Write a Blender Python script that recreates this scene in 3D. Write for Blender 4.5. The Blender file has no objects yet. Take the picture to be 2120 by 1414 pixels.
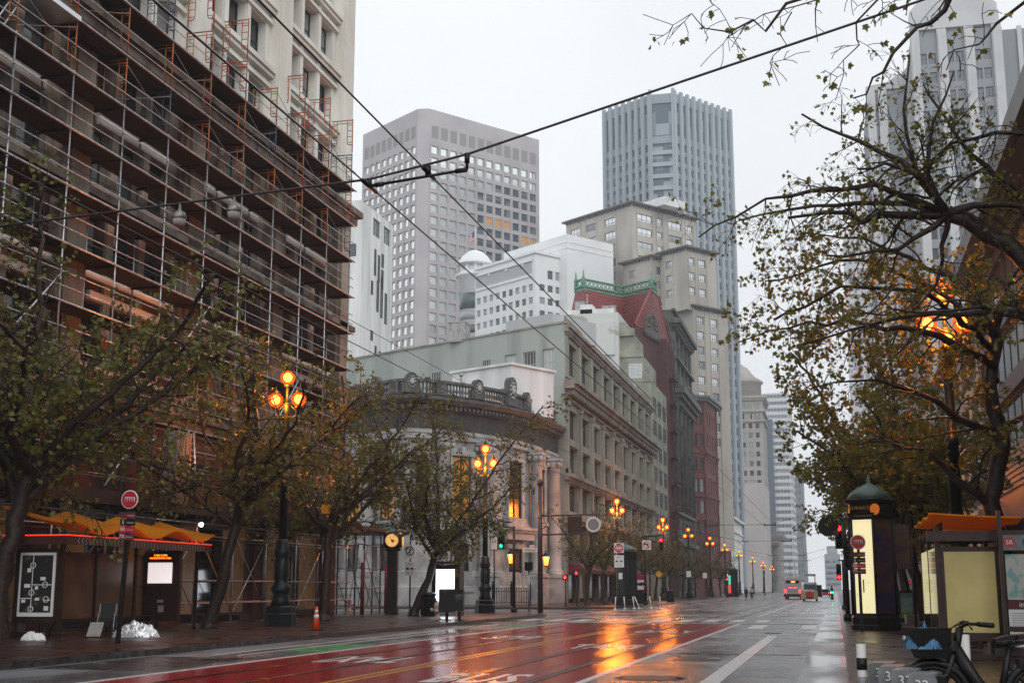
import bpy, math, random
from mathutils import Vector, Matrix
R_ = random.Random(11)
sc = bpy.context.scene
COL = sc.collection
rad = math.radians
# ---------------------------------------------------------------- camera, sky, sun, exposure
cam = bpy.data.objects.new('camera', bpy.data.cameras.new('camera')); COL.objects.link(cam)
cam.location = (0, 0, 1.6); cam.rotation_euler = (rad(100.6965), 0, rad(13.7427))
cam.data.sensor_width = 36; cam.data.lens = 36*2700/2120; cam.data.clip_end = 5000; cam.data.clip_start = .05
sc.camera = cam
w = bpy.data.worlds.new('World'); sc.world = w; w.use_nodes = True
nt = w.node_tree; nt.nodes.clear()
sky = nt.nodes.new('ShaderNodeTexSky'); sky.sky_type = 'NISHITA'; sky.sun_disc = False
sky.sun_elevation = rad(38); sky.sun_rotation = rad(150); sky.dust_density = 4; sky.air_density = 1
hs = nt.nodes.new('ShaderNodeHueSaturation'); hs.inputs['Saturation'].default_value = .18
mx = nt.nodes.new('ShaderNodeMix'); mx.data_type = 'RGBA'; mx.inputs[0].default_value = .88
mx.inputs[7].default_value = (9.0, 9.35, 9.7, 1)
bg = nt.nodes.new('ShaderNodeBackground'); bg.inputs[1].default_value = .126
wo = nt.nodes.new('ShaderNodeOutputWorld')
nt.links.new(sky.outputs[0], hs.inputs['Color']); nt.links.new(hs.outputs[0], mx.inputs[6])
cn = nt.nodes.new('ShaderNodeTexNoise'); cn.inputs['Scale'].default_value = 2.2; cn.inputs['Detail'].default_value = 5; ct = nt.nodes.new('ShaderNodeTexCoord')
nt.links.new(ct.outputs['Generated'], cn.inputs['Vector']); cr = nt.nodes.new('ShaderNodeMapRange'); cr.inputs[1].default_value = .3; cr.inputs[2].default_value = .7; cr.inputs[3].default_value = .91; cr.inputs[4].default_value = 1.05; nt.links.new(cn.outputs[0], cr.inputs[0])
vm = nt.nodes.new('ShaderNodeVectorMath'); vm.operation = 'SCALE'; nt.links.new(mx.outputs[2], vm.inputs[0]); nt.links.new(cr.outputs[0], vm.inputs['Scale'])
nt.links.new(vm.outputs[0], bg.inputs[0]); nt.links.new(bg.outputs[0], wo.inputs[0])
sun = bpy.data.objects.new('sun', bpy.data.lights.new('sun', 'SUN')); COL.objects.link(sun)
sun.data.energy = 1.0; sun.data.angle = rad(50); sun.data.color = (1, .97, .93)
sun.rotation_euler = (rad(52), 0, rad(30)); sun.location = (0, -20, 60)
sc.view_settings.view_transform = 'Standard'; sc.view_settings.look = 'None'
sc.view_settings.exposure = -.12; sc.view_settings.gamma = 1; sc.view_settings.use_curve_mapping = False
cy = sc.cycles
cy.use_denoising = True; cy.sample_clamp_indirect = 6; cy.sample_clamp_direct = 0
cy.max_bounces = 6; cy.diffuse_bounces = 2; cy.glossy_bounces = 3; cy.transmission_bounces = 4; cy.transparent_max_bounces = 8
cy.volume_bounces = 2; cy.caustics_reflective = False; cy.caustics_refractive = False
cy.use_adaptive_sampling = True; cy.adaptive_threshold = .02

# ---------------------------------------------------------------- materials
def mat(name, col, rough=.6, metal=0., col2=None, ns=3., detail=3., rough2=None, bump=0., bs=20., emit=None, es=0., spec=.5, rnd=0., lo=.4, hi=.65, stretch=None, trans=0.):
    m = bpy.data.materials.new(name); m.use_nodes = True
    t = m.node_tree; N = t.nodes; L = t.links; p = N['Principled BSDF']
    def c4(c): return (c[0], c[1], c[2], 1)
    p.inputs['Base Color'].default_value = c4(col); p.inputs['Roughness'].default_value = rough
    p.inputs['Metallic'].default_value = metal; p.inputs['Specular IOR Level'].default_value = spec
    if trans: p.inputs['Transmission Weight'].default_value = trans
    tc = N.new('ShaderNodeTexCoord'); co = tc.outputs['Object']
    if stretch:
        mp = N.new('ShaderNodeMapping'); mp.inputs['Scale'].default_value = stretch; L.new(co, mp.inputs[0]); co = mp.outputs[0]
    out = None
    if col2 is not None or rough2 is not None:
        nz = N.new('ShaderNodeTexNoise'); nz.inputs['Scale'].default_value = ns; nz.inputs['Detail'].default_value = detail
        L.new(co, nz.inputs['Vector'])
        rp = N.new('ShaderNodeMapRange'); rp.inputs[1].default_value = lo; rp.inputs[2].default_value = hi; L.new(nz.outputs[0], rp.inputs[0])
        if col2 is not None:
            mi = N.new('ShaderNodeMix'); mi.data_type = 'RGBA'; mi.inputs[6].default_value = c4(col); mi.inputs[7].default_value = c4(col2)
            L.new(rp.outputs[0], mi.inputs[0]); out = mi.outputs[2]
        if rough2 is not None:
            mr = N.new('ShaderNodeMapRange'); mr.inputs[3].default_value = rough; mr.inputs[4].default_value = rough2
            L.new(rp.outputs[0], mr.inputs[0]); L.new(mr.outputs[0], p.inputs['Roughness'])
    if rnd:
        oi = N.new('ShaderNodeObjectInfo'); hv = N.new('ShaderNodeHueSaturation')
        mv = N.new('ShaderNodeMapRange'); mv.inputs[3].default_value = 1-rnd; mv.inputs[4].default_value = 1+rnd
        L.new(oi.outputs['Random'], mv.inputs[0]); L.new(mv.outputs[0], hv.inputs['Value'])
        if out: L.new(out, hv.inputs['Color'])
        else: hv.inputs['Color'].default_value = c4(col)
        out = hv.outputs[0]
    if out: L.new(out, p.inputs['Base Color'])
    if bump:
        n2 = N.new('ShaderNodeTexNoise'); n2.inputs['Scale'].default_value = bs; n2.inputs['Detail'].default_value = 4; L.new(co, n2.inputs['Vector'])
        b = N.new('ShaderNodeBump'); b.inputs['Strength'].default_value = bump; b.inputs['Distance'].default_value = .02
        L.new(n2.outputs[0], b.inputs['Height']); L.new(b.outputs[0], p.inputs['Normal'])
    if emit is not None:
        p.inputs['Emission Color'].default_value = c4(emit); p.inputs['Emission Strength'].default_value = es
    return m

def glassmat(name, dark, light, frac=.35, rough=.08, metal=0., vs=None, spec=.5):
    """window glass: some panes have a paler base, for blinds and for painted sky reflection (per window object, or per floor cell vs)"""
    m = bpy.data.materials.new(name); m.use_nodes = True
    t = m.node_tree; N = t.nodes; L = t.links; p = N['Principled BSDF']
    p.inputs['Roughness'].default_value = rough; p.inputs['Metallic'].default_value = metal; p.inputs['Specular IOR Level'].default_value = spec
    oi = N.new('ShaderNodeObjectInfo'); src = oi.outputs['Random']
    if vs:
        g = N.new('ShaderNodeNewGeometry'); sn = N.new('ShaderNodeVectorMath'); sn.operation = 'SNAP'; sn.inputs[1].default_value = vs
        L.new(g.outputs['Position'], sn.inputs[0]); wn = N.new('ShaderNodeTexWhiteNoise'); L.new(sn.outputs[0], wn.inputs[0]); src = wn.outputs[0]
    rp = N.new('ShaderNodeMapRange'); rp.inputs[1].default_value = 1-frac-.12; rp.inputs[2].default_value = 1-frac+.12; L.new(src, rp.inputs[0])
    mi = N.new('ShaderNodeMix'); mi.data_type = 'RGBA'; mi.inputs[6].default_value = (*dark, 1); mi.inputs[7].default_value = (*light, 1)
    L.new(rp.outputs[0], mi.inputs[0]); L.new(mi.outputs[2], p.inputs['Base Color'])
    return m

def brickmat(name, c1, c2, mortar, bw, bh, rough, rough2=None, axis='XY', msz=.012, bump=.3, ns=1.2):
    m = bpy.data.materials.new(name); m.use_nodes = True
    t = m.node_tree; N = t.nodes; L = t.links; p = N['Principled BSDF']
    tc = N.new('ShaderNodeTexCoord'); co = tc.outputs['Object']
    if axis != 'XY':
        sp = N.new('ShaderNodeSeparateXYZ'); cb = N.new('ShaderNodeCombineXYZ'); L.new(co, sp.inputs[0])
        if axis == 'SUMZ':
            ad = N.new('ShaderNodeMath'); L.new(sp.outputs[0], ad.inputs[0]); L.new(sp.outputs[1], ad.inputs[1]); L.new(ad.outputs[0], cb.inputs[0])
        L.new(sp.outputs[2], cb.inputs[1]); co2 = cb.outputs[0]
    else: co2 = co
    b = N.new('ShaderNodeTexBrick'); b.inputs['Color1'].default_value = (*c1, 1); b.inputs['Color2'].default_value = (*c2, 1); b.inputs['Mortar'].default_value = (*mortar, 1)
    b.inputs['Scale'].default_value = 1; b.inputs['Mortar Size'].default_value = msz; b.inputs['Brick Width'].default_value = bw; b.inputs['Row Height'].default_value = bh
    L.new(co2, b.inputs[0])
    nz = N.new('ShaderNodeTexNoise'); nz.inputs['Scale'].default_value = ns; nz.inputs['Detail'].default_value = 4; L.new(co, nz.inputs['Vector'])
    rp = N.new('ShaderNodeMapRange'); rp.inputs[1].default_value = .35; rp.inputs[2].default_value = .68; L.new(nz.outputs[0], rp.inputs[0])
    hv = N.new('ShaderNodeHueSaturation'); mv = N.new('ShaderNodeMapRange'); mv.inputs[3].default_value = .65; mv.inputs[4].default_value = 1.25
    L.new(rp.outputs[0], mv.inputs[0]); L.new(mv.outputs[0], hv.inputs['Value']); L.new(b.outputs[0], hv.inputs['Color']); L.new(hv.outputs[0], p.inputs['Base Color'])
    p.inputs['Roughness'].default_value = rough
    if rough2 is not None:
        mr = N.new('ShaderNodeMapRange'); mr.inputs[3].default_value = rough; mr.inputs[4].default_value = rough2
        L.new(rp.outputs[0], mr.inputs[0]); L.new(mr.outputs[0], p.inputs['Roughness'])
    bp = N.new('ShaderNodeBump'); bp.inputs['Strength'].default_value = bump; bp.inputs['Distance'].default_value = .01; bp.invert = True
    L.new(b.outputs['Fac'], bp.inputs['Height']); L.new(bp.outputs[0], p.inputs['Normal'])
    return m

M = {}
M['asphalt'] = mat('wet_asphalt', (.085, .094, .102), .12, col2=(.17, .182, .195), rough2=.42, ns=.55, detail=6, bump=.5, bs=40, stretch=(1, .35, 1))
M['redlane'] = mat('wet_red_lane', (.36, .002, .016), .12, col2=(.07, .016, .022), rough2=.34, ns=1.5, detail=7, lo=.57, hi=.85, bump=.25, bs=40, stretch=(1, .16, 1))
M['greenlane'] = mat('wet_green_paint', (.02, .2, .05), .25, col2=(.05, .3, .1), rough2=.4, ns=3)
M['white_line'] = mat('white_road_paint', (.62, .62, .6), .3, col2=(.3, .3, .3), ns=5, detail=6, lo=.5, hi=.75)
M['yellow_line'] = mat('yellow_road_paint', (.45, .24, .02), .3, col2=(.2, .1, .02), ns=4, detail=6, lo=.5, hi=.75)
M['railsteel'] = mat('rail_steel', (.12, .12, .125), .25, 1.)
M['brickwalk'] = brickmat('wet_brick_paving', (.05, .013, .009), (.032, .010, .008), (.014, .009, .008), .2, .1, .22, .5, ns=.7)
M['kerb'] = mat('wet_granite_kerb', (.025, .024, .024), .25, col2=(.06, .057, .055), ns=4)
M['ground'] = mat('wet_ground', (.05, .05, .05), .4, col2=(.08, .08, .08), ns=.2)
M['galv'] = mat('galvanised_tube', (.5, .5, .52), .35, .85, col2=(.3, .3, .31), ns=8)
M['darktube'] = mat('weathered_tube', (.16, .14, .13), .45, .6, col2=(.3, .27, .25), ns=6)
M['orange'] = mat('orange_scaffold_paint', (.42, .11, .015), .5, col2=(.22, .07, .03), ns=5)
M['bluepaint'] = mat('blue_scaffold_paint', (.03, .06, .11), .5)
M['plank'] = mat('scaffold_plank', (.026, .019, .017), .75, col2=(.013, .010, .010), ns=6, stretch=(1, .15, 1))
M['alu'] = mat('aluminium', (.6, .6, .62), .3, .9)
M['black'] = mat('black_paint', (.008, .008, .009), .35, spec=.25)
M['blackmatte'] = mat('black_rubber', (.008, .008, .008), .55, spec=.25)
M['postgreen'] = mat('dark_green_paint', (.006, .012, .014), .35, col2=(.01, .017, .018), ns=9, spec=.25)
M['bark'] = mat('wet_bark', (.014, .009, .007), .5, col2=(.04, .024, .017), ns=7, detail=6, bump=.8, bs=18, spec=.3)
def leafmat(name, c1, c2):
    m = mat(name, c1, .4, col2=c2, ns=1.3); t = m.node_tree; N = t.nodes; L = t.links
    tr = N.new('ShaderNodeBsdfTranslucent'); mi = N.new('ShaderNodeMixShader'); mi.inputs[0].default_value = .45; p = N['Principled BSDF']
    L.new(p.inputs['Base Color'].links[0].from_socket, tr.inputs[0]); L.new(p.outputs[0], mi.inputs[1]); L.new(tr.outputs[0], mi.inputs[2]); L.new(mi.outputs[0], N['Material Output'].inputs[0]); return m
M['leafA'] = leafmat('young_leaf', (.15, .175, .024), (.12, .12, .02))
M['leafB'] = leafmat('brown_green_leaf', (.17, .12, .022), (.11, .11, .02))
M['shelterorange'] = leafmat('amber_roof_sheet', (.9, .40, .012), (.85, .34, .01))
M['leafC'] = leafmat('backlit_spring_leaf', (.19, .215, .028), (.13, .14, .022))  # right trees: sky backlight put into a lighter leaf colour
M['leafD'] = leafmat('backlit_rusty_leaf', (.19, .145, .022), (.15, .14, .025))  # brown leaf of the right trees, lightened for the same painted backlight
M['seed'] = mat('seed_ball', (.02, .015, .012), .8)
M['wire'] = mat('wire', (.012, .012, .014), .4)
M['white'] = mat('white_paint', (.7, .7, .7), .4)
M['red'] = mat('red_sign_paint', (.42, .01, .025), .35)
M['maroon'] = mat('maroon_cloth', (.12, .008, .016), .6, col2=(.06, .008, .014), ns=4)
M['yellow'] = mat('yellow_paint', (.6, .28, .02), .4)

M['brownmetal'] = mat('bronze_metal', (.05, .026, .021), .35, .5, col2=(.03, .017, .014), ns=5)
M['steel'] = mat('brushed_steel', (.3, .3, .31), .35, .8)
M['plasticgrey'] = mat('grey_dock_plastic', (.17, .18, .19), .4, col2=(.11, .115, .12), ns=6)
M['conc'] = mat('concrete', (.3, .29, .27), .7, col2=(.2, .19, .18), ns=2)
M['blackglass'] = mat('dark_glass', (.012, .014, .017), .06)
M['lamp'] = mat('lit_sodium_globe', (1, .6, .3), .4, emit=(1, .42, .11), es=7)
M['lampfar'] = mat('lit_sodium_globe_far', (1, .6, .3), .4, emit=(1, .38, .08), es=6)
def globemat(name, c, e, k=.55):
    m = bpy.data.materials.new(name); m.use_nodes = True; t = m.node_tree; N = t.nodes; N.clear(); L = t.links
    a = N.new('ShaderNodeBsdfTransparent'); a.inputs[0].default_value = (1, .85, .7, 1); b_ = N.new('ShaderNodeEmission'); b_.inputs[0].default_value = (*c, 1); b_.inputs[1].default_value = e
    mi = N.new('ShaderNodeMixShader'); mi.inputs[0].default_value = k; o = N.new('ShaderNodeOutputMaterial'); L.new(a.outputs[0], mi.inputs[1]); L.new(b_.outputs[0], mi.inputs[2]); L.new(mi.outputs[0], o.inputs[0]); return m
M['globe'] = globemat('frosted_amber_globe', (1, .11, .004), 1.9)
M['lantern'] = mat('lit_lantern_glass', (1, .7, .3), .4, emit=(1, .40, .06), es=2.6)
M['warmwin'] = mat('warm_lit_window', (.3, .2, .1), .3, emit=(1, .42, .06), es=.35, col2=(.15, .1, .05), ns=2)
M['warmdim'] = mat('dim_lit_window', (.3, .2, .12), .25, emit=(1, .5, .15), es=.035, col2=(.1, .07, .05), ns=1)
M['bulb'] = mat('lit_bulb', (1, .9, .7), .4, emit=(1, .8, .5), es=25)
M['redlight'] = mat('lit_red_signal', (1, .1, .1), .4, emit=(1, .012, .014), es=9)
M['greenlight'] = mat('lit_green_signal', (.1, 1, .5), .4, emit=(.02, 1, .35), es=10)
M['amberled'] = mat('lit_amber_led', (1, .3, .05), .4, emit=(1, .2, .01), es=5)
M['adwhite'] = mat('lit_white_panel', (1, 1, 1), .4, emit=(.85, .92, 1), es=4.5)
M['screen'] = mat('lit_screen', (1, 1, 1), .4, emit=(1, .9, .88), es=.8)
M['adcream'] = mat('lit_cream_panel', (.8, .75, .5), .4, emit=(1, .92, .5), es=.75, col2=(.75, .72, .55), ns=2.5)
M['tealglow'] = mat('lit_teal_strip', (.1, .8, .6), .4, emit=(.1, 1, .7), es=.5)
M['skin'] = mat('skin', (.45, .25, .18), .5)

# ---------------------------------------------------------------- mesh builder
def T(x=0, y=0, z=0, rz=0): return Matrix.Translation((x, y, z)) @ Matrix.Rotation(rz, 4, 'Z')
class MB:
    def __init__(s, mx=None): s.v = []; s.f = []; s.m = []; s.mx = mx; s.sm = []
    def add(s, vs, fs, mi=0, smooth=False):
        o = len(s.v)
        if s.mx is not None: vs = [tuple(s.mx @ Vector(v)) for v in vs]
        s.v.extend(vs)
        for f in fs: s.f.append([i+o for i in f]); s.m.append(mi); s.sm.append(smooth)
        return s
    def box(s, x0, x1, y0, y1, z0, z1, mi=0):
        return s.add([(x0,y0,z0),(x1,y0,z0),(x1,y1,z0),(x0,y1,z0),(x0,y0,z1),(x1,y0,z1),(x1,y1,z1),(x0,y1,z1)],
              [(0,3,2,1),(4,5,6,7),(0,1,5,4),(1,2,6,5),(2,3,7,6),(3,0,4,7)], mi)
    def cbox(s, c, sx, sy, sz, mi=0, rz=0, rx=0, ry=0):
        q = Matrix.Translation(c) @ Matrix.Rotation(rz, 4, 'Z') @ Matrix.Rotation(ry, 4, 'Y') @ Matrix.Rotation(rx, 4, 'X')
        vs = [tuple(q @ Vector((a*sx/2, b*sy/2, d*sz/2))) for d in (-1,1) for a, b in ((-1,-1),(1,-1),(1,1),(-1,1))]
        return s.add(vs, [(0,3,2,1),(4,5,6,7),(0,1,5,4),(1,2,6,5),(2,3,7,6),(3,0,4,7)], mi)
    def quad(s, a, b, c, d, mi=0): return s.add([a,b,c,d], [(0,1,2,3)], mi)
    def tube(s, pts, r, n=6, mi=0, cap=True, smooth=True):
        P = [Vector(p) for p in pts]; k = len(P)
        if not isinstance(r, (list, tuple)): r = [r]*k
        d = (P[1]-P[0]).normalized(); u = d.orthogonal().normalized(); vs = []; fs = []
        for i in range(k):
            if i == 0: t = P[1]-P[0]
            elif i == k-1: t = P[-1]-P[-2]
            else: t = P[i+1]-P[i-1]
            if t.length < 1e-9: t = d.copy()
            t.normalize(); u = (u-t*u.dot(t))
            if u.length < 1e-6: u = t.orthogonal()
            u.normalize(); v = t.cross(u); d = t
            for j in range(n):
                a = 2*math.pi*j/n; q = P[i]+(u*math.cos(a)+v*math.sin(a))*r[i]; vs.append((q.x, q.y, q.z))
        for i in range(k-1):
            for j in range(n):
                a = i*n+j; b = i*n+(j+1)%n; fs.append((a, b, b+n, a+n))
        if cap: fs.append(tuple(range(n-1, -1, -1))); fs.append(tuple(range((k-1)*n, k*n)))
        return s.add(vs, fs, mi, smooth)
    def lathe(s, prof, n=12, c=(0,0,0), mi=0, smooth=True, ph=0):
        vs = []; fs = []
        for r, z in prof:
            for j in range(n):
                a = 2*math.pi*j/n+ph; vs.append((c[0]+r*math.cos(a), c[1]+r*math.sin(a), c[2]+z))
        for i in range(len(prof)-1):
            for j in range(n):
                a = i*n+j; b = i*n+(j+1)%n; fs.append((a, b, b+n, a+n))
        fs.append(tuple(range(n-1, -1, -1))); fs.append(tuple(range((len(prof)-1)*n, len(prof)*n)))
        return s.add(vs, fs, mi, smooth)
    def ball(s, c, r, n=10, mi=0, sz=1.):
        k = max(4, n//2); pr = [(max(.001, r*math.sin(math.pi*i/k)), -r*sz*math.cos(math.pi*i/k)) for i in range(k+1)]
        return s.lathe(pr, n, c, mi)
    def prism(s, poly, z0, z1, mi=0):
        n = len(poly); vs = [(x, y, z0) for x, y in poly]+[(x, y, z1) for x, y in poly]
        fs = [tuple(range(n-1, -1, -1)), tuple(range(n, 2*n))]+[(i, (i+1)%n, (i+1)%n+n, i+n) for i in range(n)]
        return s.add(vs, fs, mi)
    def panel(s, poly, y0, y1, mi=0):
        """polygon in x-z, extruded along y"""
        n = len(poly); vs = [(x, y0, z) for x, z in poly]+[(x, y1, z) for x, z in poly]
        fs = [tuple(range(n)), tuple(range(2*n-1, n-1, -1))]+[(i, i+n, (i+1)%n+n, (i+1)%n) for i in range(n)]
        return s.add(vs, fs, mi)
    def disc(s, c, r, y0, y1, n=20, mi=0, sx=1.):
        return s.panel([(c[0]+r*sx*math.cos(2*math.pi*i/n), c[1]+r*math.sin(2*math.pi*i/n)) for i in range(n)], y0, y1, mi)
    def mesh(s, name, mats):
        me = bpy.data.meshes.new(name); me.from_pydata(s.v, [], s.f)
        if not isinstance(mats, (list, tuple)): mats = [mats]
        for q in mats: me.materials.append(q)
        me.polygons.foreach_set('material_index', s.m); me.polygons.foreach_set('use_smooth', s.sm); me.update()
        return me
    def build(s, name, mats, parent=None, loc=None, mx=None):
        return link(name, s.mesh(name, mats), parent, loc, mx)

def link(name, me, parent=None, loc=None, mx=None):
    o = bpy.data.objects.new(name, me); COL.objects.link(o)
    if parent: o.parent = parent
    if mx is not None: o.matrix_local = mx
    elif loc is not None: o.location = loc
    return o
def tag(o, label=None, cat=None, group=None, kind=None):
    if label: o['label'] = label
    if cat: o['category'] = cat
    if group: o['group'] = group
    if kind: o['kind'] = kind
    return o
def thing(name, label, cat, loc=(0,0,0), rz=0, group=None):
    o = bpy.data.objects.new(name, None); COL.objects.link(o); o.location = loc; o.rotation_euler = (0, 0, rz)
    o.empty_display_size = .3
    return tag(o, label, cat, group)
def copy_tree(o, parent=None, loc=None, rz=None, label=None):
    c = o.copy(); COL.objects.link(c)
    if parent: c.parent = parent; c.matrix_parent_inverse = o.matrix_parent_inverse.copy()
    if loc is not None: c.location = loc
    if rz is not None: c.rotation_euler = (0, 0, rz)
    if label: c['label'] = label
    for ch in list(o.children): copy_tree(ch, c)
    return c
def struct(name, mb, mats, **k): return tag(mb.build(name, mats, **k), kind='structure')
def text_mesh(body, size, mtl, ext=.002, align='CENTER', bold=False):
    cu = bpy.data.curves.new('lettering', 'FONT'); cu.body = body; cu.size = size; cu.extrude = ext; cu.align_x = align; cu.align_y = 'CENTER'
    if bold: cu.offset = size*.02
    cu.resolution_u = 2
    ob = bpy.data.objects.new('lettering', cu); COL.objects.link(ob)
    me = bpy.data.meshes.new_from_object(ob.evaluated_get(bpy.context.evaluated_depsgraph_get()))
    bpy.data.objects.remove(ob); bpy.data.curves.remove(cu)
    me.materials.clear(); me.materials.append(mtl); return me
def lettering(body, size, mtl, parent, mx, name='lettering', ext=.002, align='CENTER', bold=False):
    return link(name, text_mesh(body, size, mtl, ext, align, bold), parent, mx=mx)
FX = Matrix.Rotation(rad(90), 4, 'X')      # text lying in x-y -> standing, facing -y
# ---------------------------------------------------------------- ground, road, pavements
LK, RK = -16.2, .15            # kerb lines
g = MB(); g.box(-900, 700, -60, 1500, -.6, -.03); struct('ground', g, M['ground'])
g = MB(); g.box(-20.5, RK, -12, 1100, -.029, 0); g.box(-75, -20.5, 80.5, 100, -.029, 0)
struct('road', g, M['asphalt'])
def arc(cx, cy_, r, a0, a1, n=8): return [(cx+r*math.cos(rad(a0+(a1-a0)*i/n)), cy_+r*math.sin(rad(a0+(a1-a0)*i/n))) for i in range(n+1)]
p_left = [(-60, -12), (LK-.15, -12)]+arc(LK-.15-6, 74, 6, 0, 90)+[(-60, 80)]
g = MB(); g.prism(p_left, -.02, .15); struct('sidewalk', g, M['brickwalk'])
k_in = [(LK-.15, -12)]+arc(LK-.15-6, 74, 6, 0, 90)+[(-60, 80)]; k_out = [(LK, -12)]+arc(LK-.15-6, 74, 6.15, 0, 90)+[(-60, 80.15)]
def strip(inner, outer, z0, z1):
    g = MB()
    for i in range(len(inner)-1):
        a, b, c, d = inner[i], outer[i], outer[i+1], inner[i+1]
        g.add([(*a, z1), (*b, z1), (*c, z1), (*d, z1), (*b, z0), (*c, z0)], [(0,1,2,3), (1,4,5,2)])
    return g
struct('kerb', strip(k_in, k_out, -.02, .146), M['kerb'])
p2 = [(-75, 100)]+[(-30, 100)]+arc(-22.5, 105.5, 5.5, -90, 0)[:]+[(LK-.15, 113), (LK-.15, 1100), (-75, 1100)]
g = MB(); g.prism(p2, -.02, .15); struct('sidewalk', g, M['brickwalk'])
k2i = [(-75, 100), (-30, 100)]+arc(-22.5, 105.5, 5.5, -90, 0)+[(LK-.15, 113), (LK-.15, 1100)]
k2o = [(-75, 99.85), (-30, 99.85)]+arc(-22.5, 105.5, 5.65, -90, 0)+[(LK, 113), (LK, 1100)]
struct('kerb', strip(k2i, k2o, -.02, .146), M['kerb'])
g = MB(); g.box(RK+.15, 40, -12, 1100, -.02, .15); struct('sidewalk', g, M['brickwalk'])
g = MB(); g.box(RK, RK+.15, -12, 1100, -.02, .146); struct('kerb', g, M['kerb'])
g = MB(); g.box(RK-.9, RK-.002, -12, 1100, .002, .0045); struct('gutter', g, mat('wet_concrete_gutter', (.13, .13, .13), .12, col2=(.2, .2, .2), rough2=.35, ns=.6, stretch=(1, .3, 1)))
# red transit lanes (near block)
g = MB(); g.box(-12.55, -4.45, -12, 61, .0015, .004); struct('red_lane', g, M['redlane'])
g = MB()
def ln(x0, x1, y0, y1): g.box(x0, x1, y0, y1, .002, .009)
ln(-4.44, -4.28, -12, 61); ln(-4.42, -4.3, 76, 330); ln(-12.72, -12.56, -12, 61)
ln(-14.9, -14.78, 30, 58); ln(-14.2, -14.1, 30, 46)
ln(-2.36, -2.02, -12, 46.5)
ln(-3.9, -1.0, 47.4, 47.75); ln(-2.9, -.95, 44.2, 44.4)
for x in (-15.5, -14.2, -12.9, -11.6, -10.3, -9.0, -7.7, -6.4, -5.1, -3.9): ln(x, x+.62, 64.5, 68.5)
ln(-12.5, -.95, 62.2, 62.5) ; ln(-12.5, -4.5, 70.5, 70.8)
ln(-3.6, -2.95, 54, 59.5); ln(-1.5, -.9, 54, 59.5)
for y in (84, 97): ln(-2.4, -1.2, y, y+.35)
for y in (66, 75, 84): ln(-2.2, -2.05, y+20, y+24)
struct('road_markings', g, M['white_line'])
g = MB(); g.box(-2.9, -1.55, 54.2, 59.3, .002, .0085); struct('brick_crossing', g, brickmat('crossing_brick', (.16, .15, .15), (.12, .11, .11), (.3, .3, .3), .4, .2, .25, .4))
g = MB()
for x in (-8.62, -8.36): g.box(x-.055, x+.055, -12, 61, .004, .0095)
for x in (-6.9, -10.1): g.box(x-.06, x+.06, 78, 330, .002, .006)
struct('road_markings', g, M['yellow_line'])
g = MB()
for x in (-5.25, -6.685, -10.0, -11.435):
    for dx in (-.09, .06): g.box(x+dx, x+dx+.045, -12, 700, .004, .012)
struct('tram_rails', g, M['railsteel'])
g = MB()
for x in (-5.25, -6.685, -10.0, -11.435): g.box(x-.045, x+.06, -12, 700, .004, .0065)
struct('rail_grooves', g, M['black'])
# painted lane words
def word(txt, x, y, rz, L=2.6, wdt=.62):
    me = text_mesh(txt, 1.0, M['white_line'], .001, bold=True)
    o = link('lane_lettering', me); o.matrix_world = Matrix.Translation((x, y, .0075)) @ Matrix.Rotation(rz, 4, 'Z') @ Matrix.Diagonal((wdt*1.55, L*1.38, 1, 1))
    tag(o, kind='structure')
word('BUS', -6.35, 23.3, 0, 2.4); word('TAXI', -6.3, 36.6, 0, 2.6, .56); word('ONLY', -6.3, 49.6, 0, 2.6, .52)
word('TAXI', -10.45, 29.0, math.pi, 2.4, .56); word('BUS', -10.45, 43, math.pi, 2.6); word('ONLY', -10.45, 17.5, math.pi, 2.4, .52)
g = MB(); g.box(-14.0, -12.9, 32.0, 36.6, .002, .005); struct('green_bike_box', g, M['greenlane'])
g = MB(); g.box(-14.0, -12.9, 55, 58, .002, .005); struct('green_bike_box', g, M['greenlane'])
g = MB(); g.lathe([(.60, .003), (.60, .0065), (.66, .0065), (.66, .003)], 28, (-3.35, 24.2, 0), smooth=False); g.lathe([(.5, .0025), (.5, .005), (.01, .0055)], 28, (-3.35, 24.2, 0), smooth=False)
tag(g.build('manhole_ring', M['black']), 'thin dark manhole rim set in the grey lane in the foreground', 'manhole cover')
mh = MB(); mh.lathe([(.34, .15), (.34, .158), (.3, .16), (.02, .16)], 18)
tag(mh.build('manhole_cover', mat('green_cover', (.01, .12, .09), .3), loc=(-21.1, 42.3, 0)), 'small green utility cover in the wet brick pavement by the foil blanket', 'utility cover')
mh = MB(); mh.box(-.3, .3, -.45, .45, .0, .012)
for i in range(6): mh.box(-.27, .27, -.4+i*.15, -.34+i*.15, .012, .018)
tag(mh.build('drain_grate', M['railsteel'], loc=(-2.3, 48.9, 0)), 'barred drain grate at the end of the broad white stripe', 'drain grate')
# worn patches, seams and tyre-polished tracks in the asphalt
g = MB()
for x0, x1, y0, y1 in ((-3.9, -2.6, 30, 36.5), (-1.9, -.95, 25, 28.2), (-4.0, -2.45, 66, 74), (-15.9, -13.2, 24, 29), (-1.8, -.95, 38, 42), (-3.2, -2.5, 80, 88), (-11, -7, 84, 95)): g.box(x0, x1, y0, y1, .001, .0032)
struct('asphalt_patch', g, mat('dark_wet_patch', (.03, .032, .035), .1, col2=(.07, .074, .078), rough2=.35, ns=1.2, detail=6, bump=.3, bs=40))
g = MB(); rr_ = random.Random(9)
for x, y, L_ in ((-13.6, 36, 12), (-3.6, 92, 30)):
    pts = [(x+rr_.uniform(-.12, .12), y+L_*i/14, .006) for i in range(15)]; g.tube(pts, .007, 4)
for y in (33.2, 61.3, 79): g.tube([(-4.2+i*.3, y+rr_.uniform(-.05, .05), .006) for i in range(12)], .007, 4)
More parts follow.
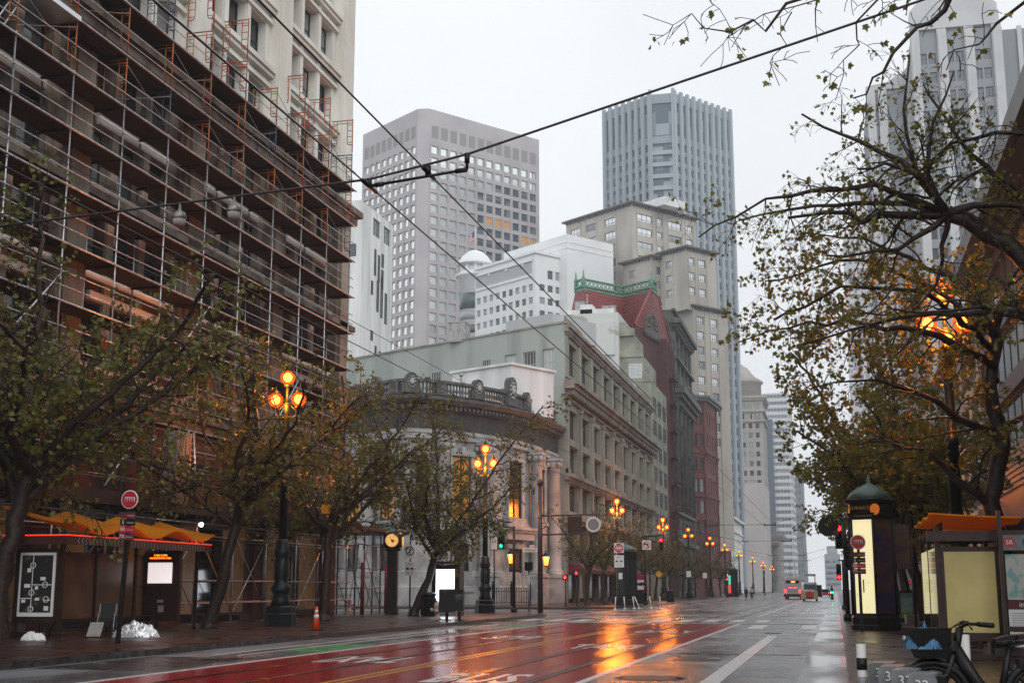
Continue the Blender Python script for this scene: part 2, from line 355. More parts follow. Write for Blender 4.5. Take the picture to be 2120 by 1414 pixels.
struct('crack_seal', g, M['blackmatte'])
# ---------------------------------------------------------------- building kit
CAMP = Vector((0, 0, 1.6))
_wc = {}
def winmesh(w, h, st):
    key = (round(w, 2), round(h, 2), st['id'])
    if key in _wc: return _wc[key]
    g = MB(); fw = st.get('fw', .08); d = .06
    if fw:
        g.box(0, fw, 0, d, 0, h); g.box(w-fw, w, 0, d, 0, h); g.box(fw, w-fw, 0, d, 0, fw); g.box(fw, w-fw, 0, d, h-fw, h)
        nx, nz = st.get('nx', 1), st.get('nz', 2); b = st.get('bar', .05)
        for i in range(1, nx): x = w*i/nx; g.box(x-b/2, x+b/2, .003, d-.003, fw, h-fw)
        for i in range(1, nz): z = h*i/nz if nz != 2 else h*st.get('split', .5); g.box(fw, w-fw, .006, d-.006, z-b/2, z+b/2)
    p = MB(); p.quad((fw*.5, d*.7, fw*.5), (w-fw*.5, d*.7, fw*.5), (w-fw*.5, d*.7, h-fw*.5), (fw*.5, d*.7, h-fw*.5))
    if fw: r = (g.mesh('window', st['fm']), p.mesh('pane', st['gm']))
    else: r = (p.mesh('window', st['gm']), None)
    _wc[key] = r; return r
def style(id_, fm, gm, **k): k.update(id=id_, fm=fm, gm=gm); return k

class Bld:
    def __init__(s, name, label, cat, loc, rz=0, group=None):
        s.root = thing(name, label, cat, loc, rz, group); s.wins = []; s.mw = Matrix.Translation(loc) @ Matrix.Rotation(rz, 4, 'Z')
    def part(s, name, mb, mats, **k): return mb.build(name, mats, s.root, **k)
    def win(s, mx, w, h, st): s.wins.append((mx, w, h, st))
    def grid(s, mb, mx, u0, u1, z0, z1, cols, rows, depth=.35, st=None, mi=0, rmi=None, skip=None):
        """wall sheet with real openings (reveals) in local x-z, facing -y, plus its windows"""
        rmi = mi if rmi is None else rmi
        xs = sorted({u0, u1, *[c for a in cols for c in a]}); zs = sorted({z0, z1, *[c for a in rows for c in a]})
        vs = []; fs = []; ms = []
        def q(a, b, c, d, m):
            o = len(vs); vs.extend(tuple(mx @ Vector(p)) for p in (a, b, c, d)); fs.append((o, o+1, o+2, o+3)); ms.append(m)
        def inc(a, b, L): return any(p-1e-6 <= a and b <= r+1e-6 for p, r in L)
        for i in range(len(xs)-1):
            cin = inc(xs[i], xs[i+1], cols); z = z0
            for k in range(len(zs)-1):
                if cin and inc(zs[k], zs[k+1], rows) and not (skip and skip(xs[i], zs[k])):
                    a, b, c, d = xs[i], xs[i+1], zs[k], zs[k+1]; e = depth
                    q((a,0,c),(a,e,c),(a,e,d),(a,0,d),rmi); q((b,e,c),(b,0,c),(b,0,d),(b,e,d),rmi)
                    q((a,0,c),(b,0,c),(b,e,c),(a,e,c),rmi); q((a,e,d),(b,e,d),(b,0,d),(a,0,d),rmi)
                    if st: s.win(mx @ Matrix.Translation((a, e-.08, c)), b-a, d-c, st)
                else: q((xs[i],0,zs[k]),(xs[i+1],0,zs[k]),(xs[i+1],0,zs[k+1]),(xs[i],0,zs[k+1]),mi)
        o = len(mb.v); mb.v.extend(vs)
        for f, m in zip(fs, ms): mb.f.append([i+o for i in f]); mb.m.append(m); mb.sm.append(False)
    def shell(s, mb, poly, z0, z1, open_edges=(), mi=0, roof_mi=0):
        n = len(poly)
        for i in range(n):
            if i in open_edges: continue
            a, b = poly[i], poly[(i+1)%n]; mb.add([(*a, z0), (*b, z0), (*b, z1), (*a, z1)], [(0,1,2,3)], mi)
        mb.add([(*p, z1-.02) for p in poly], [tuple(range(n))], roof_mi)
    def flush(s, keep=100, panes=True):
        def sz(t):
            p = s.mw @ t[0] @ Vector((t[1]/2, 0, t[2]/2)); v = p-CAMP
            c = math.cos(rad(13.7427)); q = math.sin(rad(13.7427)); rx = v.x*c+v.y*q; fy = -v.x*q+v.y*c
            k = 1. if abs(rx/max(fy, .1)) < .41 and (v.z/max(fy, .1)) < .47 else .01
            return -k*t[1]*t[2]/v.length_squared
        s.wins.sort(key=sz)
        for mx, w_, h, st in s.wins[:keep]:
            f, p = winmesh(w_, h, st); o = link('window', f, s.root, mx=mx)
            if p is not None:
                if panes: link('pane', p, o)
                else: link('pane', p, o)
        rest = s.wins[keep:]
        if rest:
            g = MB(); mats = []
            def mi(m):
                if m not in mats: mats.append(m)
                return mats.index(m)
            for mx, w_, h, st in rest:
                for me in winmesh(w_, h, st):
                    if me is None: continue
                    k = mi(me.materials[0]); o = len(g.v)
                    g.v.extend(tuple(mx @ v.co) for v in me.vertices)
                    for p in me.polygons: g.f.append([i+o for i in p.vertices]); g.m.append(k); g.sm.append(False)
            tag(g.build('window', mats, s.root), kind='stuff')
def spread(u0, u1, n, w_): # n openings of width w_ evenly between u0 and u1
    p = (u1-u0)/n; return [(u0+p*i+(p-w_)/2, u0+p*i+(p+w_)/2) for i in range(n)]
def rowsf(z0, n, pitch, h): return [(z0+i*pitch, z0+i*pitch+h) for i in range(n)]
def dent(mb, mx, u0, u1, z, h, out, pitch, mi=0):
    n = int((u1-u0)/pitch)
    for i in range(n):
        u = u0+(i+.5)*pitch; old = mb.mx; mb.mx = mx; mb.box(u-pitch*.25, u+pitch*.25, -out, .0-.001, z, z+h, mi); mb.mx = old
def bx(mb, mx, *a):
    old = mb.mx; mb.mx = mx; mb.box(*a); mb.mx = old
RY = rad(90); BG = rad(36.5)

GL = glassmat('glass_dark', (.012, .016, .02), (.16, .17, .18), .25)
GLs = glassmat('glass_sky', (.25, .28, .3), (.75, .78, .8), .6, metal=.6)  # sky reflection partly put into the pale base colour
GLl = glassmat('glass_pale_sky', (.5, .56, .58), (.92, .95, .93), .75, rough=.2, metal=.75)  # pale metallic base paints bright sky reflection into the panes
GLd = glassmat('glass_blue_dark', (.05, .075, .10), (.16, .2, .23), .25, vs=(3, 3, 3.9))
GLb = glassmat('glass_bluish', (.10, .145, .175), (.16, .2, .22), .4)

# ---------------------------------------------------------------- scaffolded stone office building (left)
CR = mat('cream_stone', (.8, .785, .73), .75, col2=(.6, .57, .5), ns=.45, detail=7, stretch=(1, 1, .3))
BR = mat('stained_brown_terracotta', (.06, .03, .022), .8, col2=(.12, .075, .055), ns=.6, detail=6, lo=.45, hi=.75)
WF = mat('dark_window_frame', (.02, .022, .025), .5)
s_old = style('old', WF, glassmat('glass_office', (.02, .025, .03), (.2, .22, .23), .35), nx=1, nz=2, fw=.1)
s_brn = style('brn', mat('brown_window_frame', (.16, .055, .02), .6), glassmat('glass_brown', (.05, .03, .02), (.2, .22, .23), .4), nx=1, nz=2, fw=.16)
b = Bld('office_building', 'tall cream stone office building wrapped in scaffolding along the left pavement', 'building', (-27, 8, 0), RY)
W_ = 61.4; I4 = Matrix.Identity(4)
wl = MB(); pil = MB(); pil2 = MB(); cor = MB(); sil = MB()
bays = []; e = W_-2.3
while e > 2: bays.append((e-7.2, e)); e -= 9.0
cols = []
for a, c in bays:
    for k in range(3): cols.append((a+.15+k*2.4, a+.15+k*2.4+1.75))
rl = [(9.9+3.45*i, 9.9+3.45*i+2.3) for i in range(4)]; ru = [(24.1+3.45*i, 24.1+3.45*i+2.35) for i in range(7)]
b.grid(wl, I4, 0, W_, 9.2, 16.2, cols, rl[:2], .45, s_old, 1, 1); b.grid(wl, I4, 0, W_, 16.2, 23.4, cols, rl[2:], .45, s_old, 3, 3)
b.grid(wl, I4, 0, W_, 23.4, 49, cols, ru, .5, s_old, 0, 0)
for a, c in bays:
    for g_, z, h in ((pil2, 9.2, 13.2), (pil, 23.3, 26)):
        bx(g_, I4, c+.02, c+1.78, -.45, -.002, z, z+h); bx(g_, I4, c+.3, c+1.5, -.6, -.452, z, z+h)
    for k in (1, 2): u = a+k*2.4-.27; bx(pil2, I4, u-.24, u+.24, -.14, -.003, 9.2, 22.4); bx(pil, I4, u-.2, u+.2, -.1, -.003, 24, 49)
    for i in range(8):
        z = 24.1-3.45*0+3.45*i
        bx(sil, I4, a-.1, c+.015, -.42, -.004, z-.28, z-.02); bx(sil, I4, a-.05, c-.0, -.3, -.004, z-.5, z-.29)
        bx(sil, I4, a+.05, c-.06, -.2, -.004, z+2.42, z+2.62)
    for i in range(4): z = 9.9+3.45*i; bx(sil, I4, a-.05, c, -.22, -.004, z-.25, z-.02); bx(sil, I4, a+.9, c-.9, -.16, -.004, z+2.4, z+2.75)
for z, h, o in ((22.85, .35, .95), (22.45, .38, .6), (8.6, .35, .7), (8.2, .38, .5), (16.1, .3, .6)): bx(cor, I4, -.3, W_+.35, -o, -.0045, z, z+h)
dent(cor, I4, 0, W_, 22.1, .33, .5, .7)
# corner return towards the cross street
b.grid(wl, T(W_, 0, 0, RY), 0, 26, 9.2, 49, spread(1.5, 25, 6, 1.7), rl+ru, .45, s_old, 0, 0)
wl.box(W_-2, W_, .6, 26, .15, 9.2, 2)
b.shell(wl, [(0, 0), (W_, 0), (W_, 26), (0, 26)], 9.2, 49, (0, 1))
b.part('wall', wl, [CR, BR, mat('dark_red_shopfront', (.07, .012, .01), .5), mat('stained_tan_terracotta', (.36, .31, .25), .8, col2=(.11, .07, .05), ns=.6, detail=7, lo=.42, hi=.68, stretch=(1, 1, .4))]); b.part('pilaster', pil, CR); b.part('lower_pilaster', pil2, mat('dirty_tan_stone', (.36, .31, .25), .8, col2=(.13, .09, .065), ns=.5, detail=7, stretch=(1, 1, .3))); b.part('cornice', cor, mat('stained_cornice_stone', (.22, .18, .14), .8, col2=(.08, .05, .035), ns=1, detail=6)); b.part('sill_course', sil, CR)
# ground floor shopfront
sf = MB(); sf.box(0, W_-2.2, .25, .6, 4.6, 9.2); sf.box(0, W_-.02, -.1, .24, 6.9, 8.15)
for a, c in bays: sf.box(c+.1, c+1.7, -.12, .5, .15, 6.88)
b.part('shopfront', sf, mat('dark_red_fascia', (.085, .013, .008), .45, col2=(.04, .01, .01), ns=2))
for n_, (a, c) in enumerate(bays):
    for k in range(3):
        p = MB(); p.box(a+k*2.4+.1, a+k*2.4+2.3, .3, .34, .5, 4.3)
        lit = (n_ in (0, 1, 2) and k in (0, 2)) or n_ == 3
        b.part('shop_window', p, M['warmdim'] if lit else M['blackglass'])
sg = MB(); sg.box(26, 34, -.16, -.102, 7.1, 7.95); o = b.part('shop_sign', sg, M['black'])
lettering('Marshalls', .62, M['conc'], o, Matrix.Translation((30, -.165, 7.5)) @ FX)
b.flush(100)

# ---------------------------------------------------------------- white building behind it
WH = mat('white_render', (.8, .81, .81), .8, col2=(.58, .59, .59), ns=.5, detail=8, stretch=(1, 1, .12))
st_w = style('ww', WF, GLb, nx=3, nz=4, fw=.1)
b = Bld('white_building', 'plain white rendered building with few scattered windows behind the scaffolded corner', 'building', (-67.9, 181.4, 0))
wl = MB(); sd = T(0, 0, 0, RY)
b.grid(wl, T(-24, 0, 0), 0, 24, 0, 60, [], []); b.grid(wl, sd, 0, 14.3, 0, 59.8, [(4.9, 8.2), (9.9, 13.1)], [(55.8, 58.6)], .3, st_w)
wl.add([(-24, 0, 59.9), (0, 0, 59.9), (0, 14.3, 59.7), (-24, 14.3, 59.7)], [(0, 1, 2, 3)]); wl.add([(0, 14.3, 0), (-24, 14.3, 0), (-24, 14.3, 59.7), (0, 14.3, 59.7)], [(0, 1, 2, 3)])
b.part('wall', wl, WH)
b.win(T(-2.4, -.06, 51.2), 1.5, 1.9, st_w)
for u, z, w2, h in ((5.6, 49.5, .9, 4.2), (7.3, 48.8, .9, 4.4), (9.0, 51.6, 1.0, 2.2), (9.0, 48, 1.0, 3.2), (4.4, 46.2, .9, 2.2), (7.0, 44.0, 1.0, 5.0), (8.8, 43.4, 1.1, 6.6), (10.8, 42.8, 1.1, 5.0), (4.6, 39.0, 1., 1.6), (6.6, 34.5, .8, 4), (8.6, 34, .8, 4), (10.6, 33.5, .8, 4)):
    b.win(T(.06, u, z, RY), w2, h, st_w)
b.flush()

# ---------------------------------------------------------------- corner bank with curved front
PATH = [(-75, 131.5), (-55, 119.6), (-37.4, 109.0), (-36.0, 108.6), (-34.6, 109.6), (-32.9, 111.6), (-31.3, 114.1), (-30.0, 117.0), (-29.1, 120.2), (-28.6, 123.6), (-28.3, 127.5), (-28.1, 134)]
PT = [Vector((x, y, 0)) for x, y in PATH]
SL = [0]
for i in range(1, len(PT)): SL.append(SL[-1]+(PT[i]-PT[i-1]).length)
def pn(i):
    a = PT[max(0, i-1)]; c = PT[min(len(PT)-1, i+1)]; t = (c-a).normalized(); return Vector((t.y, -t.x, 0))
def at(s_):
    for i in range(1, len(PT)):
        if s_ <= SL[i] or i == len(PT)-1:
            k = (s_-SL[i-1])/(SL[i]-SL[i-1]); p = PT[i-1].lerp(PT[i], k); t = (PT[i]-PT[i-1]).normalized()
            n = pn(i-1).lerp(pn(i), k).normalized(); return p, n, t
BR0 = Vector((-36, 108.6, 0))
def sweep(mb, prof, mi=0, s0=None):
    n = len(prof); vs = []; fs = []
    for i, p in enumerate(PT):
        nn = pn(i)
        for o, z in prof: q = p+nn*o-BR0; vs.append((q.x, q.y, z))
    for i in range(len(PT)-1):
        for j in range(n-1): fs.append((i*n+j, (i+1)*n+j, (i+1)*n+j+1, i*n+j+1))
    mb.add(vs, fs, mi)
BS = mat('grey_granite', (.42, .43, .43), .55, col2=(.25, .255, .26), ns=.8, detail=7)
BDK = mat('soot_dark_granite', (.10, .10, .098), .6, col2=(.05, .05, .05), ns=.9, detail=6)
bk = Bld('corner_bank', 'grey granite bank with a curved columned corner, dark frieze and roof balustrade', 'building', BR0)
wl = MB(); sweep(wl, [(.45, .15), (.45, 1.7), (.35, 1.8), (.3, 3.0), (.0, 3.1), (.0, 14.6)]); bk.part('wall', wl, BS)
wl = MB(); sweep(wl, [(.35, 14.6), (.35, 15.05), (.45, 15.05), (.45, 15.3), (.3, 15.32), (.3, 15.4)]); bk.part('architrave', wl, BS)
fr = MB(); sweep(fr, [(.28, 15.4), (.28, 17.0)]); bk.part('frieze', fr, mat('dark_blue_grey_frieze', (.045, .046, .052), .6, col2=(.025, .025, .03), ns=1.5))
cn = MB(); sweep(cn, [(.28, 17.0), (.55, 17.1), (.55, 17.5), (1.0, 17.6), (1.25, 17.95), (1.25, 18.15), (.2, 18.3), (.15, 18.5), (.25, 18.5), (.25, 18.6), (-.3, 18.6), (-.3, 18.3), (-6, 18.3)])
s_ = 0
while s_ < SL[-1]-.3:
    p, n, t = at(s_); q = p-BR0+n*.55; a = math.atan2(t.y, t.x)
    cn.cbox((q.x+n.x*.2, q.y+n.y*.2, 17.32), .22, .4, .3, 0, a); s_ += .5
bk.part('cornice', cn, BDK)
ra = MB(); sweep(ra, [(.2, 19.6), (.25, 19.6), (.25, 19.85), (-.25, 19.85), (-.25, 19.6), (.2, 19.6)])
s_ = 20.
k = 0
while s_ < SL[-1]-.4:
    p, n, t = at(s_); q = p-BR0; a = math.atan2(t.y, t.x)
    if k % 13 in (0, 1, 2): ra.cbox((q.x, q.y, 19.1), .36, .42, .99, 0, a)
    else: ra.lathe([(.1, 0), (.1, .08), (.06, .12), (.15, .38), (.07, .72), (.12, .9), (.12, 1.01)], 8, (q.x, q.y, 18.6))
    s_ += .36; k += 1
bk.part('balustrade', ra, mat('weathered_balustrade_stone', (.13, .13, .13), .7, col2=(.05, .05, .05), ns=1.5))
for s_, big in ((SL[2]-2.4, 0), (SL[3]+.3, 0), (SL[6], 0), (SL[7]+2.2, 1), (SL[8]+2.6, 0)):
    p, n, t = at(s_); q = p-BR0+n*.3; a = math.atan2(t.y, t.x); k = 1.0 if big else .66
    g = MB(T(q.x, q.y, 18.55, a)); g.box(-.85*k, .85*k, -.05, .35, 0, 1.9*k)
    g.disc((0, 1.9*k), .85*k, -.08, .38, 16); g.box(-1.25*k, -.86*k, 0, .3, 0, .8); g.box(.86*k, 1.25*k, 0, .3, 0, .8)
    o = g.build('cartouche', BDK, bk.root)
    g = MB(T(q.x, q.y, 18.55, a)); g.disc((0, 1.55*k), .42*k, -.22, -.085, 16, 0, .75)
    for i in range(10):
        a2 = i*.628; g.ball((.62*k*math.cos(a2)*.8, -.12, 1.45*k+.72*k*math.sin(a2)), .12*k, 6)
    g.build('oval_medallion', BS, o)
# columns and openings, positions along the path
def col(s_):
    p, n, t = at(s_); q = p-BR0+n*.75; a = math.atan2(t.y, t.x)
    g = MB(T(q.x, q.y, 0, a)); g.box(-.85, .85, -.85, .85, .15, 2.6); g.box(-.95, .95, -.95, .95, 2.6, 2.9)
    g.lathe([(.85, 2.9), (.85, 3.05), (.72, 3.1), (.8, 3.25), (.65, 3.4), (.62, 3.5), (.62, 7), (.53, 13.3), (.58, 13.35), (.58, 13.5)], 20)
    g.box(-.72, .72, -.72, .72, 14.3, 14.6)
    for sx in (-1, 1):
        for sy in (-.55, .55): g.tube([(sx*.55, sy-.15, 13.95), (sx*.55, sy+.15, 13.95)], .27, 10)
    g.lathe([(.5, 13.5), (.62, 13.9), (.66, 14.3)], 14)
    g.build('column', BS, bk.root)
def bwin(s_, w2, z0, z1, gm, arch=False, door=False):
    p, n, t = at(s_); q = p-BR0+n*.03; a = math.atan2(t.y, t.x); mx = T(q.x, q.y, 0, a)
    f = MB(); e = .28
    f.box(-w2/2-e, -w2/2, -.3, .1, z0, z1); f.box(w2/2, w2/2+e, -.3, .1, z0, z1); f.box(-w2/2-e-.1, w2/2+e+.1, -.42, .1, z1, z1+.45); f.box(-w2/2-e-.15, w2/2+e+.15, -.55, .1, z0-.35, z0)
    f.box(-.2, .2, -.5, .1, z1+.1, z1+.8)
    o = f.build('window_surround' if not door else 'door_surround', BS, bk.root, mx=mx)
    f = MB(); f.box(-w2/2, w2/2, -.06, -.02, z0, z1, 1)
    for x in (-w2/2+.06, 0, w2/2-.06): f.box(x-.06, x+.06, -.14, -.061, z0, z1)
    zs = [z0+.06, z0+(z1-z0)*.55, z0+(z1-z0)*.6, z1-.06]
    for z in zs: f.box(-w2/2, w2/2, -.13, -.0605, z-.06, z+.06)
    if arch:
        zc = z0+(z1-z0)*.78; r = w2*.42
        f.tube([(r*math.cos(rad(18*i)), -.1, zc+r*math.sin(rad(18*i))) for i in range(11)], .06, 5); f.tube([(r*.4*math.cos(rad(36*i)), -.1, zc+r*.45+r*.4*math.sin(rad(36*i))) for i in range(11)], .05, 5)
    f.build('door' if door else 'window', [M['black'], gm], o)
AMB = mat('amber_lit_glass', (.3, .17, .04), .3, emit=(1, .40, .04), es=.26, col2=(.1, .05, .01), ns=1.2)
DKB = mat('dark_bronze_glass', (.03, .018, .014), .2, col2=(.06, .03, .02), ns=1)
for s_ in (28.5, 36.1, 41.2, 48.4, 53.2, 62.9, 69.6): col(s_)
for s_ in (32.3, 38.65, 43.4): bwin(s_, 2.1, 7.4, 13.0, AMB, True)
bwin(50.7, 2.2, 7.4, 13.2, AMB, True); bwin(46.5, 1.1, 7.4, 13, DKB); bwin(58.7, 2.5, 8.0, 13.3, DKB); bwin(66.3, 1.6, 8.0, 13.2, DKB)
bwin(50.7, 1.8, 1.6, 5.4, DKB); bwin(43.4, 1.8, 1.6, 5.4, DKB); bwin(38.65, 1.8, 1.4, 5.4, DKB); bwin(58.7, 2.7, .16, 5.2, mat('dark_red_door', (.05, .02, .016), .4), door=True)
p, n, t = at(58.7); q = p-BR0; a = math.atan2(t.y, t.x)
g = MB(T(q.x, q.y, 0, a)); g.box(-2.6, 2.6, -.9, 0, 6.0, 6.9); g.box(-2.9, 2.9, -1.2, 0, 6.9, 7.15); g.panel([(-2.4, 7.15), (2.4, 7.15), (1.7, 7.5), (1.2, 7.6), (.7, 8.0), (-.7, 8.0), (-1.2, 7.6), (-1.7, 7.5)], -.7, -.1)
dent(g, T(q.x, q.y, 0, a), -2.6, 2.6, 6.65, .24, 1.1, .3)
g.build('door_pediment', BS, bk.root)
p, n, t = at(66.3); q = p-BR0; a = math.atan2(t.y, t.x)
g = MB(T(q.x, q.y, 0, a)); g.box(-.8, .8, -.35, -.28, .5, 2.7); g.build('door', M['black'], bk.root)
# roof plant room, bank lanterns
g = MB(); g.box(-4, 4, -3.2, 3.2, 0, 4.6); g.box(-4.2, 4.2, -3.4, 3.4, 4.6, 4.85)
o = g.build('roof_plant_room', WH, bk.root); o.location = (4.2, 17.5, 18.3); o.rotation_euler = (0, 0, rad(-28))
g = MB(); g.lathe([(.2, 0), (.2, 1.1), (.35, 1.2), (.35, 1.35)], 10); o = g.build('roof_vent', M['conc'], bk.root); o.location = (5.6, 12.5, 19.2)
fl = MB(); fl.add([(p.x-BR0.x, p.y-BR0.y, 18.25) for p in PT[2:]]+[(-20-BR0.x-8, 134-BR0.y, 18.25), (-75-BR0.x+10, 140-BR0.y, 18.25)], [tuple(range(len(PT)))]); bk.part('roof', fl, M['conc'])
def wall_lantern(x, y, z, lab):
    t = thing('wall_lantern', lab, 'lantern', (x, y, z), 0, 'lanterns flanking the bank door')
    g = MB(); g.lathe([(.02, -.55), (.16, -.45), (.2, -.4)], 6); g.lathe([(.36, .45), (.38, .5), (.3, .62), (.16, .78), (.05, .85), (.03, 1.0)], 6)
    for i in range(6):
        a = i*math.pi/3; g.tube([(.2*math.cos(a), .2*math.sin(a), -.4), (.36*math.cos(a), .36*math.sin(a), .45)], .02, 4)
    g.tube([(0, 0, .9), (-.1, .25, 1.0), (-.3, .8, .9)], .04, 5)
    g.build('lantern_frame', M['black'], t); g = MB(); g.lathe([(.18, -.4), (.34, .45)], 6); g.build('lantern_glass', M['lantern'], t)
p, n, t = at(56.4); wall_lantern(p.x+n.x*1.1, p.y+n.y*1.1, 4.2, 'glowing iron lantern on the bank wall left of its doorway')
p, n, t = at(62.2); wall_lantern(p.x+n.x*1.9, p.y+n.y*1.9, 4.1, 'glowing iron lantern on the bank wall right of its doorway, partly behind the signal pole')

# ---------------------------------------------------------------- grey-green department store
GG = mat('grey_green_stone', (.315, .31, .26), .7, col2=(.18, .18, .15), ns=.5, detail=7, stretch=(1, 1, .35))
GGs = mat('green_grey_stucco', (.38, .42, .39), .85, col2=(.25, .28, .26), ns=.5, detail=8, lo=.45, hi=.75, stretch=(1, 1, .12))
s_dep = style('dep', mat('green_black_frame', (.03, .035, .033), .5), glassmat('glass_store', (.02, .024, .026), (.12, .13, .13), .2), nx=4, nz=2, fw=.14, bar=.14, split=.68)
s_sid = style('sid', mat('pale_frame', (.4, .42, .4), .6), glassmat('glass_bars', (.05, .06, .06), (.5, .53, .53), .65), nx=4, nz=3, fw=.12, bar=.07)
b = Bld('department_store', 'long grey green store with three rows of tall windows, arches and a red awning', 'building', (-27, 134, 0), RY)
W_ = 67.; N_ = 9; bay = W_/N_
wl = MB(); cols = spread(.6, W_-.4, N_, 5.0)
b.grid(wl, I4, 0, W_, 8.6, 29.0, cols, [(9.6, 12.4), (13.75, 16.4), (17.3, 20.4), (24.0, 27.7)], .55, s_dep)
b.shell(wl, [(0, 0), (W_, 0), (W_, 30), (20.6, 38.8)], 0, 29.2, (0, 3))
b.part('wall', wl, [GG])
pil = MB()
for i in range(N_+1):
    u = .5+bay*i*(W_-1)/W_
    bx(pil, I4, max(.02, u-.55), u+.55, -.28, -.002, 13.45, 20.9); bx(pil, I4, max(.02, u-.7), u+.7, -.42, -.002, 20.6, 21.1); bx(pil, I4, max(.02, u-.65), u+.65, -.4, -.002, 13.4, 13.9)
    bx(pil, I4, max(.02, u-.5), u+.5, -.22, -.002, 23.6, 28.1); bx(pil, I4, max(.02, u-.45), u+.45, -.2, -.002, 9.4, 12.6)
for a, c in cols:
    bx(pil, I4, a-.12, a-.003, -.14, .2, 23.9, 27.8); bx(pil, I4, c+.003, c+.12, -.14, .2, 23.9, 27.8); bx(pil, I4, a-.1, c+.1, -.2, .1, 23.7, 23.97); bx(pil, I4, a-.1, c+.1, -.16, .1, 16.5, 17.2)
b.part('pilaster', pil, GG)
co = MB()
for z, h, o in ((22.75, .45, 1.5), (22.3, .44, 1.15), (21.2, .3, .35), (28.9, .35, .7), (28.5, .39, .45), (13.0, .38, .7), (12.7, .29, .45), (8.6, .35, .8), (8.2, .38, .5), (29.3, .9, .05)): bx(co, I4, -.6 if z < 23 else -.2, W_+.3, -o, -.004, z, z+h)
dent(co, I4, 0, W_, 21.7, .59, .95, .62); dent(co, I4, 0, W_, 28.2, .29, .35, .5); dent(co, I4, 0, W_, 12.45, .24, .35, .5)
b.part('cornice', co, mat('rust_stained_cornice', (.26, .245, .21), .75, col2=(.16, .11, .085), ns=.5, detail=6))
ar = MB(); arc_g = MB(); zb, zt = 4.35, 6.0; nA = 11
u = .4; cw = (W_-.8)/nA
for k in range(nA):
    a = u+k*cw; c = a+cw; m = (a+c)/2; r = cw/2-.45
    top = [(m-r*math.cos(rad(180*i/12)), zt+1.15*r*math.sin(rad(180*i/12))) for i in range(13)]
    for i in range(12):
        (x0, z0_), (x1, z1_) = top[i], top[i+1]
        ar.add([(x0, -.05, z0_), (x1, -.05, z1_), (x1, -.05, 8.22), (x0, -.05, 8.22), (x0, .45, z0_), (x1, .45, z1_)], [(0, 1, 2, 3), (0, 4, 5, 1)])
    bx(ar, I4, a, m-r, -.05, .5, zb-4.2, 8.22); bx(ar, I4, m+r, c, -.05, .5, zb-4.2, 8.22)
    g = MB(); g.panel([(m-r, zb)]+top+[(m+r, zb)], .4, .43, 1)
    for x in (-.5, 0, .5): g.box(m+x*r-.05, m+x*r+.05, .33, .395, zb, zt+r*.95)
    for z in (zb+.1, zt): g.box(m-r, m+r, .33, .392, z-.05, z+.05)
    b.part('arched_window', g, [WF, glassmat('glass_arch%d' % k, (.06, .075, .075), (.1, .12, .12), .5) if k == 0 else bpy.data.materials['glass_arch0']])
    g = MB(); g.box(m-r, m+r, .3, .36, .5, 3.4); b.part('shop_window', g, M['warmdim'] if k % 4 == 1 else mat('brown_dark_glass', (.03, .018, .014), .12) if k == 0 else bpy.data.materials['brown_dark_glass'])
b.part('arcade', ar, mat('ornate_pale_stone', (.34, .29, .24), .8, col2=(.14, .11, .09), ns=5, detail=6))
aw = MB(); aw.add([(1, -.06, 4.3), (40, -.06, 4.3), (40, -2.2, 3.45), (1, -2.2, 3.45), (1, -2.2, 3.1), (40, -2.2, 3.1), (1, -.06, 3.1), (40, -.06, 3.1)], [(0, 3, 2, 1), (3, 4, 5, 2), (0, 6, 4, 3), (1, 2, 5, 7)])
o = b.part('awning', aw, M['maroon'])
lettering('200', .6, M['conc'], o, Matrix.Translation((11, -2.215, 3.28)) @ FX)
# plain side wall turned to the camera
wl = MB(); ms = T(0, 0, 0, rad(62)) # placed from its corner, receding to the left
ang = rad(-28) - RY
ms = Matrix.Rotation(ang, 4, 'Z') @ Matrix.Translation((-44, 0, 0))
ws = [(40.9, 42.6), (38.1, 39.9), (35.4, 37.1), (32.0, 33.4), (29.8, 31.2), (27.5, 28.9), (23.9, 25.6), (17.8, 19.4), (14.2, 16), (11, 12.9), (7.2, 9)]
b.grid(wl, ms, 0, 44, 0, 29.4, [c for c in ws if c[0] > 34], [(22.6, 26.9)], .25, s_sid)
b.part('side_wall', wl, GGs)
for c in ws:
    if c[0] < 34:
        zz = 22.9 if c[0] < 30 else 23.4
        b.win(ms @ Matrix.Translation((c[0], -.06, zz if c[0] > 22 else 21.5)), c[1]-c[0], 3.4, s_sid)
cp = MB(); old = cp.mx; cp.mx = ms; cp.box(0, 44.1, -.12, .6, 29.4, 29.6); b.part('coping', cp, GG)
b.flush(100)
g = MB(); g.box(-3.6, 3.6, -3, 3, 0, 3.4); g.box(3.7, 6, -2, 2, 0, 2.6)
o = g.build('roof_hut', mat('grey_roof_hut', (.45, .47, .48), .8), b.root); o.location = (13.5, 5.0, 29.1); o.rotation_euler = (0, 0, -RY-rad(28))

# ---------------------------------------------------------------- stepped grey-green apartment block
SG = brickmat('green_grey_block', (.30, .31, .25), (.27, .28, .23), (.22, .23, .19), 1.6, .8, .85, axis='SUMZ', msz=.02, bump=.1, ns=.3)
WP = mat('patchy_white_paint', (.58, .6, .59), .8, col2=(.34, .36, .31), ns=.22, detail=5, lo=.55, hi=.6)
s_stp = style('stp', M['white'], GLs, nx=2, nz=3, fw=.1)
b = Bld('apartment_block', 'grey green apartment block stepping back in terraces with patchy white side wall', 'building', (-27, 203, 0))
st = MB(); st.box(-16, 0, 0, 19, 0, 33.8); st.box(-16, -1.3, .3, 16, 33.8, 37.9); st.box(-16, -2.6, .6, 14, 37.9, 41.4)
b.part('wall', st, SG)
st = MB(); st.box(-20, -5.0, -.8, 12, 29, 44.9); st.box(-9.0, -5.6, -1.2, 5, 38, 43.4); b.part('painted_wall', st, WP)
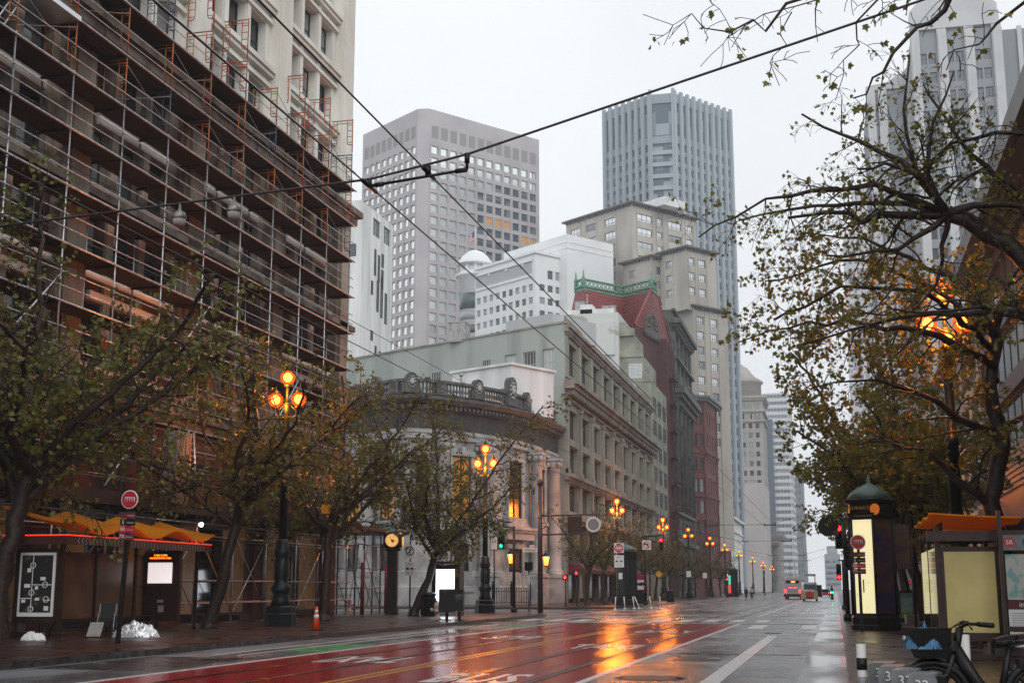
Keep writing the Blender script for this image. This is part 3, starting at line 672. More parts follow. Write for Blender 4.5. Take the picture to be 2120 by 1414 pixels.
st = MB(); st.box(-14, -6, 1, 9, 44.9, 46.0); st.box(-11.5, -9.5, 1, 4, 44.9, 46.8); b.part('roof', st, WH)
g = MB()
for z, x in ((33.8, 0), (37.9, -1.3), (41.4, -2.6)):
    g.panel([(x-3.8, z), (x, z), (x, z+1.0), (x-.6, z+1.1), (x-1.4, z+2.0), (x-2.4, z+2.1), (x-3.2, z+.9), (x-3.8, z+.9)], .31, .7); g.box(x-3.8, x+.1, .1 if x else -.1, .305, z-.2, z+.3)
b.part('parapet', g, SG)
for u, z in ((-6.4, 31.2), (-4.2, 31.2), (-6.4, 27.5), (-4.2, 27.5)): b.win(Matrix.Translation((u, -.06, z)), 1.7, 2.7, s_stp)
b.win(Matrix.Translation((-3.6, .24, 34.3)), 2.1, 2.3, s_stp)
for k in range(3):
    for i in range(8): b.win(T(.06, 1.5+k*6, 3.2+i*3.7, RY), 3.6, 2.5, s_dep)
b.flush()

# ---------------------------------------------------------------- red mansard building
RS = mat('red_slate', (.24, .045, .04), .55, col2=(.16, .03, .03), ns=1.5)
VG = mat('verdigris_copper', (.06, .2, .13), .6, col2=(.12, .34, .24), ns=2)
DR = mat('dark_red_brick', (.085, .022, .026), .75, col2=(.05, .016, .018), ns=1)
b = Bld('mansard_building', 'dark red building with red slate mansard roof and green crested ridge', 'building', (-27, 222, 0))
def rel(p): return (p[0]+27, p[1]-222, p[2])
P_ = rel((-29, 221, 53)); I_ = rel((-34.67, 225.2, 53)); J_ = rel((-40.4, 217.5, 53)); K_ = rel((-42.0, 218.9, 53))
HL = rel((-30.3, 209.2, 44.2)); HR = rel((-27.0, 229.4, 44.8)); IB = rel((-34.0, 220.0, 41)); JB = rel((-39.6, 213.5, 44)); KB = rel((-43.5, 217, 44)); P2 = rel((-28.6, 224, 53))
rf = MB()
rf.add([P_, I_, IB, HL], [(0, 1, 2, 3)]); rf.add([I_, J_, JB, IB], [(0, 1, 2, 3)]); rf.add([J_, K_, KB, JB], [(0, 1, 2, 3)])
rf.add([P_, HL, HR, P2], [(0, 1, 2, 3)]); rf.add([P_, P2, rel((-29, 236, 53)), rel((-42, 236, 53)), K_, J_, I_], [tuple(range(7))])
for A, Bq, Cq, D in ((P_, I_, IB, HL), (I_, J_, JB, IB), (P2, P_, HL, HR)):   # slate courses
    for i in range(1, 16):
        t_ = i/16; a = Vector(A).lerp(Vector(D), t_); c = Vector(Bq).lerp(Vector(Cq), t_); nn = (Vector(Bq)-Vector(A)).cross(Vector(D)-Vector(A)).normalized()
        if nn.y > 0: nn = -nn
        rf.tube([a+nn*.03, c+nn*.03], .07, 4)
for A, D in ((P_, HL), (P2, HR)): rf.tube([A, D], .22, 6)
b.part('roof', rf, RS)
cr = MB()
def crest(A, Bq):
    A = Vector(A); Bq = Vector(Bq); L_ = (Bq-A).length; a = math.atan2(Bq.y-A.y, Bq.x-A.x)
    for z, th in ((-.5, .5), (.1, .25), (1.35, .25)):
        c = (A+Bq)/2; cr.cbox((c.x, c.y, c.z+z), L_+.6, .45, th, 0, a)
    n_ = int(L_/.9)
    for i in range(n_+1):
        p = A.lerp(Bq, i/max(1, n_)); q = A.lerp(Bq, min(1, (i+1)/max(1, n_)))
        cr.tube([p+Vector((0, 0, .2)), q+Vector((0, 0, 1.25))], .09, 4); cr.tube([q+Vector((0, 0, .2)), p+Vector((0, 0, 1.25))], .09, 4)
for A, Bq in ((P_, I_), (I_, J_), (J_, K_), (P_, P2)): crest(A, Bq)
for q in (P_, J_, K_): cr.lathe([(.3, -.6), (.35, 1.5), (.2, 1.8), (.08, 2.8), (.01, 3.2)], 6, q)
b.part('ridge_cresting', cr, VG)
wl = MB(); hl, hr = Vector(HL), Vector(HR)
wl.add([(hl.x, hl.y, 20), (hr.x, hr.y, 20), (hr.x, hr.y, hr.z), (hl.x, hl.y, hl.z)], [(0, 1, 2, 3)]); wl.box(-16, 0, 0, 10.5, 0, 44); wl.box(-16, -6, -1.5, 0, 20, 42)
for i in range(5): wl.box(.0, .35, i*2.4, i*2.4+.5, .15, 44)
b.part('wall', wl, DR)
do = MB(); m_ = hl.lerp(hr, .42); a = math.atan2(hr.y-hl.y, hr.x-hl.x); dm = T(m_.x, m_.y, m_.z+.3, a)
do.mx = dm; do.box(-4.6, 4.6, -.5, .8, -1.1, -.3); do.panel([(3.1*math.cos(rad(180*i/16)), -.3+3.1*math.sin(rad(180*i/16))) for i in range(17)], -.4, .9); do.box(-3.3, 3.3, -.45, .9, -.3, .1)
for i in range(9): an = rad(20*i+10); do.ball((2.6*math.cos(an), -.45, -.1+2.6*math.sin(an)), .32, 6)
for i in range(7): an = rad(25*i+15); do.ball((1.5*math.cos(an), -.42, .1+1.5*math.sin(an)), .3, 6)
dent(do, dm, -4.6, 4.6, -1.5, .39, .5, .7)
b.part('dormer', do, BDK)
fe = MB()
for i in range(8):
    z = 5+i*4.6; fe.box(.36, 1.5, 1, 6, z, z+.12)
    for y in (1, 2.2, 3.5, 4.8, 6): fe.box(1.42, 1.48, y, y+.06, z, z+1.1)
    fe.box(1.42, 1.48, 1, 6, z+1.05, z+1.12); fe.tube([(1, 1.2, z), (1, 5.5, z+4.6)], .12, 4)
b.part('fire_escape', fe, M['black'])
for i in range(9):
    for k in range(4): b.win(T(.06, .6+k*2.4, 4+i*4.5, RY), 1.6, 3, s_dep)
b.win(Matrix.Translation((-2.2, -12, 37.5)), 1.2, 2.4, s_dep) if 0 else None
b.flush()

# ---------------------------------------------------------------- ornate dark classical bank tower
OD = mat('dark_grey_green_stone', (.12, .13, .125), .7, col2=(.05, .055, .055), ns=.8, detail=7)
b = Bld('ornate_building', 'narrow dark ornate building with stacked heavy cornices beside the red mansard', 'building', (-27, 233, 0), RY)
wl = MB(); W_ = 27
cols = spread(.5, W_-.3, 4, 4.6)
b.grid(wl, I4, 0, W_, 0, 51.5, cols, [(1, 7), (10.5, 13.5)]+[(16+i*4.0, 19.2+i*4) for i in range(5)]+[(38.6, 41), (44.5, 48)], .6, s_dep)
b.grid(wl, T(0, 20, 0, -RY), 0, 20, 0, 51.5, [], [], .3)
b.shell(wl, [(0, 0), (W_, 0), (W_, 20), (0, 20)], 0, 51.5, (0, 3)); b.part('wall', wl, OD)
co = MB(); co2 = MB(); co3 = MB()
for z, h, o in ((35.9, .9, 2.3), (35.2, .68, 1.7), (34.6, .58, 1.0), (42.3, .5, 1.1), (48.8, .9, 1.8), (48.2, .58, 1.2), (9, .7, 1.2), (14.4, .5, .8), (51.2, .4, .7)): bx(co if z > 33 and z < 37 else co2 if z > 40 else co3, I4, -o*.8, W_+o*.5, -o, -.003, z, z+h)
dent(co, I4, 0, W_, 34.0, .6, 1.3, .8); dent(co2, I4, 0, W_, 47.6, .6, 1.0, .8); b.part('cornice', co, OD); b.part('cornice', co2, OD); b.part('string_course', co3, OD)
pi = MB()
for i in range(5):
    u = .5+i*(W_-1)/4; pi.lathe([(.55, 15), (.55, 33.6), (.7, 33.8), (.75, 34.5)], 10, (u, -.3, 0)); bx(pi, I4, u-.6, u+.6, -.6, -.004, 37, 42.2); bx(pi, I4, u-.5, u+.5, -.5, -.004, 43, 47.5)
    pi.lathe([(.5, 0), (.8, .5), (.4, 1.2), (.6, 1.7), (.1, 2.4)], 8, (u, -1.2, 36.9))
b.part('pilaster', pi, OD)
g = MB(); old = g.mx; g.tube([(1, 5, 52.6), (W_-4, 5, 52.6)], 2.2, 14); b.part('roof', g, mat('grey_metal_roof', (.42, .45, .47), .5)); b.flush()
g = MB(); g.box(0, 20, 0, 3.5, 0, 51); o = g.build('party_wall', mat('blank_dark_wall', (.075, .06, .058), .85, col2=(.055, .05, .05), ns=.5), b.root); o.rotation_euler = (0, 0, RY); o.location = (W_+3.6, -.2, 0)

# ---------------------------------------------------------------- red brick corner building
RB = brickmat('red_brick', (.19, .045, .042), (.155, .04, .04), (.13, .06, .055), .5, .22, .8, axis='SUMZ', msz=.02, bump=.1, ns=.12)
s_rb = style('rb', mat('dark_red_frame', (.06, .03, .03), .5), glassmat('glass_rb', (.03, .035, .04), (.33, .4, .4), .4), nx=1, nz=2, fw=.12)
b = Bld('brick_building', 'red brick corner building with grey green cornice and arched lower windows', 'building', (-28.3, 305, 0))
pts = [(-14, -4.5), (-3.1, -1.6), (.1, .6), (1.3, 15), (1.3, 48), (-22, 48)]
wl = MB(); co = MB()
for i in range(4):
    a, c = Vector((*pts[i], 0)), Vector((*pts[i+1], 0)); L_ = (c-a).length; an = math.atan2(c.y-a.y, c.x-a.x); mx = T(a.x, a.y, 0, an)
    n_ = (4, 1, 3, 6)[i]; ww = (1.3, 1.5, 1.15, 1.6)[i]
    if i == 1: cols = [(L_/2-1.35, L_/2-.25), (L_/2+.25, L_/2+1.35)]
    elif i == 2: cols = [(2.2, 3.4), (5.6, 6.8), (9.0, 10.2), (12, 13.2)]
    else: cols = spread(.5, L_-.5, n_, ww)
    rws = [(9, 12), (13.8, 17), (18.5, 21.5), (23.4, 26.6), (28.3, 31.5), (34.2, 37), (39.2, 42)]
    b.grid(wl, mx, 0, L_, 0, 45, cols, rws, .45, s_rb)
    for z, h, o in ((45.3, .6, 1.3), (44.7, .58, .8)): bx(co, mx, -.3, L_+.3, -o, .0, z, z+h)
    for z, h, o in ((32.4, .4, .35), (22.3, .35, .3), (8, .4, .35)): bx(wl, mx, -.1, L_+.1, -o, -.003, z, z+h)
    for c0, c1 in cols:
        for r0, r1 in rws: bx(wl, mx, c0-.12, c1+.12, -.14, -.004, r0-.25, r0-.02); bx(wl, mx, c0-.12, c1+.12, -.1, -.004, r1+.02, r1+.3)
    bx(wl, mx, L_-.45, L_-.05, -.3, -.002, 0, 44.6)
wl.add([(*p, 44.9) for p in pts], [tuple(range(6))]); b.part('wall', wl, RB); b.part('cornice', co, mat('grey_green_cornice', (.12, .15, .145), .6))
b.flush(100)

# ---------------------------------------------------------------- small white classical building by the tower
b = Bld('white_classical_building', 'low white classical building with small blind arches between brick and dark tower', 'building', (-27, 362, 0), RY)
wl = MB(); cols = spread(1, 44, 12, 1.6); b.grid(wl, I4, 0, 46, 0, 21, cols, [(3, 11)], .6, s_old); b.grid(wl, T(0, 20, 0, -RY), 0, 20, 0, 21, [], []); b.shell(wl, [(0, 0), (46, 0), (46, 20), (0, 20)], 0, 21, (0, 3)); b.part('wall', wl, WH)
co = MB(); bx(co, I4, -.4, 46, -.9, -.01, 20.2, 20.8); bx(co, I4, -.2, 46, -.4, -.01, 16.8, 17.2); dent(co, I4, 0, 46, 14.5, .8, .3, 2); b.part('cornice', co, WH); b.flush()
# roof clutter on the middle distance roofs
def rooftop(par, nm, parts, m_):
    for (x, y, z, a, b_, c) in parts: g = MB(); g.box(-a/2, a/2, -b_/2, b_/2, 0, c); g.box(-a/2-.08, a/2+.08, -b_/2-.08, b_/2+.08, c, c+.1); o = g.build(nm, m_, par); o.location = (x, y, z)
b_roots = {o.name.split('.')[0]: o for o in COL.objects if o.parent is None}
VM = mat('galvanised_vent', (.4, .41, .42), .5, .3, col2=(.28, .27, .26), ns=2)
rooftop(b_roots['department_store'], 'roof_unit', [(22, 9, 29.3, 3, 2.4, 2.0), (29, 7, 29.3, 2, 2, 1.6), (37, 10, 29.3, 4, 3, 2.6), (46, 6, 29.3, 2, 2.6, 1.8), (8, 14, 29.3, 2, 2, 2.2)], VM)
rooftop(b_roots['apartment_block'], 'roof_unit', [(-8, 6, 46, 1.2, 1.2, 1.3), (-12, 4, 46, 1.6, 1.4, 1.8), (-6.2, 2, 44.9, .8, .8, 1.6)], VM)
for r_, x, y, z, h in (('department_store', 19, 4, 29.3, 3.2), ('department_store', 33, 3, 29.3, 2.6), ('apartment_block', -10.5, 2, 46, 2.4), ('corner_bank', 2, 10, 18.3, 3.2), ('corner_bank', -6, 9, 18.3, 2.6)):
    g = MB(); g.tube([(0, 0, 0), (0, 0, h)], .1, 8); g.tube([(0, 0, h), (0, 0, h+.3)], .18, 8); o = g.build('vent_pipe', VM, b_roots[r_]); o.location = (x, y, z)
# ================================================================ towers on the turned street grid and far buildings
# ---- checkered tower
TC = mat('fogged_pinkish_precast', (.47, .44, .45), .75, col2=(.40, .375, .39), ns=.12, detail=5)  # precast lightened so its colour carries painted fog fade
TCj = TC
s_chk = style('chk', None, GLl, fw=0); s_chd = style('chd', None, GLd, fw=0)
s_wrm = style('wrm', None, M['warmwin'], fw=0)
b = Bld('checkered_tower', 'pinkish grey office tower with a square grid of windows fading into fog', 'tower', (-122.66, 380.42, 0), -BG, 'office towers in the fog')
LL, RR = 34.6, 47.; H_ = 153.8; ch = 2.6; nL, nR = 9, 12
wl = MB()
zr = [H_-12.2-3.92*i for i in range(32)]
rws = sorted([(z-2.55, z) for z in zr])
colsL = spread(.8, LL-ch-.6, nL, 2.45); colsR = spread(.6, RR-1, nR, 2.75)
def sL(x, z): return False
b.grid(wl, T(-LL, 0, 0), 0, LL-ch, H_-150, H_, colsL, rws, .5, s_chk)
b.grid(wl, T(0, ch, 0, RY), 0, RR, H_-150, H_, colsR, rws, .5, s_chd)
# dark-blue panes on right part of right face, sky reflection painted by pale glass elsewhere
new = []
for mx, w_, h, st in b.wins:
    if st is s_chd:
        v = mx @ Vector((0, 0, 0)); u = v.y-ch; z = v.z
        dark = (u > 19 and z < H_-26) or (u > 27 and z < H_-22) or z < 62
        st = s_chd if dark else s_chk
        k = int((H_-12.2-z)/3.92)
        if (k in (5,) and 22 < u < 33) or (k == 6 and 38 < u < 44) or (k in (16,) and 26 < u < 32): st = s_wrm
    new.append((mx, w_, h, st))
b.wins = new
wl.add([(-ch, 0, H_-150), (0, ch, H_-150), (0, ch, H_), (-ch, 0, H_)], [(0, 1, 2, 3)])
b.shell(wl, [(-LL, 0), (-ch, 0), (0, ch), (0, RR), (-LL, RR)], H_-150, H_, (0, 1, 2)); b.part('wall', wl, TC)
jt = MB()
for a, c in colsL: bx(jt, T(-LL, 0, 0), (a+c)/2-1.85, (a+c)/2-1.65, -.12, -.003, H_-150, H_-11)
for a, c in colsR: bx(jt, T(0, ch, 0, RY), (a+c)/2-2.2, (a+c)/2-2.0, -.12, -.003, H_-150, H_-11)
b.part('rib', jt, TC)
for i in range(nL): b.win(T(-LL+colsL[i][0], -.05, H_-9.6), 2.45, 4.2, style('lou', None, mat('louvre_panel', (.27, .255, .26), .8), fw=0) if i == 0 else style('lou', None, bpy.data.materials['louvre_panel'], fw=0))
for i in range(nR): b.win(T(.05, ch+colsR[i][0], H_-9.6, RY), 2.75, 4.2, style('lou', None, bpy.data.materials['louvre_panel'], fw=0))
b.flush(100)

# ---- dark ribbed tower with blunt corner
OP = mat('fogged_blue_grey_panel', (.27, .32, .365), .6, col2=(.235, .285, .33), ns=.2)  # fog fade painted in as a paler, bluer panel tone
s_op = style('op', None, glassmat('fogged_ribbed_glass', (.09, .13, .17), (.3, .35, .38), .35, vs=(2, 2, 3.75)), fw=0)  # panes lightened too, fog fade put into the glass colour
b = Bld('ribbed_tower', 'tall blue grey tower with vertical ribs and a blunt glazed corner', 'tower', (-45.0, 379.5, 0), -BG, 'office towers in the fog')
H_ = 153.5; LL, RR, ch = 26.2, 26.2, 7.0
wl = MB(); rb = MB()
zr = sorted([(H_-17.5-3.75*i-2.3, H_-17.5-3.75*i) for i in range(36)])
nL, nR = 7, 9
mL = T(-LL-.5*ch, .5*ch, 0); mC = T(-.0, 0, 0)
pA = (-LL, 3.2); pB = (-ch*.72, 0.2); pC = (-.2, ch*.5); pD = (0, RR)
def fc(a, c, n_, cw, rr, st):
    a = Vector((*a, 0)); c = Vector((*c, 0)); L_ = (c-a).length; mx = T(a.x, a.y, 0, math.atan2(c.y-a.y, c.x-a.x))
    cl = spread(.2, L_-.2, n_, cw); b.grid(wl, mx, 0, L_, 0, H_-1.5, cl, rr, .45, st); return mx, cl, L_
for a, c, n_ in (((-LL, 0), (-6.0, 0), nL), ((0, 4.6), (0, RR+4.6), nR)):
    mx, cl, L_ = fc(a, c, n_, 1.35, zr+[(H_-15.2, H_-4.5)], s_op)
    pt = L_/n_
    for i in range(n_+1):
        u = i*pt*.995+.15; bx(rb, mx, u-.75, u+.75, -.4, -.002, 0, H_-.75 if i % 2 else H_-.85); 
        bx(rb, mx, u-.4, u+.4, -.62, -.402, 0, H_-.7)
mx, cl, L_ = fc((-6.0, 0), (0, 4.6), 1, 6.2, zr+[(H_-15.2, H_-4.5)], s_op)
for u in (.25, L_-.25): bx(rb, mx, u-.5, u+.5, -.5, -.002, 0, H_)
for z0_, z1_ in zr: bx(rb, mx, .75, L_-.75, -.25, -.003, z0_-1.35, z0_-.03)
b.shell(wl, [(-LL, 0), (-6, 0), (0, 4.6), (0, RR+4.6), (-LL, RR+4.6)], 0, H_-1.5, (0, 1, 2))
b.part('wall', wl, OP); b.part('rib', rb, mat('fogged_pale_blue_rib', (.34, .39, .43), .6)); b.flush(100)  # rib tone carries the same painted fog fade

# ---- stepped tan art deco block
EV = mat('dark_eaves', (.10, .10, .10), .7)
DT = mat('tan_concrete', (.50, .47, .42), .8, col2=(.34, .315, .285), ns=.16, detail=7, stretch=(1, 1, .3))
s_d3 = style('d3', mat('blue_grey_frame', (.12, .14, .15), .5), GLs, nx=3, nz=2, fw=.14, bar=.12, split=.3)
b = Bld('deco_block', 'stepped tan art deco block with banded windows and thin dark eaves', 'building', (-47.43, 325.4, 0), -BG)
wl = MB()
def dblock(x0, y0, L_, Rr, H_, cL, cR, nrow, pitch=3.75, h=2.0, top=2.6, dz=60):
    m1 = T(x0-L_, y0, 0); m2 = T(x0, y0, 0, RY); rr = sorted([(H_-top-h-pitch*i, H_-top-pitch*i) for i in range(nrow)])
    b.grid(wl, m1, 0, L_, H_-dz, H_, cL, rr, .3, s_d3); b.grid(wl, m2, 0, Rr, H_-dz, H_, cR, rr, .3, s_d3)
    b.shell(wl, [(x0-L_, y0), (x0, y0), (x0, y0+Rr), (x0-L_, y0+Rr)], H_-dz, H_, (0, 1))
    ev = MB(); bx(ev, m1, -.8, L_+.8, -1.0, -.003, H_-.35, H_+.1); bx(ev, m2, -.9, Rr+.6, -.995, -.004, H_-.345, H_+.105)
    for m_, LL_ in ((m1, L_), (m2, Rr)): dent(ev, m_, 0, LL_, H_-.9, .5, .6, 1.1)
    b.part('eaves', ev, EV)
    for m_, cc in ((m1, cL), (m2, cR)):
        for a, c in cc: bx(wl, m_, a-.45, a-.2, -.2, -.003, H_-dz, H_-1.2); bx(wl, m_, c+.2, c+.45, -.2, -.003, H_-dz, H_-1.2)
dblock(0, 0, 25.5, 24.4, 100.4, [(1.8, 5.4), (8.0, 11.8), (15.2, 19.2)], [(2, 7.4), (9.3, 11.2), (13.6, 18.6), (20.5, 23)], 12)
b2 = (-41.76+47.43, 319.45-325.4)
c_, s_n = math.cos(BG), math.sin(BG)
def loc2(wx, wy): dx, dy = wx+47.43, wy-325.4; return dx*c_-dy*s_n, dx*s_n+dy*c_
x1, y1 = loc2(-41.76, 319.45); dblock(x1, y1, 10.4, 20.4, 84.2, [(2.2, 4.4)], [(1.6, 7), (9.5, 11.5), (14, 18)], 9)
x1, y1 = loc2(-32.74, 316.3); dblock(x1, y1, 9, 11, 85.2, [(2, 4)], [(1, 3), (4.6, 7)], 3, dz=16)
x1, y1 = loc2(-31.4, 318.0); dblock(x1, y1, 5, 12.6, 70.5, [], [(1.2, 3.6), (6.2, 8.6)], 9)
st_ = MB(); st_.box(-6, 4, 8, 16, 100.4, 102.6); b.part('penthouse', st_, WH)
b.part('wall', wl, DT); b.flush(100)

# ---- white terraced hotel with domed turret
TW = mat('white_cladding', (.8, .82, .82), .7, col2=(.74, .76, .77), ns=.2)
s_tw = style('tw', None, glassmat('glass_terrace', (.07, .10, .11), (.28, .32, .34), .35), fw=0)
b = Bld('terraced_building', 'white office building with square windows, recessed terrace and round domed turret', 'building', (-68.8, 305.3, 0), -BG)
wl = MB(); LL, RR, H_ = 24.5, 12., 83.4
rr = sorted([(H_-8.0-3.33*i-1.7, H_-8.0-3.33*i) for i in range(9)])
cl = spread(.8, LL-.4, 9, 1.55); cr_ = spread(1.0, RR-.4, 4, 1.75)
b.grid(wl, T(-LL, 0, 0), 0, LL, 30, H_, cl, rr, .3, s_tw); 
b.grid(wl, T(0, 0, 0, RY), 0, RR, 30, H_, cr_, rr+[(H_-6.4, H_-4.2)], .3, s_tw, skip=lambda x, z: z > H_-7 and x < 2)
b.shell(wl, [(-LL, 0), (0, 0), (0, RR), (-LL, RR)], 30, H_, (0, 1))
wl.box(-22, 3.0, 8, 24, 60, 88.6); b.part('wall', wl, TW)
te = MB(); bx(te, I4, -LL+1, -1.2, -.06, -.002, H_-5.5, H_-2.3); b.part('terrace_shade_panel', te, mat('painted_recess_shade', (.42, .45, .47), .8))  # flat darker panel, recess shade painted as its colour
te = MB(); bx(te, I4, -LL+1, -1, -.25, -.061, H_-6.2, H_-5.5); bx(te, I4, -LL+.6, -.8, -.35, -.062, H_-2.3, H_-1.9)
for u in (-18, -11, -4.5): bx(te, I4, u-.3, u+.3, -.3, -.063, H_-3.0, H_-2.3)
bx(te, I4, -LL-.3, .3, -.4, -.003, H_-.5, H_+.15); bx(te, T(0, 0, 0, RY), -.3, RR, -.39, -.004, H_-.48, H_+.16)
for z in (85, 86.5): te.box(-22.1, 3.1, 7.9, 24, z, z+.18)
b.part('trim', te, TW)
tu = MB(); tc_ = (-LL-2.6, 2.4, 4.2)
tu.lathe([(4.0, 30), (4.0, 77.3), (5.1, 77.8), (5.2, 78.3), (4.3, 78.4), (4.1, 79)], 24, tc_); tu.lathe([(3.3, 79), (3.3, 81)], 24, tc_); tu.lathe([(4.9, 81), (4.9, 81.4), (4.2, 82.3), (3.3, 83.6), (2.0, 84.7), (.7, 85.2), (.02, 85.3)], 24, tc_)
for i in range(10): an = i*.628; tu.cbox((tc_[0]+3.6*math.cos(an), tc_[1]+3.6*math.sin(an), 84.2), .7, .7, 2, 0, an)
b.part('turret', tu, TW)
for z in (72.0, 67, 63.4, 59.9, 56.4, 52.8):
    g = MB(); g.lathe([(4.03, z-(3.2 if z == 72 else 1.1)), (4.03, z+1.1)], 24, tc_); b.part('turret_window', g, bpy.data.materials['glass_terrace'])
fp = MB(); fp.tube([(*tc_[:2], 89.4), (*tc_[:2], 95.7)], .12, 6); b.part('flagpole', fp, M['white'])
fg = MB()
for i in range(7):
    for k in range(6): x = -k*.42; y_ = .25*math.sin(k*1.1); fg.add([(tc_[0]+x, tc_[1]+y_, 95.4-i*.36-k*.28), (tc_[0]+x-.42, tc_[1]+.25*math.sin((k+1)*1.1), 95.4-i*.36-(k+1)*.28), (tc_[0]+x-.42, tc_[1]+.25*math.sin((k+1)*1.1), 95.04-i*.36-(k+1)*.28), (tc_[0]+x, tc_[1]+y_, 95.04-i*.36-k*.28)], [(0, 1, 2, 3)], 2 if (k < 3 and i < 4) else i % 2)
b.part('flag', fg, [mat('flag_red', (.45, .06, .07), .7), M['white'], mat('flag_blue', (.05, .08, .25), .7)])
b.flush(100)

# ---- far street wall
def simple(name, lab, cat, loc, W_, D_, H_, m_, colsF, colsS, rows_, st, rz=0, corn=True, grp=None, dep=.3, front=True):
    b = Bld(name, lab, cat, loc, rz, grp); wl = MB()
    b.grid(wl, T(-W_, 0, 0), 0, W_, 0, H_, colsF, rows_, dep, st); b.grid(wl, T(0, 0, 0, RY), 0, D_, 0, H_, colsS, rows_, dep, st)
    b.shell(wl, [(-W_, 0), (0, 0), (0, D_), (-W_, D_)], 0, H_, (0, 1)); b.part('wall', wl, m_)
    if corn:
        c = MB(); c.box(-W_-1, 1, -1, D_, H_-2.2, H_-1.2); c.box(-W_-1.6, 1.6, -1.6, D_, H_-1.2, H_); b.part('cornice', c, m_)
    return b
b = simple('blank_building', 'pale blank walled building between the dark tower and the striped tower', 'building', (-27.3, 545, 0), 16, 50, 44, mat('pale_blank_wall', (.50, .47, .45), .85, col2=(.44, .42, .41), ns=.1), [], [], [], None, corn=False); b.flush()
HB = mat('grey_tan_stone', (.38, .36, .33), .8, col2=(.30, .285, .265), ns=.3)
b = simple('round_cornered_building', 'tan stone high rise with ornate arcaded crown beyond the blank pale wall', 'building', (-29.2, 600, 0), 24, 30, 88, HB, spread(1, 23, 7, 1.7), spread(1, 29, 8, 1.7), rowsf(30, 12, 4.3, 2.4)+[(82, 84)], s_rb)
c = MB(); 
for z in (76, 80.5): c.box(-25, 1, -1, 30, z, z+.8)
for i in range(14): c.box(-24+i*1.75, -23.1+i*1.75, -.6, -.01, 76.8, 80)
c.lathe([(9, 88), (9, 95), (10, 95.5), (10, 96.5), (6, 99), (3, 103), (.1, 105)], 16, (-10, 14, 0)); b.part('crown', c, HB); b.flush()
b = simple('glass_tower', 'dark blue glass slab rising behind the pale blank building', 'tower', (-30, 720, 0), 14, 30, 92, GLb, [], [], [], None, corn=False, grp=None); b.flush()
SW = mat('white_spandrel', (.62, .64, .65), .6); s_sw = style('sw', mat('pale_mullion', (.4, .43, .45), .5), glassmat('glass_striped', (.10, .13, .15), (.2, .24, .26), .3), nx=7, nz=1, fw=.3, bar=.35)
b = Bld('striped_tower', 'white and blue banded tower with long ribbon windows far down the street', 'tower', (-22.6, 800, 0), 0, 'office towers in the fog')
wl = MB(); H_ = 118
rr = rowsf(4, 28, 4.1, 2.3); b.grid(wl, T(-16, 0, 0), 0, 14.5, 0, H_, [(.4, 14.3)], rr, .3, s_sw); b.grid(wl, T(-1.5, 0, 0, rad(45)), 0, 2.12, 0, H_, [(.1, 2.0)], rr, .3, s_sw); b.grid(wl, T(0, 1.5, 0, RY), 0, 40, 0, H_, [(.5, 39)], rr, .3, s_sw)
b.shell(wl, [(-16, 0), (-1.5, 0), (0, 1.5), (0, 42), (-16, 42)], 0, H_, (0, 1, 2)); b.part('wall', wl, SW); b.flush()
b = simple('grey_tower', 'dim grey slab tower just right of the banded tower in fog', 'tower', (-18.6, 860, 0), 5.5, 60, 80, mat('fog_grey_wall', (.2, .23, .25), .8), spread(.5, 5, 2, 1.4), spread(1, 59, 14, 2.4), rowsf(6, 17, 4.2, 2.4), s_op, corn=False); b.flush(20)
b = simple('small_stone_building', 'small pale stone corner building with heavy cornice below the banded tower', 'building', (-25.2, 640, 0), 9, 40, 27, HB, spread(1, 8, 3, 1.4), spread(1, 39, 9, 2), rowsf(5, 4, 4.4, 2.6), s_rb); b.flush()
b = simple('dark_stone_building', 'weathered dark stone building with cornice left of the small pale one', 'building', (-26.5, 610, 0), 5, 20, 22, OD, spread(.5, 4.5, 2, 1.2), spread(1, 19, 5, 2), rowsf(4, 3, 5, 3), s_rb); b.flush()
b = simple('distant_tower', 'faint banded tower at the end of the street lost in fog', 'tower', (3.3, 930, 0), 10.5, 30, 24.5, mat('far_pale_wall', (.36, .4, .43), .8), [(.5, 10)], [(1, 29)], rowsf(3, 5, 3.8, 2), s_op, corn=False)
g = MB(); g.box(-8.7, -1.7, 3, 20, 24.5, 30); b.part('crown', g, bpy.data.materials['far_pale_wall']); b.flush()
b = simple('distant_block', 'faint grey block behind the bus at the vanishing point', 'building', (-20.5, 1000, 0), 7, 30, 28, bpy.data.materials['fog_grey_wall'], spread(.5, 6.5, 3, 1.4), [], rowsf(4, 5, 4.2, 2.4), s_op, corn=False); b.flush()

# ---------------------------------------------------------------- right side
RT = mat('white_grey_stone', (.55, .56, .57), .75, col2=(.48, .49, .5), ns=.2)
RTg = mat('grey_spandrel', (.27, .29, .31), .75)
s_rt = style('rt', mat('dark_sash', (.07, .08, .1), .5), glassmat('glass_deco', (.04, .05, .07), (.2, .23, .26), .3), nx=2, nz=2, fw=.12)
b = Bld('deco_tower', 'white art deco tower with pale ribs and grey window strips above the right hand trees', 'tower', (18.4, 240, 0), 0, 'office towers in the fog')
wl = MB(); rbb = MB(); H_ = 105; rws = rowsf(30, 19, 3.72, 2.1)
nb = 3; pw = 14.4/3
cols = []
for i in range(3): u = i*pw+.9; cols += [(u, u+1.25), (u+1.65, u+2.9)]
b.grid(wl, I4, 0, 14.6, 0, H_, cols, rws, .3, s_rt, 0)
b.shell(wl, [(0, 0), (14.6, 0), (14.6, 30), (0, 30)], 0, H_, (0,), 0)
b.grid(wl, T(-8.7, 5, 0), 0, 8.7, 0, 103.5-9, [(3.4, 4.9)], rws[:-2], .3, s_rt, 0); wl.box(-8.7, 0, 5.01, 30, 0, 94.4); 
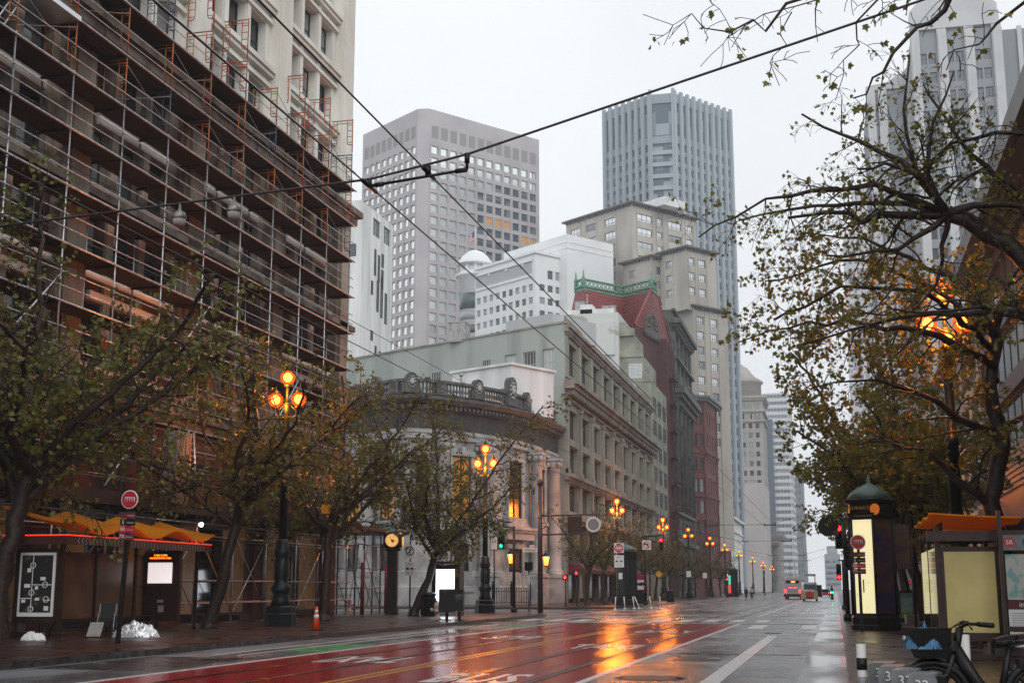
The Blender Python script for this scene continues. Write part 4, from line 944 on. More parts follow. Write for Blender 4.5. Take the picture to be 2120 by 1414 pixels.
b.grid(wl, T(14.6, 3, 0), 0, 9, 0, 103.6, [(2.0, 3.4), (5, 6.4)], rws, .3, s_rt, 0); wl.box(14.6, 23.6, 3.01, 30, 0, 103.5)
b.part('wall', wl, RTg)
for i in range(4): u = i*pw-.1; bx(rbb, I4, u-.55, u+1.15, -.6, -.003, 0, H_-1.5); bx(rbb, I4, u-.35, u+.35, -.85, -.602, 0, H_-2.5)
bx(rbb, I4, -.6, 15.2, -.6, -.004, H_-1.4, H_+1.2); rbb.panel([(-.5, H_+1.2), (15, H_+1.2), (15, H_+2.6), (13.5, H_+4), (11, H_+4.6), (3, H_+4.6), (1, H_+4), (-.5, H_+2.4)], -.5, 2)
for u in (-8.7, -6.6, -1.4): bx(rbb, T(0, 5, 0), u-.02, u+1.5, -.5, -.004, 0, 94.6)
rbb.panel([(-8.8, 94.6), (-.1, 94.6), (-.1, 100), (-2, 97.5), (-5, 96), (-8.8, 95.4)], 4.6, 8)
bx(rbb, T(0, 3, 0), 15.0, 16, -.5, -.004, 0, 104); bx(rbb, T(0, 3, 0), 18.6, 19.4, -.5, -.004, 0, 104)
b.part('rib', rbb, RT); b.flush(100)
b = Bld('hazy_tower', 'very faint pale tower left of the white deco tower behind branches', 'tower', (10.2, 600, 0), 0, 'office towers in the fog')
wl = MB(); b.grid(wl, I4, 0, 26, 0, 160, spread(1, 25, 9, 1.7), rowsf(20, 33, 4.1, 2), .3, s_op); b.shell(wl, [(0, 0), (26, 0), (26, 30), (0, 30)], 0, 160, (0,)); wl.box(5, 21, 2, 20, 160, 184); b.part('wall', wl, RT); b.flush(60)
# near right buildings: facade plane x = 9.8 facing the street
DKR = mat('dark_metal_cladding', (.085, .07, .068), .45, col2=(.06, .05, .05), ns=1)
b = Bld('modern_building', 'dark clad modern building with slanting roof edge and canopy at the right', 'building', (9.8, 90, 0), -RY)
wl = MB(); W_ = 78
b.grid(wl, I4, 0, W_, 6.6, 21.0, [(1, W_-1)], rowsf(9.2, 3, 4, 3), .4, style('mod', DKR, glassmat('glass_modern', (.04, .045, .05), (.12, .13, .14), .3), nx=26, nz=1, fw=.1, bar=.12)); 
b.shell(wl, [(0, 0), (W_, 0), (W_, 16), (0, 16)], 0, 21.1, (0,)); b.part('wall', wl, DKR)
g = MB(); g.box(0, W_, .6, 1.0, 0, 6.4); b.part('shopfront', g, M['blackglass'])
g = MB(); g.box(-.3, W_, -1.6, .5, 21.0, 22.2); b.part('cornice', g, DKR)
g = MB(); g.box(4.2, W_, -.5, .55, 5.1, 6.6); b.part('canopy', g, mat('mauve_fascia', (.13, .07, .085), .4))
g = MB()
for i in range(7): g.box(4.2, W_, -.45+.0*i, -.38, 6.8+i*.3, 6.92+i*.3)
b.part('louvre', g, mat('pinkish_louvre', (.3, .2, .19), .5))
g = MB(); g.box(.1, 4.0, -.42, .55, .15, 7.4); b.part('entrance_pier', g, mat('red_brown_panel', (.23, .06, .04), .5))
b.flush()
b = Bld('stone_front_building', 'pale stone fronted building with fluted pilasters behind the right hand trees', 'building', (9.8, 128, 0), -RY)
wl = MB(); W_ = 37.5
b.grid(wl, I4, 0, W_, 0, 20, spread(.6, W_-.6, 6, 4.2), [(1, 5.5), (7.2, 10.5), (12, 14.5), (15.6, 18)], .6, s_dep); b.shell(wl, [(0, 0), (W_, 0), (W_, 16), (0, 16)], 0, 20, (0,)); b.part('wall', wl, GG)
g = MB()
for i in range(7):
    u = .5+i*(W_-1)/6
    for d in (-.5, 0, .5): g.tube([(u+d, -.15, 6.9), (u+d, -.15, 10.7)], .22, 6)
for z, o in ((10.9, .8), (11.3, 1.0), (6.3, .6), (19.4, .9)): g.box(0, W_, -o, -.004, z, z+.35)
b.part('pilaster', g, mat('pale_grey_stone', (.4, .38, .36), .75)); b.flush()
b = Bld('grey_block', 'tall plain grey block farther along the right pavement behind foliage', 'building', (9.9, 235, 0), -RY)
wl = MB(); W_ = 104; b.grid(wl, I4, 0, W_, 0, 30, spread(1, W_-1, 17, 3.4), [(1, 5)]+rowsf(8, 5, 4.2, 2.6), .4, s_old); b.shell(wl, [(0, 0), (W_, 0), (W_, 20), (0, 20)], 0, 30, (0,)); b.part('wall', wl, mat('light_grey_render', (.42, .42, .42), .8, col2=(.33, .33, .33), ns=.2)); b.flush(60)
# ---------------------------------------------------------------- scaffolding on the left building
sr = thing('scaffolding', 'tall scaffolding of galvanised tubes, plank decks and orange ladder frames on the cream building', 'scaffolding', (-25.4, 66, 0), 0)
XO, XI = 0., -1.25; BAY = 3.42; NB = 16
ys = [-BAY*i for i in range(NB)]
DECK = [23.55, 21.5, 19.45, 17.4, 15.35, 13.3, 11.25]
def sub(name, mb, m_): return mb.build(name, m_, sr)
rs = random.Random(4)
for i, y in enumerate(ys):                       # standards
    for x in (XO, XI):
        g = MB(); g.tube([(x, y, 4.75), (x, y, 19.6)], .035, 6)
        for z in (7.2, 9.2, 11.2, 13.3, 15.3, 17.4, 19.5): g.tube([(x, y, z-.06), (x, y, z+.06)], .055, 6)
        sub('pole', g, M['galv'])
    g = MB(); g.tube([(.25, y, .18), (.25, y, 4.6)], .05, 6); g.box(.1, .4, y-.15, y+.15, .15, .18); sub('pole', g, M['galv'])
    g = MB(); g.tube([(-1.4, y, .18), (-1.4, y, 4.6)], .05, 6); sub('pole', g, M['galv'])
def frame(y, z0, m_):
    g = MB(); h = 1.98
    for x, s_ in ((XO, -1), (XI, 1)):
        g.tube([(x, y, z0), (x, y, z0+h)], .03, 6)
        g.tube([(x+s_*.02, y, z0+.45), (x+s_*.28, y, z0+.5), (x+s_*.32, y, z0+.65), (x+s_*.32, y, z0+1.85)], .025, 6)
        for k in range(4): zz = z0+.62+k*.34; g.tube([(x, y, zz), (x+s_*.32, y, zz)], .02, 5)
    g.tube([(XO, y, z0+h-.06), (XI, y, z0+h-.06)], .03, 6); g.tube([(XO, y, z0+h-.22), (XI, y, z0+h-.22)], .022, 5)
    sub('ladder_frame', g, m_)
for i, y in enumerate(ys):
    for lv, z in enumerate((19.5, 21.55, 23.6, 25.65)):
        if lv == 3 and i in (3, 9): continue
        frame(y, z, M['bluepaint'] if (i*7+lv*3) % 6 == 0 else M['orange'])
for z in DECK:                                  # plank decks
    g = MB(); L_ = ys[-1]
    for k in range(5): x = XI+.06+k*.235; g.box(x, x+.22, L_, .6, z, z+.045+.004*k)
    for y in ys: g.box(XI, XO, y-.1, y-.04, z-.1, z-.01)
    sub('plank_deck', g, M['plank'])
    g = MB(); g.tube([(XO+.04, L_, z+.02), (XO+.04, .7, z+.02)], .045, 6); sub('ledger_tube', g, M['galv'])
    for dz in (.55, 1.05):
        g = MB(); g.tube([(XO+.05, L_, z+dz), (XO+.05, .5, z+dz)], .024, 5); sub('guard_rail', g, M['galv'])
    g = MB(); g.tube([(XI-.05, L_, z+1.0), (XI-.05, .5, z+1.0)], .022, 4); sub('guard_rail', g, M['darktube'])
    for i, y in enumerate(ys): 
        if i % 2 == 0 and z < 20:
            g = MB(); g.tube([(XO+.06, y, z), (XI-.1, y, z-.02)], .03, 5); sub('transom', g, M['darktube'])
for z in (5.6, 6.4, 7.1, 7.9, 8.8, 9.7, 10.4):
    g = MB(); g.tube([(XO+.05, ys[-1], z), (XO+.05, .5, z)], .03, 5); sub('ledger_tube', g, M['galv'])
    g = MB(); g.tube([(XI, ys[-1], z+.1), (XI, .5, z+.1)], .03, 5); sub('ledger_tube', g, M['darktube'])
for i in range(NB-1):
    for lv, z in enumerate((19.5, 21.55, 23.6)):
        if (i+lv) % 2: continue
        g = MB(); g.tube([(XO, ys[i], z+.3), (XO, ys[i+1], z+1.7)], .014, 4); g.tube([(XO+.03, ys[i+1], z+.3), (XO+.03, ys[i], z+1.7)], .014, 4); sub('cross_brace', g, M['darktube'])
for y, z in ((-5, 5.4), (-14, 6.0), (-24, 5.2), (-30, 9.8), (-33, 5.2), (-9, 9.6), (-19, 11)):
    g = MB(); g.tube([(XO+.12, y, z), (XO+.12, y+2.4, z+2.3)], .035, 6); sub('brace', g, M['alu'])
for i, z in ((9, 19.5), (10, 21.5), (12, 17.4)):
    g = MB(); y = ys[i]-.6
    for d in (0, .4): g.tube([(XO-.5, y+d, z), (XO-.35, y+d+1.2, z+2.1)], .03, 5)
    for k in range(6): t_ = k/6+.08; g.tube([(XO-.5+.15*t_, y+1.2*t_, z+2.1*t_), (XO-.5+.15*t_, y+.4+1.2*t_, z+2.1*t_)], .02, 4)
    sub('ladder', g, M['alu'])
for i, z in ((10, 23.55), (11, 21.5), (8, 21.5), (13, 15.35)):
    g = MB(); g.box(XI, XO+.1, ys[i]-BAY+.1, ys[i]-.1, z-.12, z-.02); g.box(XO+.1, XO+.16, ys[i]-BAY, ys[i], z-.1, z+.08); sub('aluminium_deck', g, M['alu'])
cn = MB(); cn.box(-1.55, .55, ys[-1]-1, 1.2, 4.62, 4.78); cn.box(.5, .62, ys[-1]-1, 1.2, 4.5, 5.0)
for k in range(26): cn.box(-1.5, .5, ys[-1]+k*2, ys[-1]+k*2+.1, 4.45, 4.61)
sub('canopy_deck', cn, mat('dark_plywood', (.02, .016, .015), .6))
for z in (1.0, 1.9, 3.7, 4.2):
    for x in (.28, -1.4):
        g = MB(); g.tube([(x, ys[-1], z), (x, .5, z)], .035, 5); sub('ledger_tube', g, M['galv'])
for i in range(0, NB-1):
    g = MB(); g.tube([(.3, ys[i], .6), (.3, ys[i+1], 3.9)], .025, 5)
    if i % 2: g.tube([(.32, ys[i+1], .6), (.32, ys[i], 3.9)], .025, 5)
    sub('cross_brace', g, M['yellow'] if i in (2, 4, 6) else M['galv'])
# gate frame of the scaffold at the corner towards the cross street
g = MB()
for y in (2.2, 4.4, 6.6, 8.8):
    for x in (.2, -1.4, -4): g.tube([(x-.4*y/3, y, .16), (x-.4*y/3, y, 4.7)], .05, 6)
for z in (.5, 1.6, 2.7, 4.0, 4.7): g.tube([(.2, 1, z), (-1.0, 8.9, z)], .035, 5); g.tube([(-1.4, 1, z), (-2.6, 8.9, z)], .035, 5)
for y in (1.2, 3.4, 5.6): g.tube([(.1-.13*y, y, .6), (-.2-.13*y, y+2.2, 4)], .025, 5); g.tube([(.1-.13*y, y+2.2, .6), (-.2-.13*y, y, 4)], .025, 5)
sub('corner_frame', g, M['darktube'])
g = MB(); g.box(-4.2, .7, .9, 9.2, 4.72, 4.9); sub('corner_canopy', g, bpy.data.materials['dark_plywood'])
for y, x in ((3.2, -.3), (8.9, -.9)):
    g = MB(); g.tube([(x+.25, y, .16), (x+.25, y, 3.0)], .09, 8); sub('red_post', g, mat('red_post_paint', (.2, .01, .01), .5) if y < 4 else bpy.data.materials['red_post_paint'])
# things standing on / hung from the canopy
def plank_stack(loc, rz, n, h, lab, lean=0.06):
    t = thing('plank_stack', lab, 'plank stack', loc, rz, 'scaffold boards stacked upright on the canopy')
    g = MB()
    for k in range(n): g.cbox((k*.085, .03*rs.uniform(-1, 1), h/2), .07, .6, h*rs.uniform(.97, 1), 0, 0, 0, lean)
    g.build('planks', mat('grey_weathered_planks', (.23, .2, .185), .7, col2=(.10, .07, .06), ns=5, stretch=(4, 1, .3)) if 'grey_weathered_planks' not in bpy.data.materials else bpy.data.materials['grey_weathered_planks'], t)
    g = MB()
    for z in (h*.3, h*.6): g.box(-.05+z*.05, n*.085+.05+z*.06, -.34, .34, z, z+.05)
    g.build('strap', M['blackmatte'], t); return t
plank_stack((-24.95, 46.0, 4.78), rad(95), 17, 2.9, 'bundle of long grey scaffold boards standing behind the pale ladder')
plank_stack((-24.95, 52.4, 4.78), rad(95), 9, 2.1, 'short bundle of scaffold boards with an orange lit edge on the canopy')
t = thing('ladder', 'pale aluminium ladder leaning on the bundle of long boards', 'ladder', (-24.8, 47.75, 4.78), rad(95)); t.scale = (1, 1, .68)
g = MB()
for x in (0, .5): g.tube([(x, 0, 0), (x-.35, .15, 4.4)], .045, 5)
g.build('rail', M['alu'], t)
for k in range(11):
    g = MB(); z = .3+k*.38; g.tube([(-.35*z/4.4, .15*z/4.4, z), (.5-.35*z/4.4, .15*z/4.4, z)], .03, 5); g.build('rung', M['alu'], t)
t = thing('work_light', 'bare bright bulb hanging under the scaffold canopy', 'work light', (-24.6, 48.2, 4.5), 0)
g = MB(); g.tube([(0, 0, 0), (0, 0, -.25)], .03, 5); g.lathe([(.06, -.32), (.08, -.2)], 8); g.build('socket', M['black'], t); g = MB(); g.ball((0, 0, -.4), .09, 10); g.build('bulb', M['bulb'], t)
# ---------------------------------------------------------------- plane trees
def rvec(r): return Vector((r.uniform(-1, 1), r.uniform(-1, 1), r.uniform(-1, 1)))
LEAF = [(0, 0), (.16, -.02), (.42, .10), (.30, .22), (.52, .50), (.22, .55), (.12, .72), (0, 1.0), (-.12, .72), (-.22, .55), (-.52, .50), (-.30, .22), (-.42, .10), (-.16, -.02)]
ORG = {22: (-22.5, 45, .15), 23: (-22.4, 56, .15), 24: (-21.7, 66.9, .15), 51: (4.05, 36, .15), 52: (5.4, 28.2, .15)}
LAMPS = [Vector((-21.2, 48.5, 9.3)), Vector((-20.5, 77, 9.3)), Vector((3.35, 38.6, 9.3))]
class Tree:
    def pruned(s, p):      # foliage cut away along the line from each lamp head to the camera
        q = p+s.org
        for L in LAMPS:
            v = q-L; d = (Vector((0, 0, 1.6))-L).normalized(); k = max(0, min(16, v.dot(d)))
            if (v-d*k).length < s.clr: return True
        return False
    clr = .85
    def __init__(s, seed): s.org = Vector(ORG.get(seed, (0, 0, -99))); s.r = random.Random(seed); s.wood = MB(); s.lv = MB(); s.tw = MB(); s.tips = []; s.seeds = []
    def limb(s, pts, r0, r1, n=7):
        """hand set limb: smooth the points, add wobble, return dense polyline"""
        P = [Vector(p) for p in pts]; out = []
        for i in range(len(P)-1):
            a = P[max(0, i-1)]; b_ = P[i]; c = P[i+1]; d = P[min(len(P)-1, i+2)]
            k = max(2, int((c-b_).length/.45))
            for j in range(k):
                t = j/k; out.append(.5*((2*b_)+(c-a)*t+(2*a-5*b_+4*c-d)*t*t+(3*b_-a-3*c+d)*t**3))
        out.append(P[-1]); m = len(out)
        out = [p+rvec(s.r)*.085*min(1, i/3) for i, p in enumerate(out)]
        rr = [(r1+(r0-r1)*(1-i/(m-1))**1.4)*s.r.uniform(.93, 1.08) for i in range(m)]
        s.wood.tube(out, rr, n); return out, rr
    def branch(s, p, d, L, r, lev, droop=.0, up=.05):
        n = max(3, int(L/(.22 if lev else .3))); pts = [p.copy()]; dd = d.normalized(); step = L/n
        for i in range(n):
            dd = (dd+rvec(s.r)*(.34 if lev < 2 else .42)+Vector((0, 0, up-droop*(i/n)))).normalized(); pts.append(pts[-1]+dd*step)
        rr = [max(.0045, r*(1-.75*i/n)) for i in range(n+1)]
        if s.org.z > -50 and r < .03 and (s.pruned(pts[-1]) or s.pruned(pts[n//2])): return pts[:2], rr[:2]
        (s.wood if r > .02 else s.tw).tube(pts, rr, 5 if r > .03 else 3, 0, r > .03)
        return pts, rr
    def grow(s, pts, rr, lev, dens, L, droop, start=.25, leaf=(.09, .15), maxlev=2, nl=3):
        n = len(pts); tot = sum((pts[i+1]-pts[i]).length for i in range(n-1)); cnt = max(2, int(tot*dens*(1-start)*(1.0, 1.25, 1.6)[min(lev, 2)]+.5))
        for k in range(cnt):
            f = start+(1-start)*(k+s.r.random())/cnt; i = min(n-2, int(f*(n-1))); t = (pts[i+1]-pts[i]).normalized()
            side = rvec(s.r); side = (side-t*side.dot(t)); 
            if side.length < .1: continue
            d = (side.normalized()*.85+t*.55+Vector((0, 0, .12 if lev == 0 else -.1))).normalized()
            l = L*s.r.uniform(.55, 1.25)*(1-.35*f); r = min(rr[i]*.55, .012+l*.014)
            q, r2 = s.branch(pts[i], d, l, r, lev+1, droop if lev else droop*.4)
            if lev == 1: s.leaves(q, leaf, nl)
            if lev+1 < maxlev: s.grow(q, r2, lev+1, dens*1.15, L*.5, droop, .15, leaf, maxlev, nl)
            else: s.leaves(q, leaf, nl)
        if lev: s.leaves(pts[-2:], leaf, nl)
    def leaf(s, p, size):
        if s.org.z > -50 and s.pruned(p): return
        r = s.r; ax = (rvec(r)+Vector((0, 0, -.8))).normalized(); n = rvec(r); u = ax.cross(n)
        if u.length < .1: return
        u.normalize(); w_ = u.cross(ax); fold = r.uniform(.05, .35); o = len(s.lv.v); mi = 0 if r.random() < s.green else 1
        if s.fine:
            for x, y in LEAF: q = p+(u*x*1.05+ax*y+w_*abs(x)*fold)*size; s.lv.v.append((q.x, q.y, q.z))
            s.lv.f.append([o+i for i in (0, 1, 2, 3, 4, 5, 6, 7)]); s.lv.f.append([o+i for i in (0, 7, 8, 9, 10, 11, 12, 13)]); s.lv.m += [mi, mi]; s.lv.sm += [False, False]
        else:
            for x, y in ((0, 0), (.5, .3), (.42, .62), (0, 1), (-.42, .62), (-.5, .3)): q = p+(u*x+ax*y+w_*abs(x)*fold)*size; s.lv.v.append((q.x, q.y, q.z))
            s.lv.f.append([o, o+1, o+2, o+3]); s.lv.f.append([o, o+3, o+4, o+5]); s.lv.m += [mi, mi]; s.lv.sm += [False, False]
    def leaves(s, pts, size, nl):
        r = s.r
        if r.random() < s.bare: return
        for k in range(nl):
            p = pts[r.randrange(max(1, len(pts)//2), len(pts))]; s.leaf(p+rvec(r)*.07, r.uniform(*size))
        if r.random() < s.seedp: s.seeds.append(pts[-1].copy())
    green = .6; bare = .2; seedp = 0.; fine = False
    def finish(s, name, label, loc, group, seedmax=60):
        t = thing(name, label, 'tree', loc, 0, group)
        s.wood.build('trunk', M['bark'], t); s.tw.build('twigs', M['bark'], t)
        s.lv.build('foliage', [M['leafC'], M['leafD']] if group.endswith('right pavement') else [M['leafA'], M['leafB']], t)
        if s.seeds:
            me = MB().ball((0, 0, -.08), .017, 6).mesh('seed_ball', M['seed']); me2 = MB().ball((0, 0, -.1), .021, 8).mesh('seed_ball', M['seed'])
            for p in s.seeds[:seedmax]: link('seed_ball', me2 if s.fine else me, t, loc=p)
        return t
def auto_tree(seed, H=11.5, spread_=4.2, trunk_h=4.2, r=.2, lean=(0, 0), dens=1.5, leaf=(.12, .2), nl=3, green=.6, bare=.2, nlimb=6, maxlev=2, L=1.9, droop=.35):
    t = Tree(seed); t.green = green; t.bare = bare; rn = t.r
    lx, ly = lean
    tp, tr = t.limb([(0, 0, 0), (lx*.35+rn.uniform(-.1, .1), ly*.35, trunk_h*.4), (lx*.8, ly*.8, trunk_h*.8), (lx, ly, trunk_h)], r*1.25, r*.95, 9)
    t.wood.lathe([(r*1.9, -.05), (r*1.5, .12), (r*1.2, .45)], 9)
    top = tp[-1]
    for k in range(nlimb):
        a = 2*math.pi*k/nlimb+rn.uniform(-.5, .5); el = rn.uniform(.35, 1.15); R1 = spread_*rn.uniform(.65, 1.05); hh = (H-trunk_h)*rn.uniform(.55, 1.0)*el
        st = tp[-1-rn.randrange(0, 3)]
        p1 = st+Vector((math.cos(a)*R1*.3, math.sin(a)*R1*.3, hh*.3)); p2 = st+Vector((math.cos(a+.25)*R1*.7, math.sin(a+.25)*R1*.7, hh*.72)); p3 = st+Vector((math.cos(a+.1)*R1, math.sin(a+.1)*R1, hh))
        lp, lr = t.limb([st, p1, p2, p3], r*.6, r*.2, 6)
        t.grow(lp, lr, 0, dens, L, droop, .12, leaf, maxlev, nl)
    p3 = top+Vector((rn.uniform(-.5, .5), rn.uniform(-.5, .5), H-trunk_h-.6)); lp, lr = t.limb([top, top.lerp(p3, .5)+rvec(rn)*.4, p3], r*.7, r*.2, 6); t.grow(lp, lr, 0, dens, L, droop, .12, leaf, maxlev, nl)
    return t
LT = 'plane trees along the left pavement'; RTG = 'plane trees along the right pavement'
t = auto_tree(21, 14.2, 6.4, 4.8, .27, (.5, .3), 2.4, (.10, .18), 2, .8, .25, 9, 3, 2.6); t.finish('plane_tree', 'big leafy plane tree at the left edge in front of the map shelter', (-24.0, 34.4, .15), LT)
t = auto_tree(22, 11.4, 5.2, 4.6, .2, (1.0, .2), 2.4, (.10, .17), 2, .85, .25, 8, 3, 2.4); t.finish('plane_tree', 'green plane tree with a slanting trunk between shelter and near lamp post', (-22.5, 45.0, .15), LT)
t = auto_tree(23, 11.8, 5.6, 4.2, .2, (.1, .2), 2.4, (.10, .17), 3, .45, .45, 8, 3, 2.4); t.finish('plane_tree', 'brownish plane tree with the yellow box on its trunk behind the cone', (-22.4, 56.0, .15), LT)
t = auto_tree(24, 12.0, 5.6, 3.6, .19, (1.3, .3), 2.4, (.1, .16), 3, .55, .35, 8, 3, 2.4, .6); t.finish('plane_tree', 'leaning plane tree in front of the bank beside the lit panel', (-21.7, 66.9, .15), LT)
far = [auto_tree(31, 8.5, 3.8, 3.2, .15, (.3, 0), 1.9, (.13, .2), 2, .35, .65, 7, 3, 1.9), auto_tree(32, 9, 3.8, 3.4, .15, (-.2, .2), 1.9, (.13, .2), 3, .4, .5, 7, 3, 1.9)]
proto = []
fl = [('bare plane tree behind the do not enter sign post, before the store arches', -20.6, 111), ('plane tree over the green kiosk roof', -20.8, 121), ('plane tree just behind the red signal light', -21.0, 133), ('plane tree fronting the dark ornate building', -21, 146), ('plane tree right of the one before the ornate building', -21, 158), ('plane tree in front of the brick building corner', -21, 172), ('plane tree under the three far globe lamps', -21, 187), ('plane tree by the far domed kiosk', -21, 203), ('far plane tree left of the bus', -21, 224), ('farthest bare plane tree by the bus', -21, 250)]
rq = random.Random(5)
for i, (lb, x, y) in enumerate(fl):
    if i < 2: o = far[i].finish('plane_tree', lb, (x, y, .15), LT); proto.append(o)
    else: o = copy_tree(proto[i % 2], None, (x, y, .15), rq.uniform(0, 6), lb)
    o.scale = (1, 1, rq.uniform(.9, 1.1))
# right pavement
t = auto_tree(41, 12.2, 4.1, 4.4, .22, (-.9, -.3), 2.4, (.11, .17), 5, .5, .1, 9, 3, 2.3, .5); t.finish('plane_tree', 'plane tree with leaning trunk on the right pavement just beyond the lit kiosk', (3.4, 54.6, .15), RTG)
t = auto_tree(42, 12.0, 4.0, 4.0, .19, (-.6, .2), 2.3, (.12, .19), 4, .5, .12, 8, 3, 2.3, .5); o2 = t.finish('plane_tree', 'second plane tree beyond the lit kiosk, thinner upright trunk', (3.4, 66, .15), RTG)
for i, (lb, y) in enumerate((('third plane tree beyond the lit kiosk on the right pavement', 78), ('fourth plane tree beyond the lit kiosk on the right pavement', 91), ('farthest visible plane tree of the right pavement', 106))):
    copy_tree(o2, None, (3.3, y, .15), 1.3+i*1.7, lb)
# trunk behind the amber shelter
t = Tree(51); t.clr = .6; t.green = .65; t.bare = .18; t.seedp = .012; t.fine = True
tp, tr = t.limb([(0, 0, -.05), (.1, .1, 2.2), (-.05, 0, 3.6), (.25, 0, 5.0), (.2, 0, 6.6), (.35, .2, 8.3)], .30, .17, 10)
ls = [([(.0, 0, 3.5), (-.9, -.3, 4.3), (-1.7, -.6, 4.9), (-2.6, -.5, 5.2), (-3.3, -.4, 5.1)], .13, .018), ([(.22, 0, 5.5), (1.2, -.2, 6.0), (2.3, -.4, 6.3)], .12, .018), ([(.2, 0, 5.4), (-.8, -.5, 5.8), (-1.8, -1, 6.4), (-3.2, -1.2, 6.8), (-4.5, -1.0, 6.6)], .12, .018),
      ([(.33, .1, 8.0), (-.4, -.4, 9.2), (-1.4, -.7, 9.8), (-2.9, -.8, 10.6), (-4.6, -.6, 10.9)], .12, .018), ([(.35, .2, 8.2), (.8, .2, 9.4), (1.5, 0, 10.4)], .12, .018), ([(.25, 0, 7.2), (-1.1, -.6, 7.9), (-2.6, -1, 8.2), (-4.4, -.9, 8.4), (-6.3, -.6, 8.0)], .12, .018), ([(.25, 0, 6.8), (.0, 1.2, 7.7), (-.9, 2.4, 8.6), (-2.4, 3, 9.4), (-4.2, 3.2, 9.2)], .12, .018), ([(.25, 0, 7.6), (-.8, -2.0, 8.2), (-2, -3.4, 8.6), (-3.6, -4, 8.6), (-5.3, -4.2, 7.8)], .1, .03), ([(.3, 0, 8.0), (-1.2, .8, 9.6), (-3.0, 1.4, 10.6), (-5.6, 1.6, 10.2)], .1, .03)]
for pts, a, c in ls:
    lp, lr = t.limb(pts, a, c, 7); t.grow(lp, lr, 0, 2.7, 1.9, .75, .15, (.09, .145), 3, 3)
t.finish('plane_tree', 'plane tree whose dark trunk rises behind the amber roofed shelter', (4.05, 36.0, .15), RTG)
# near tree whose trunk stands just outside the frame
t = Tree(52); t.clr = .6; t.green = .7; t.bare = .5; t.seedp = .018; t.fine = True
hub = (-2.75, 0, 9.25)
t.limb([(0, 0, -.05), (.1, .1, 3.0), (-.1, 0, 5.2), (-.5, .1, 6.9), (-1.2, .1, 8.2), (-2.0, .05, 8.8), hub], .36, .17, 10)
H = Vector(hub)
def rl(*pp): return [hub]+[tuple(H+Vector(p)) for p in pp]
ls = [(rl((-.9, -.1, .05), (-1.7, -.2, -.05), (-2.4, -.2, .2), (-3.3, -.3, .1)), .12, .03), (rl((-.6, .1, 1.0), (-1.3, .2, 1.55), (-2.1, .2, 2.1), (-2.9, .2, 2.5)), .11, .025), (rl((-.5, -.4, .7), (-1.2, -.6, 1.0), (-1.9, -.8, .95)), .09, .025),
      (rl((.5, -.1, .12), (1.1, -.1, .15), (1.9, 0, -.1)), .11, .05), (rl((-.7, -.2, -.55), (-1.6, -.3, -.75), (-2.6, -.3, -.8)), .08, .02), (rl((-.1, .2, -.6), (-.3, .3, -1.4), (-.9, .3, -2.0)), .08, .02),
      ([(-.9, .1, 7.8), (-1.0, .3, 9.2), (-1.5, .3, 10.0), (-2.2, .2, 10.7), (-2.7, .2, 11.5), (-3.1, .2, 12.3)], .13, .02), ([(-.5, .1, 7.0), (.2, .3, 9.3), (-.6, .4, 10.7), (-1.6, .4, 11.2), (-3.0, .3, 10.6), (-3.7, .3, 10.0)], .13, .025), ([(-.5, .1, 6.9), (-1.4, .8, 7.2), (-2.6, 1.2, 7.4), (-4.2, 1.4, 7.3), (-5.8, 1.5, 6.8)], .11, .02), ([(-.3, .1, 6.0), (-1.2, -.8, 6.6), (-2.4, -1.4, 6.9), (-4.0, -1.6, 6.9)], .1, .02), (rl((-.8, .9, .6), (-1.8, 1.7, .9), (-3.2, 2.2, 1.0), (-4.6, 2.4, .8)), .09, .02), (rl((-1.0, -.5, .4), (-2.2, -.9, .5), (-3.8, -1.0, .3), (-5.2, -.8, -.4)), .09, .015), (rl((-.3, .3, 1.0), (-.2, .4, 2.2), (.4, .5, 3.4)), .08, .02), (rl((-.6, .3, 1.3), (-.7, .4, 2.6), (-.5, .5, 3.8)), .08, .02)]
for pts, a, c in ls:
    lp, lr = t.limb(pts, a, c, 7); t.grow(lp, lr, 0, 2.8, 1.6, .6, .2, (.075, .125), 3, 2)
t.finish('plane_tree', 'near plane tree with twisting orange lit limbs reaching in from the right edge', (5.4, 28.2, .15), RTG)
# nearest tree beside the camera, only twigs in view
t = Tree(53); t.green = .75; t.bare = .78; t.seedp = .012; t.fine = True
t.limb([(0, 0, -.05), (.1, 0, 2.5), (-.1, .1, 4.6), (-.3, .3, 6.4)], .3, .2, 10)
A0 = (-.3, .3, 6.4)
ls = [([A0, (-1.6, 1.4, 7.7), (-2.63, 2.0, 7.39), (-2.76, 2.0, 7.12), (-3.16, 2.0, 6.74), (-3.45, 2.05, 6.51), (-3.63, 2.05, 6.27)], .06, .008, 1.2), ([A0, (-2.2, 1.6, 8.0), (-3.5, 2.0, 7.8), (-4.19, 2.0, 7.32), (-4.58, 2.0, 7.22), (-4.88, 2.0, 7.28), (-5.29, 2.05, 7.33), (-5.69, 2.1, 7.5)], .05, .004, 1.5), ([(-4.19, 2.0, 7.32), (-4.28, 2.0, 7.1), (-4.34, 2.0, 6.9), (-4.36, 2.0, 6.55)], .008, .004, .9), ([A0, (-1.4, 1.6, 7.4), (-2.21, 2.0, 7.03), (-2.46, 2.0, 6.75), (-2.75, 2.05, 6.6)], .04, .005, 1.8), ([A0, (-2.3, 2.2, 7.6), (-3.3, 2.4, 7.5), (-3.56, 2.4, 7.2), (-3.62, 2.4, 6.9), (-3.75, 2.4, 6.5)], .03, .004, 1.6), ([A0, (-2.0, 2.6, 7.6), (-3.6, 3.0, 7.9), (-4.6, 3.2, 7.8), (-5.0, 3.2, 7.5)], .03, .004, 1.6), ([(-.1, .1, 5.0), (1, .5, 6), (1.5, .6, 7.5)], .1, .018, 1.5)]
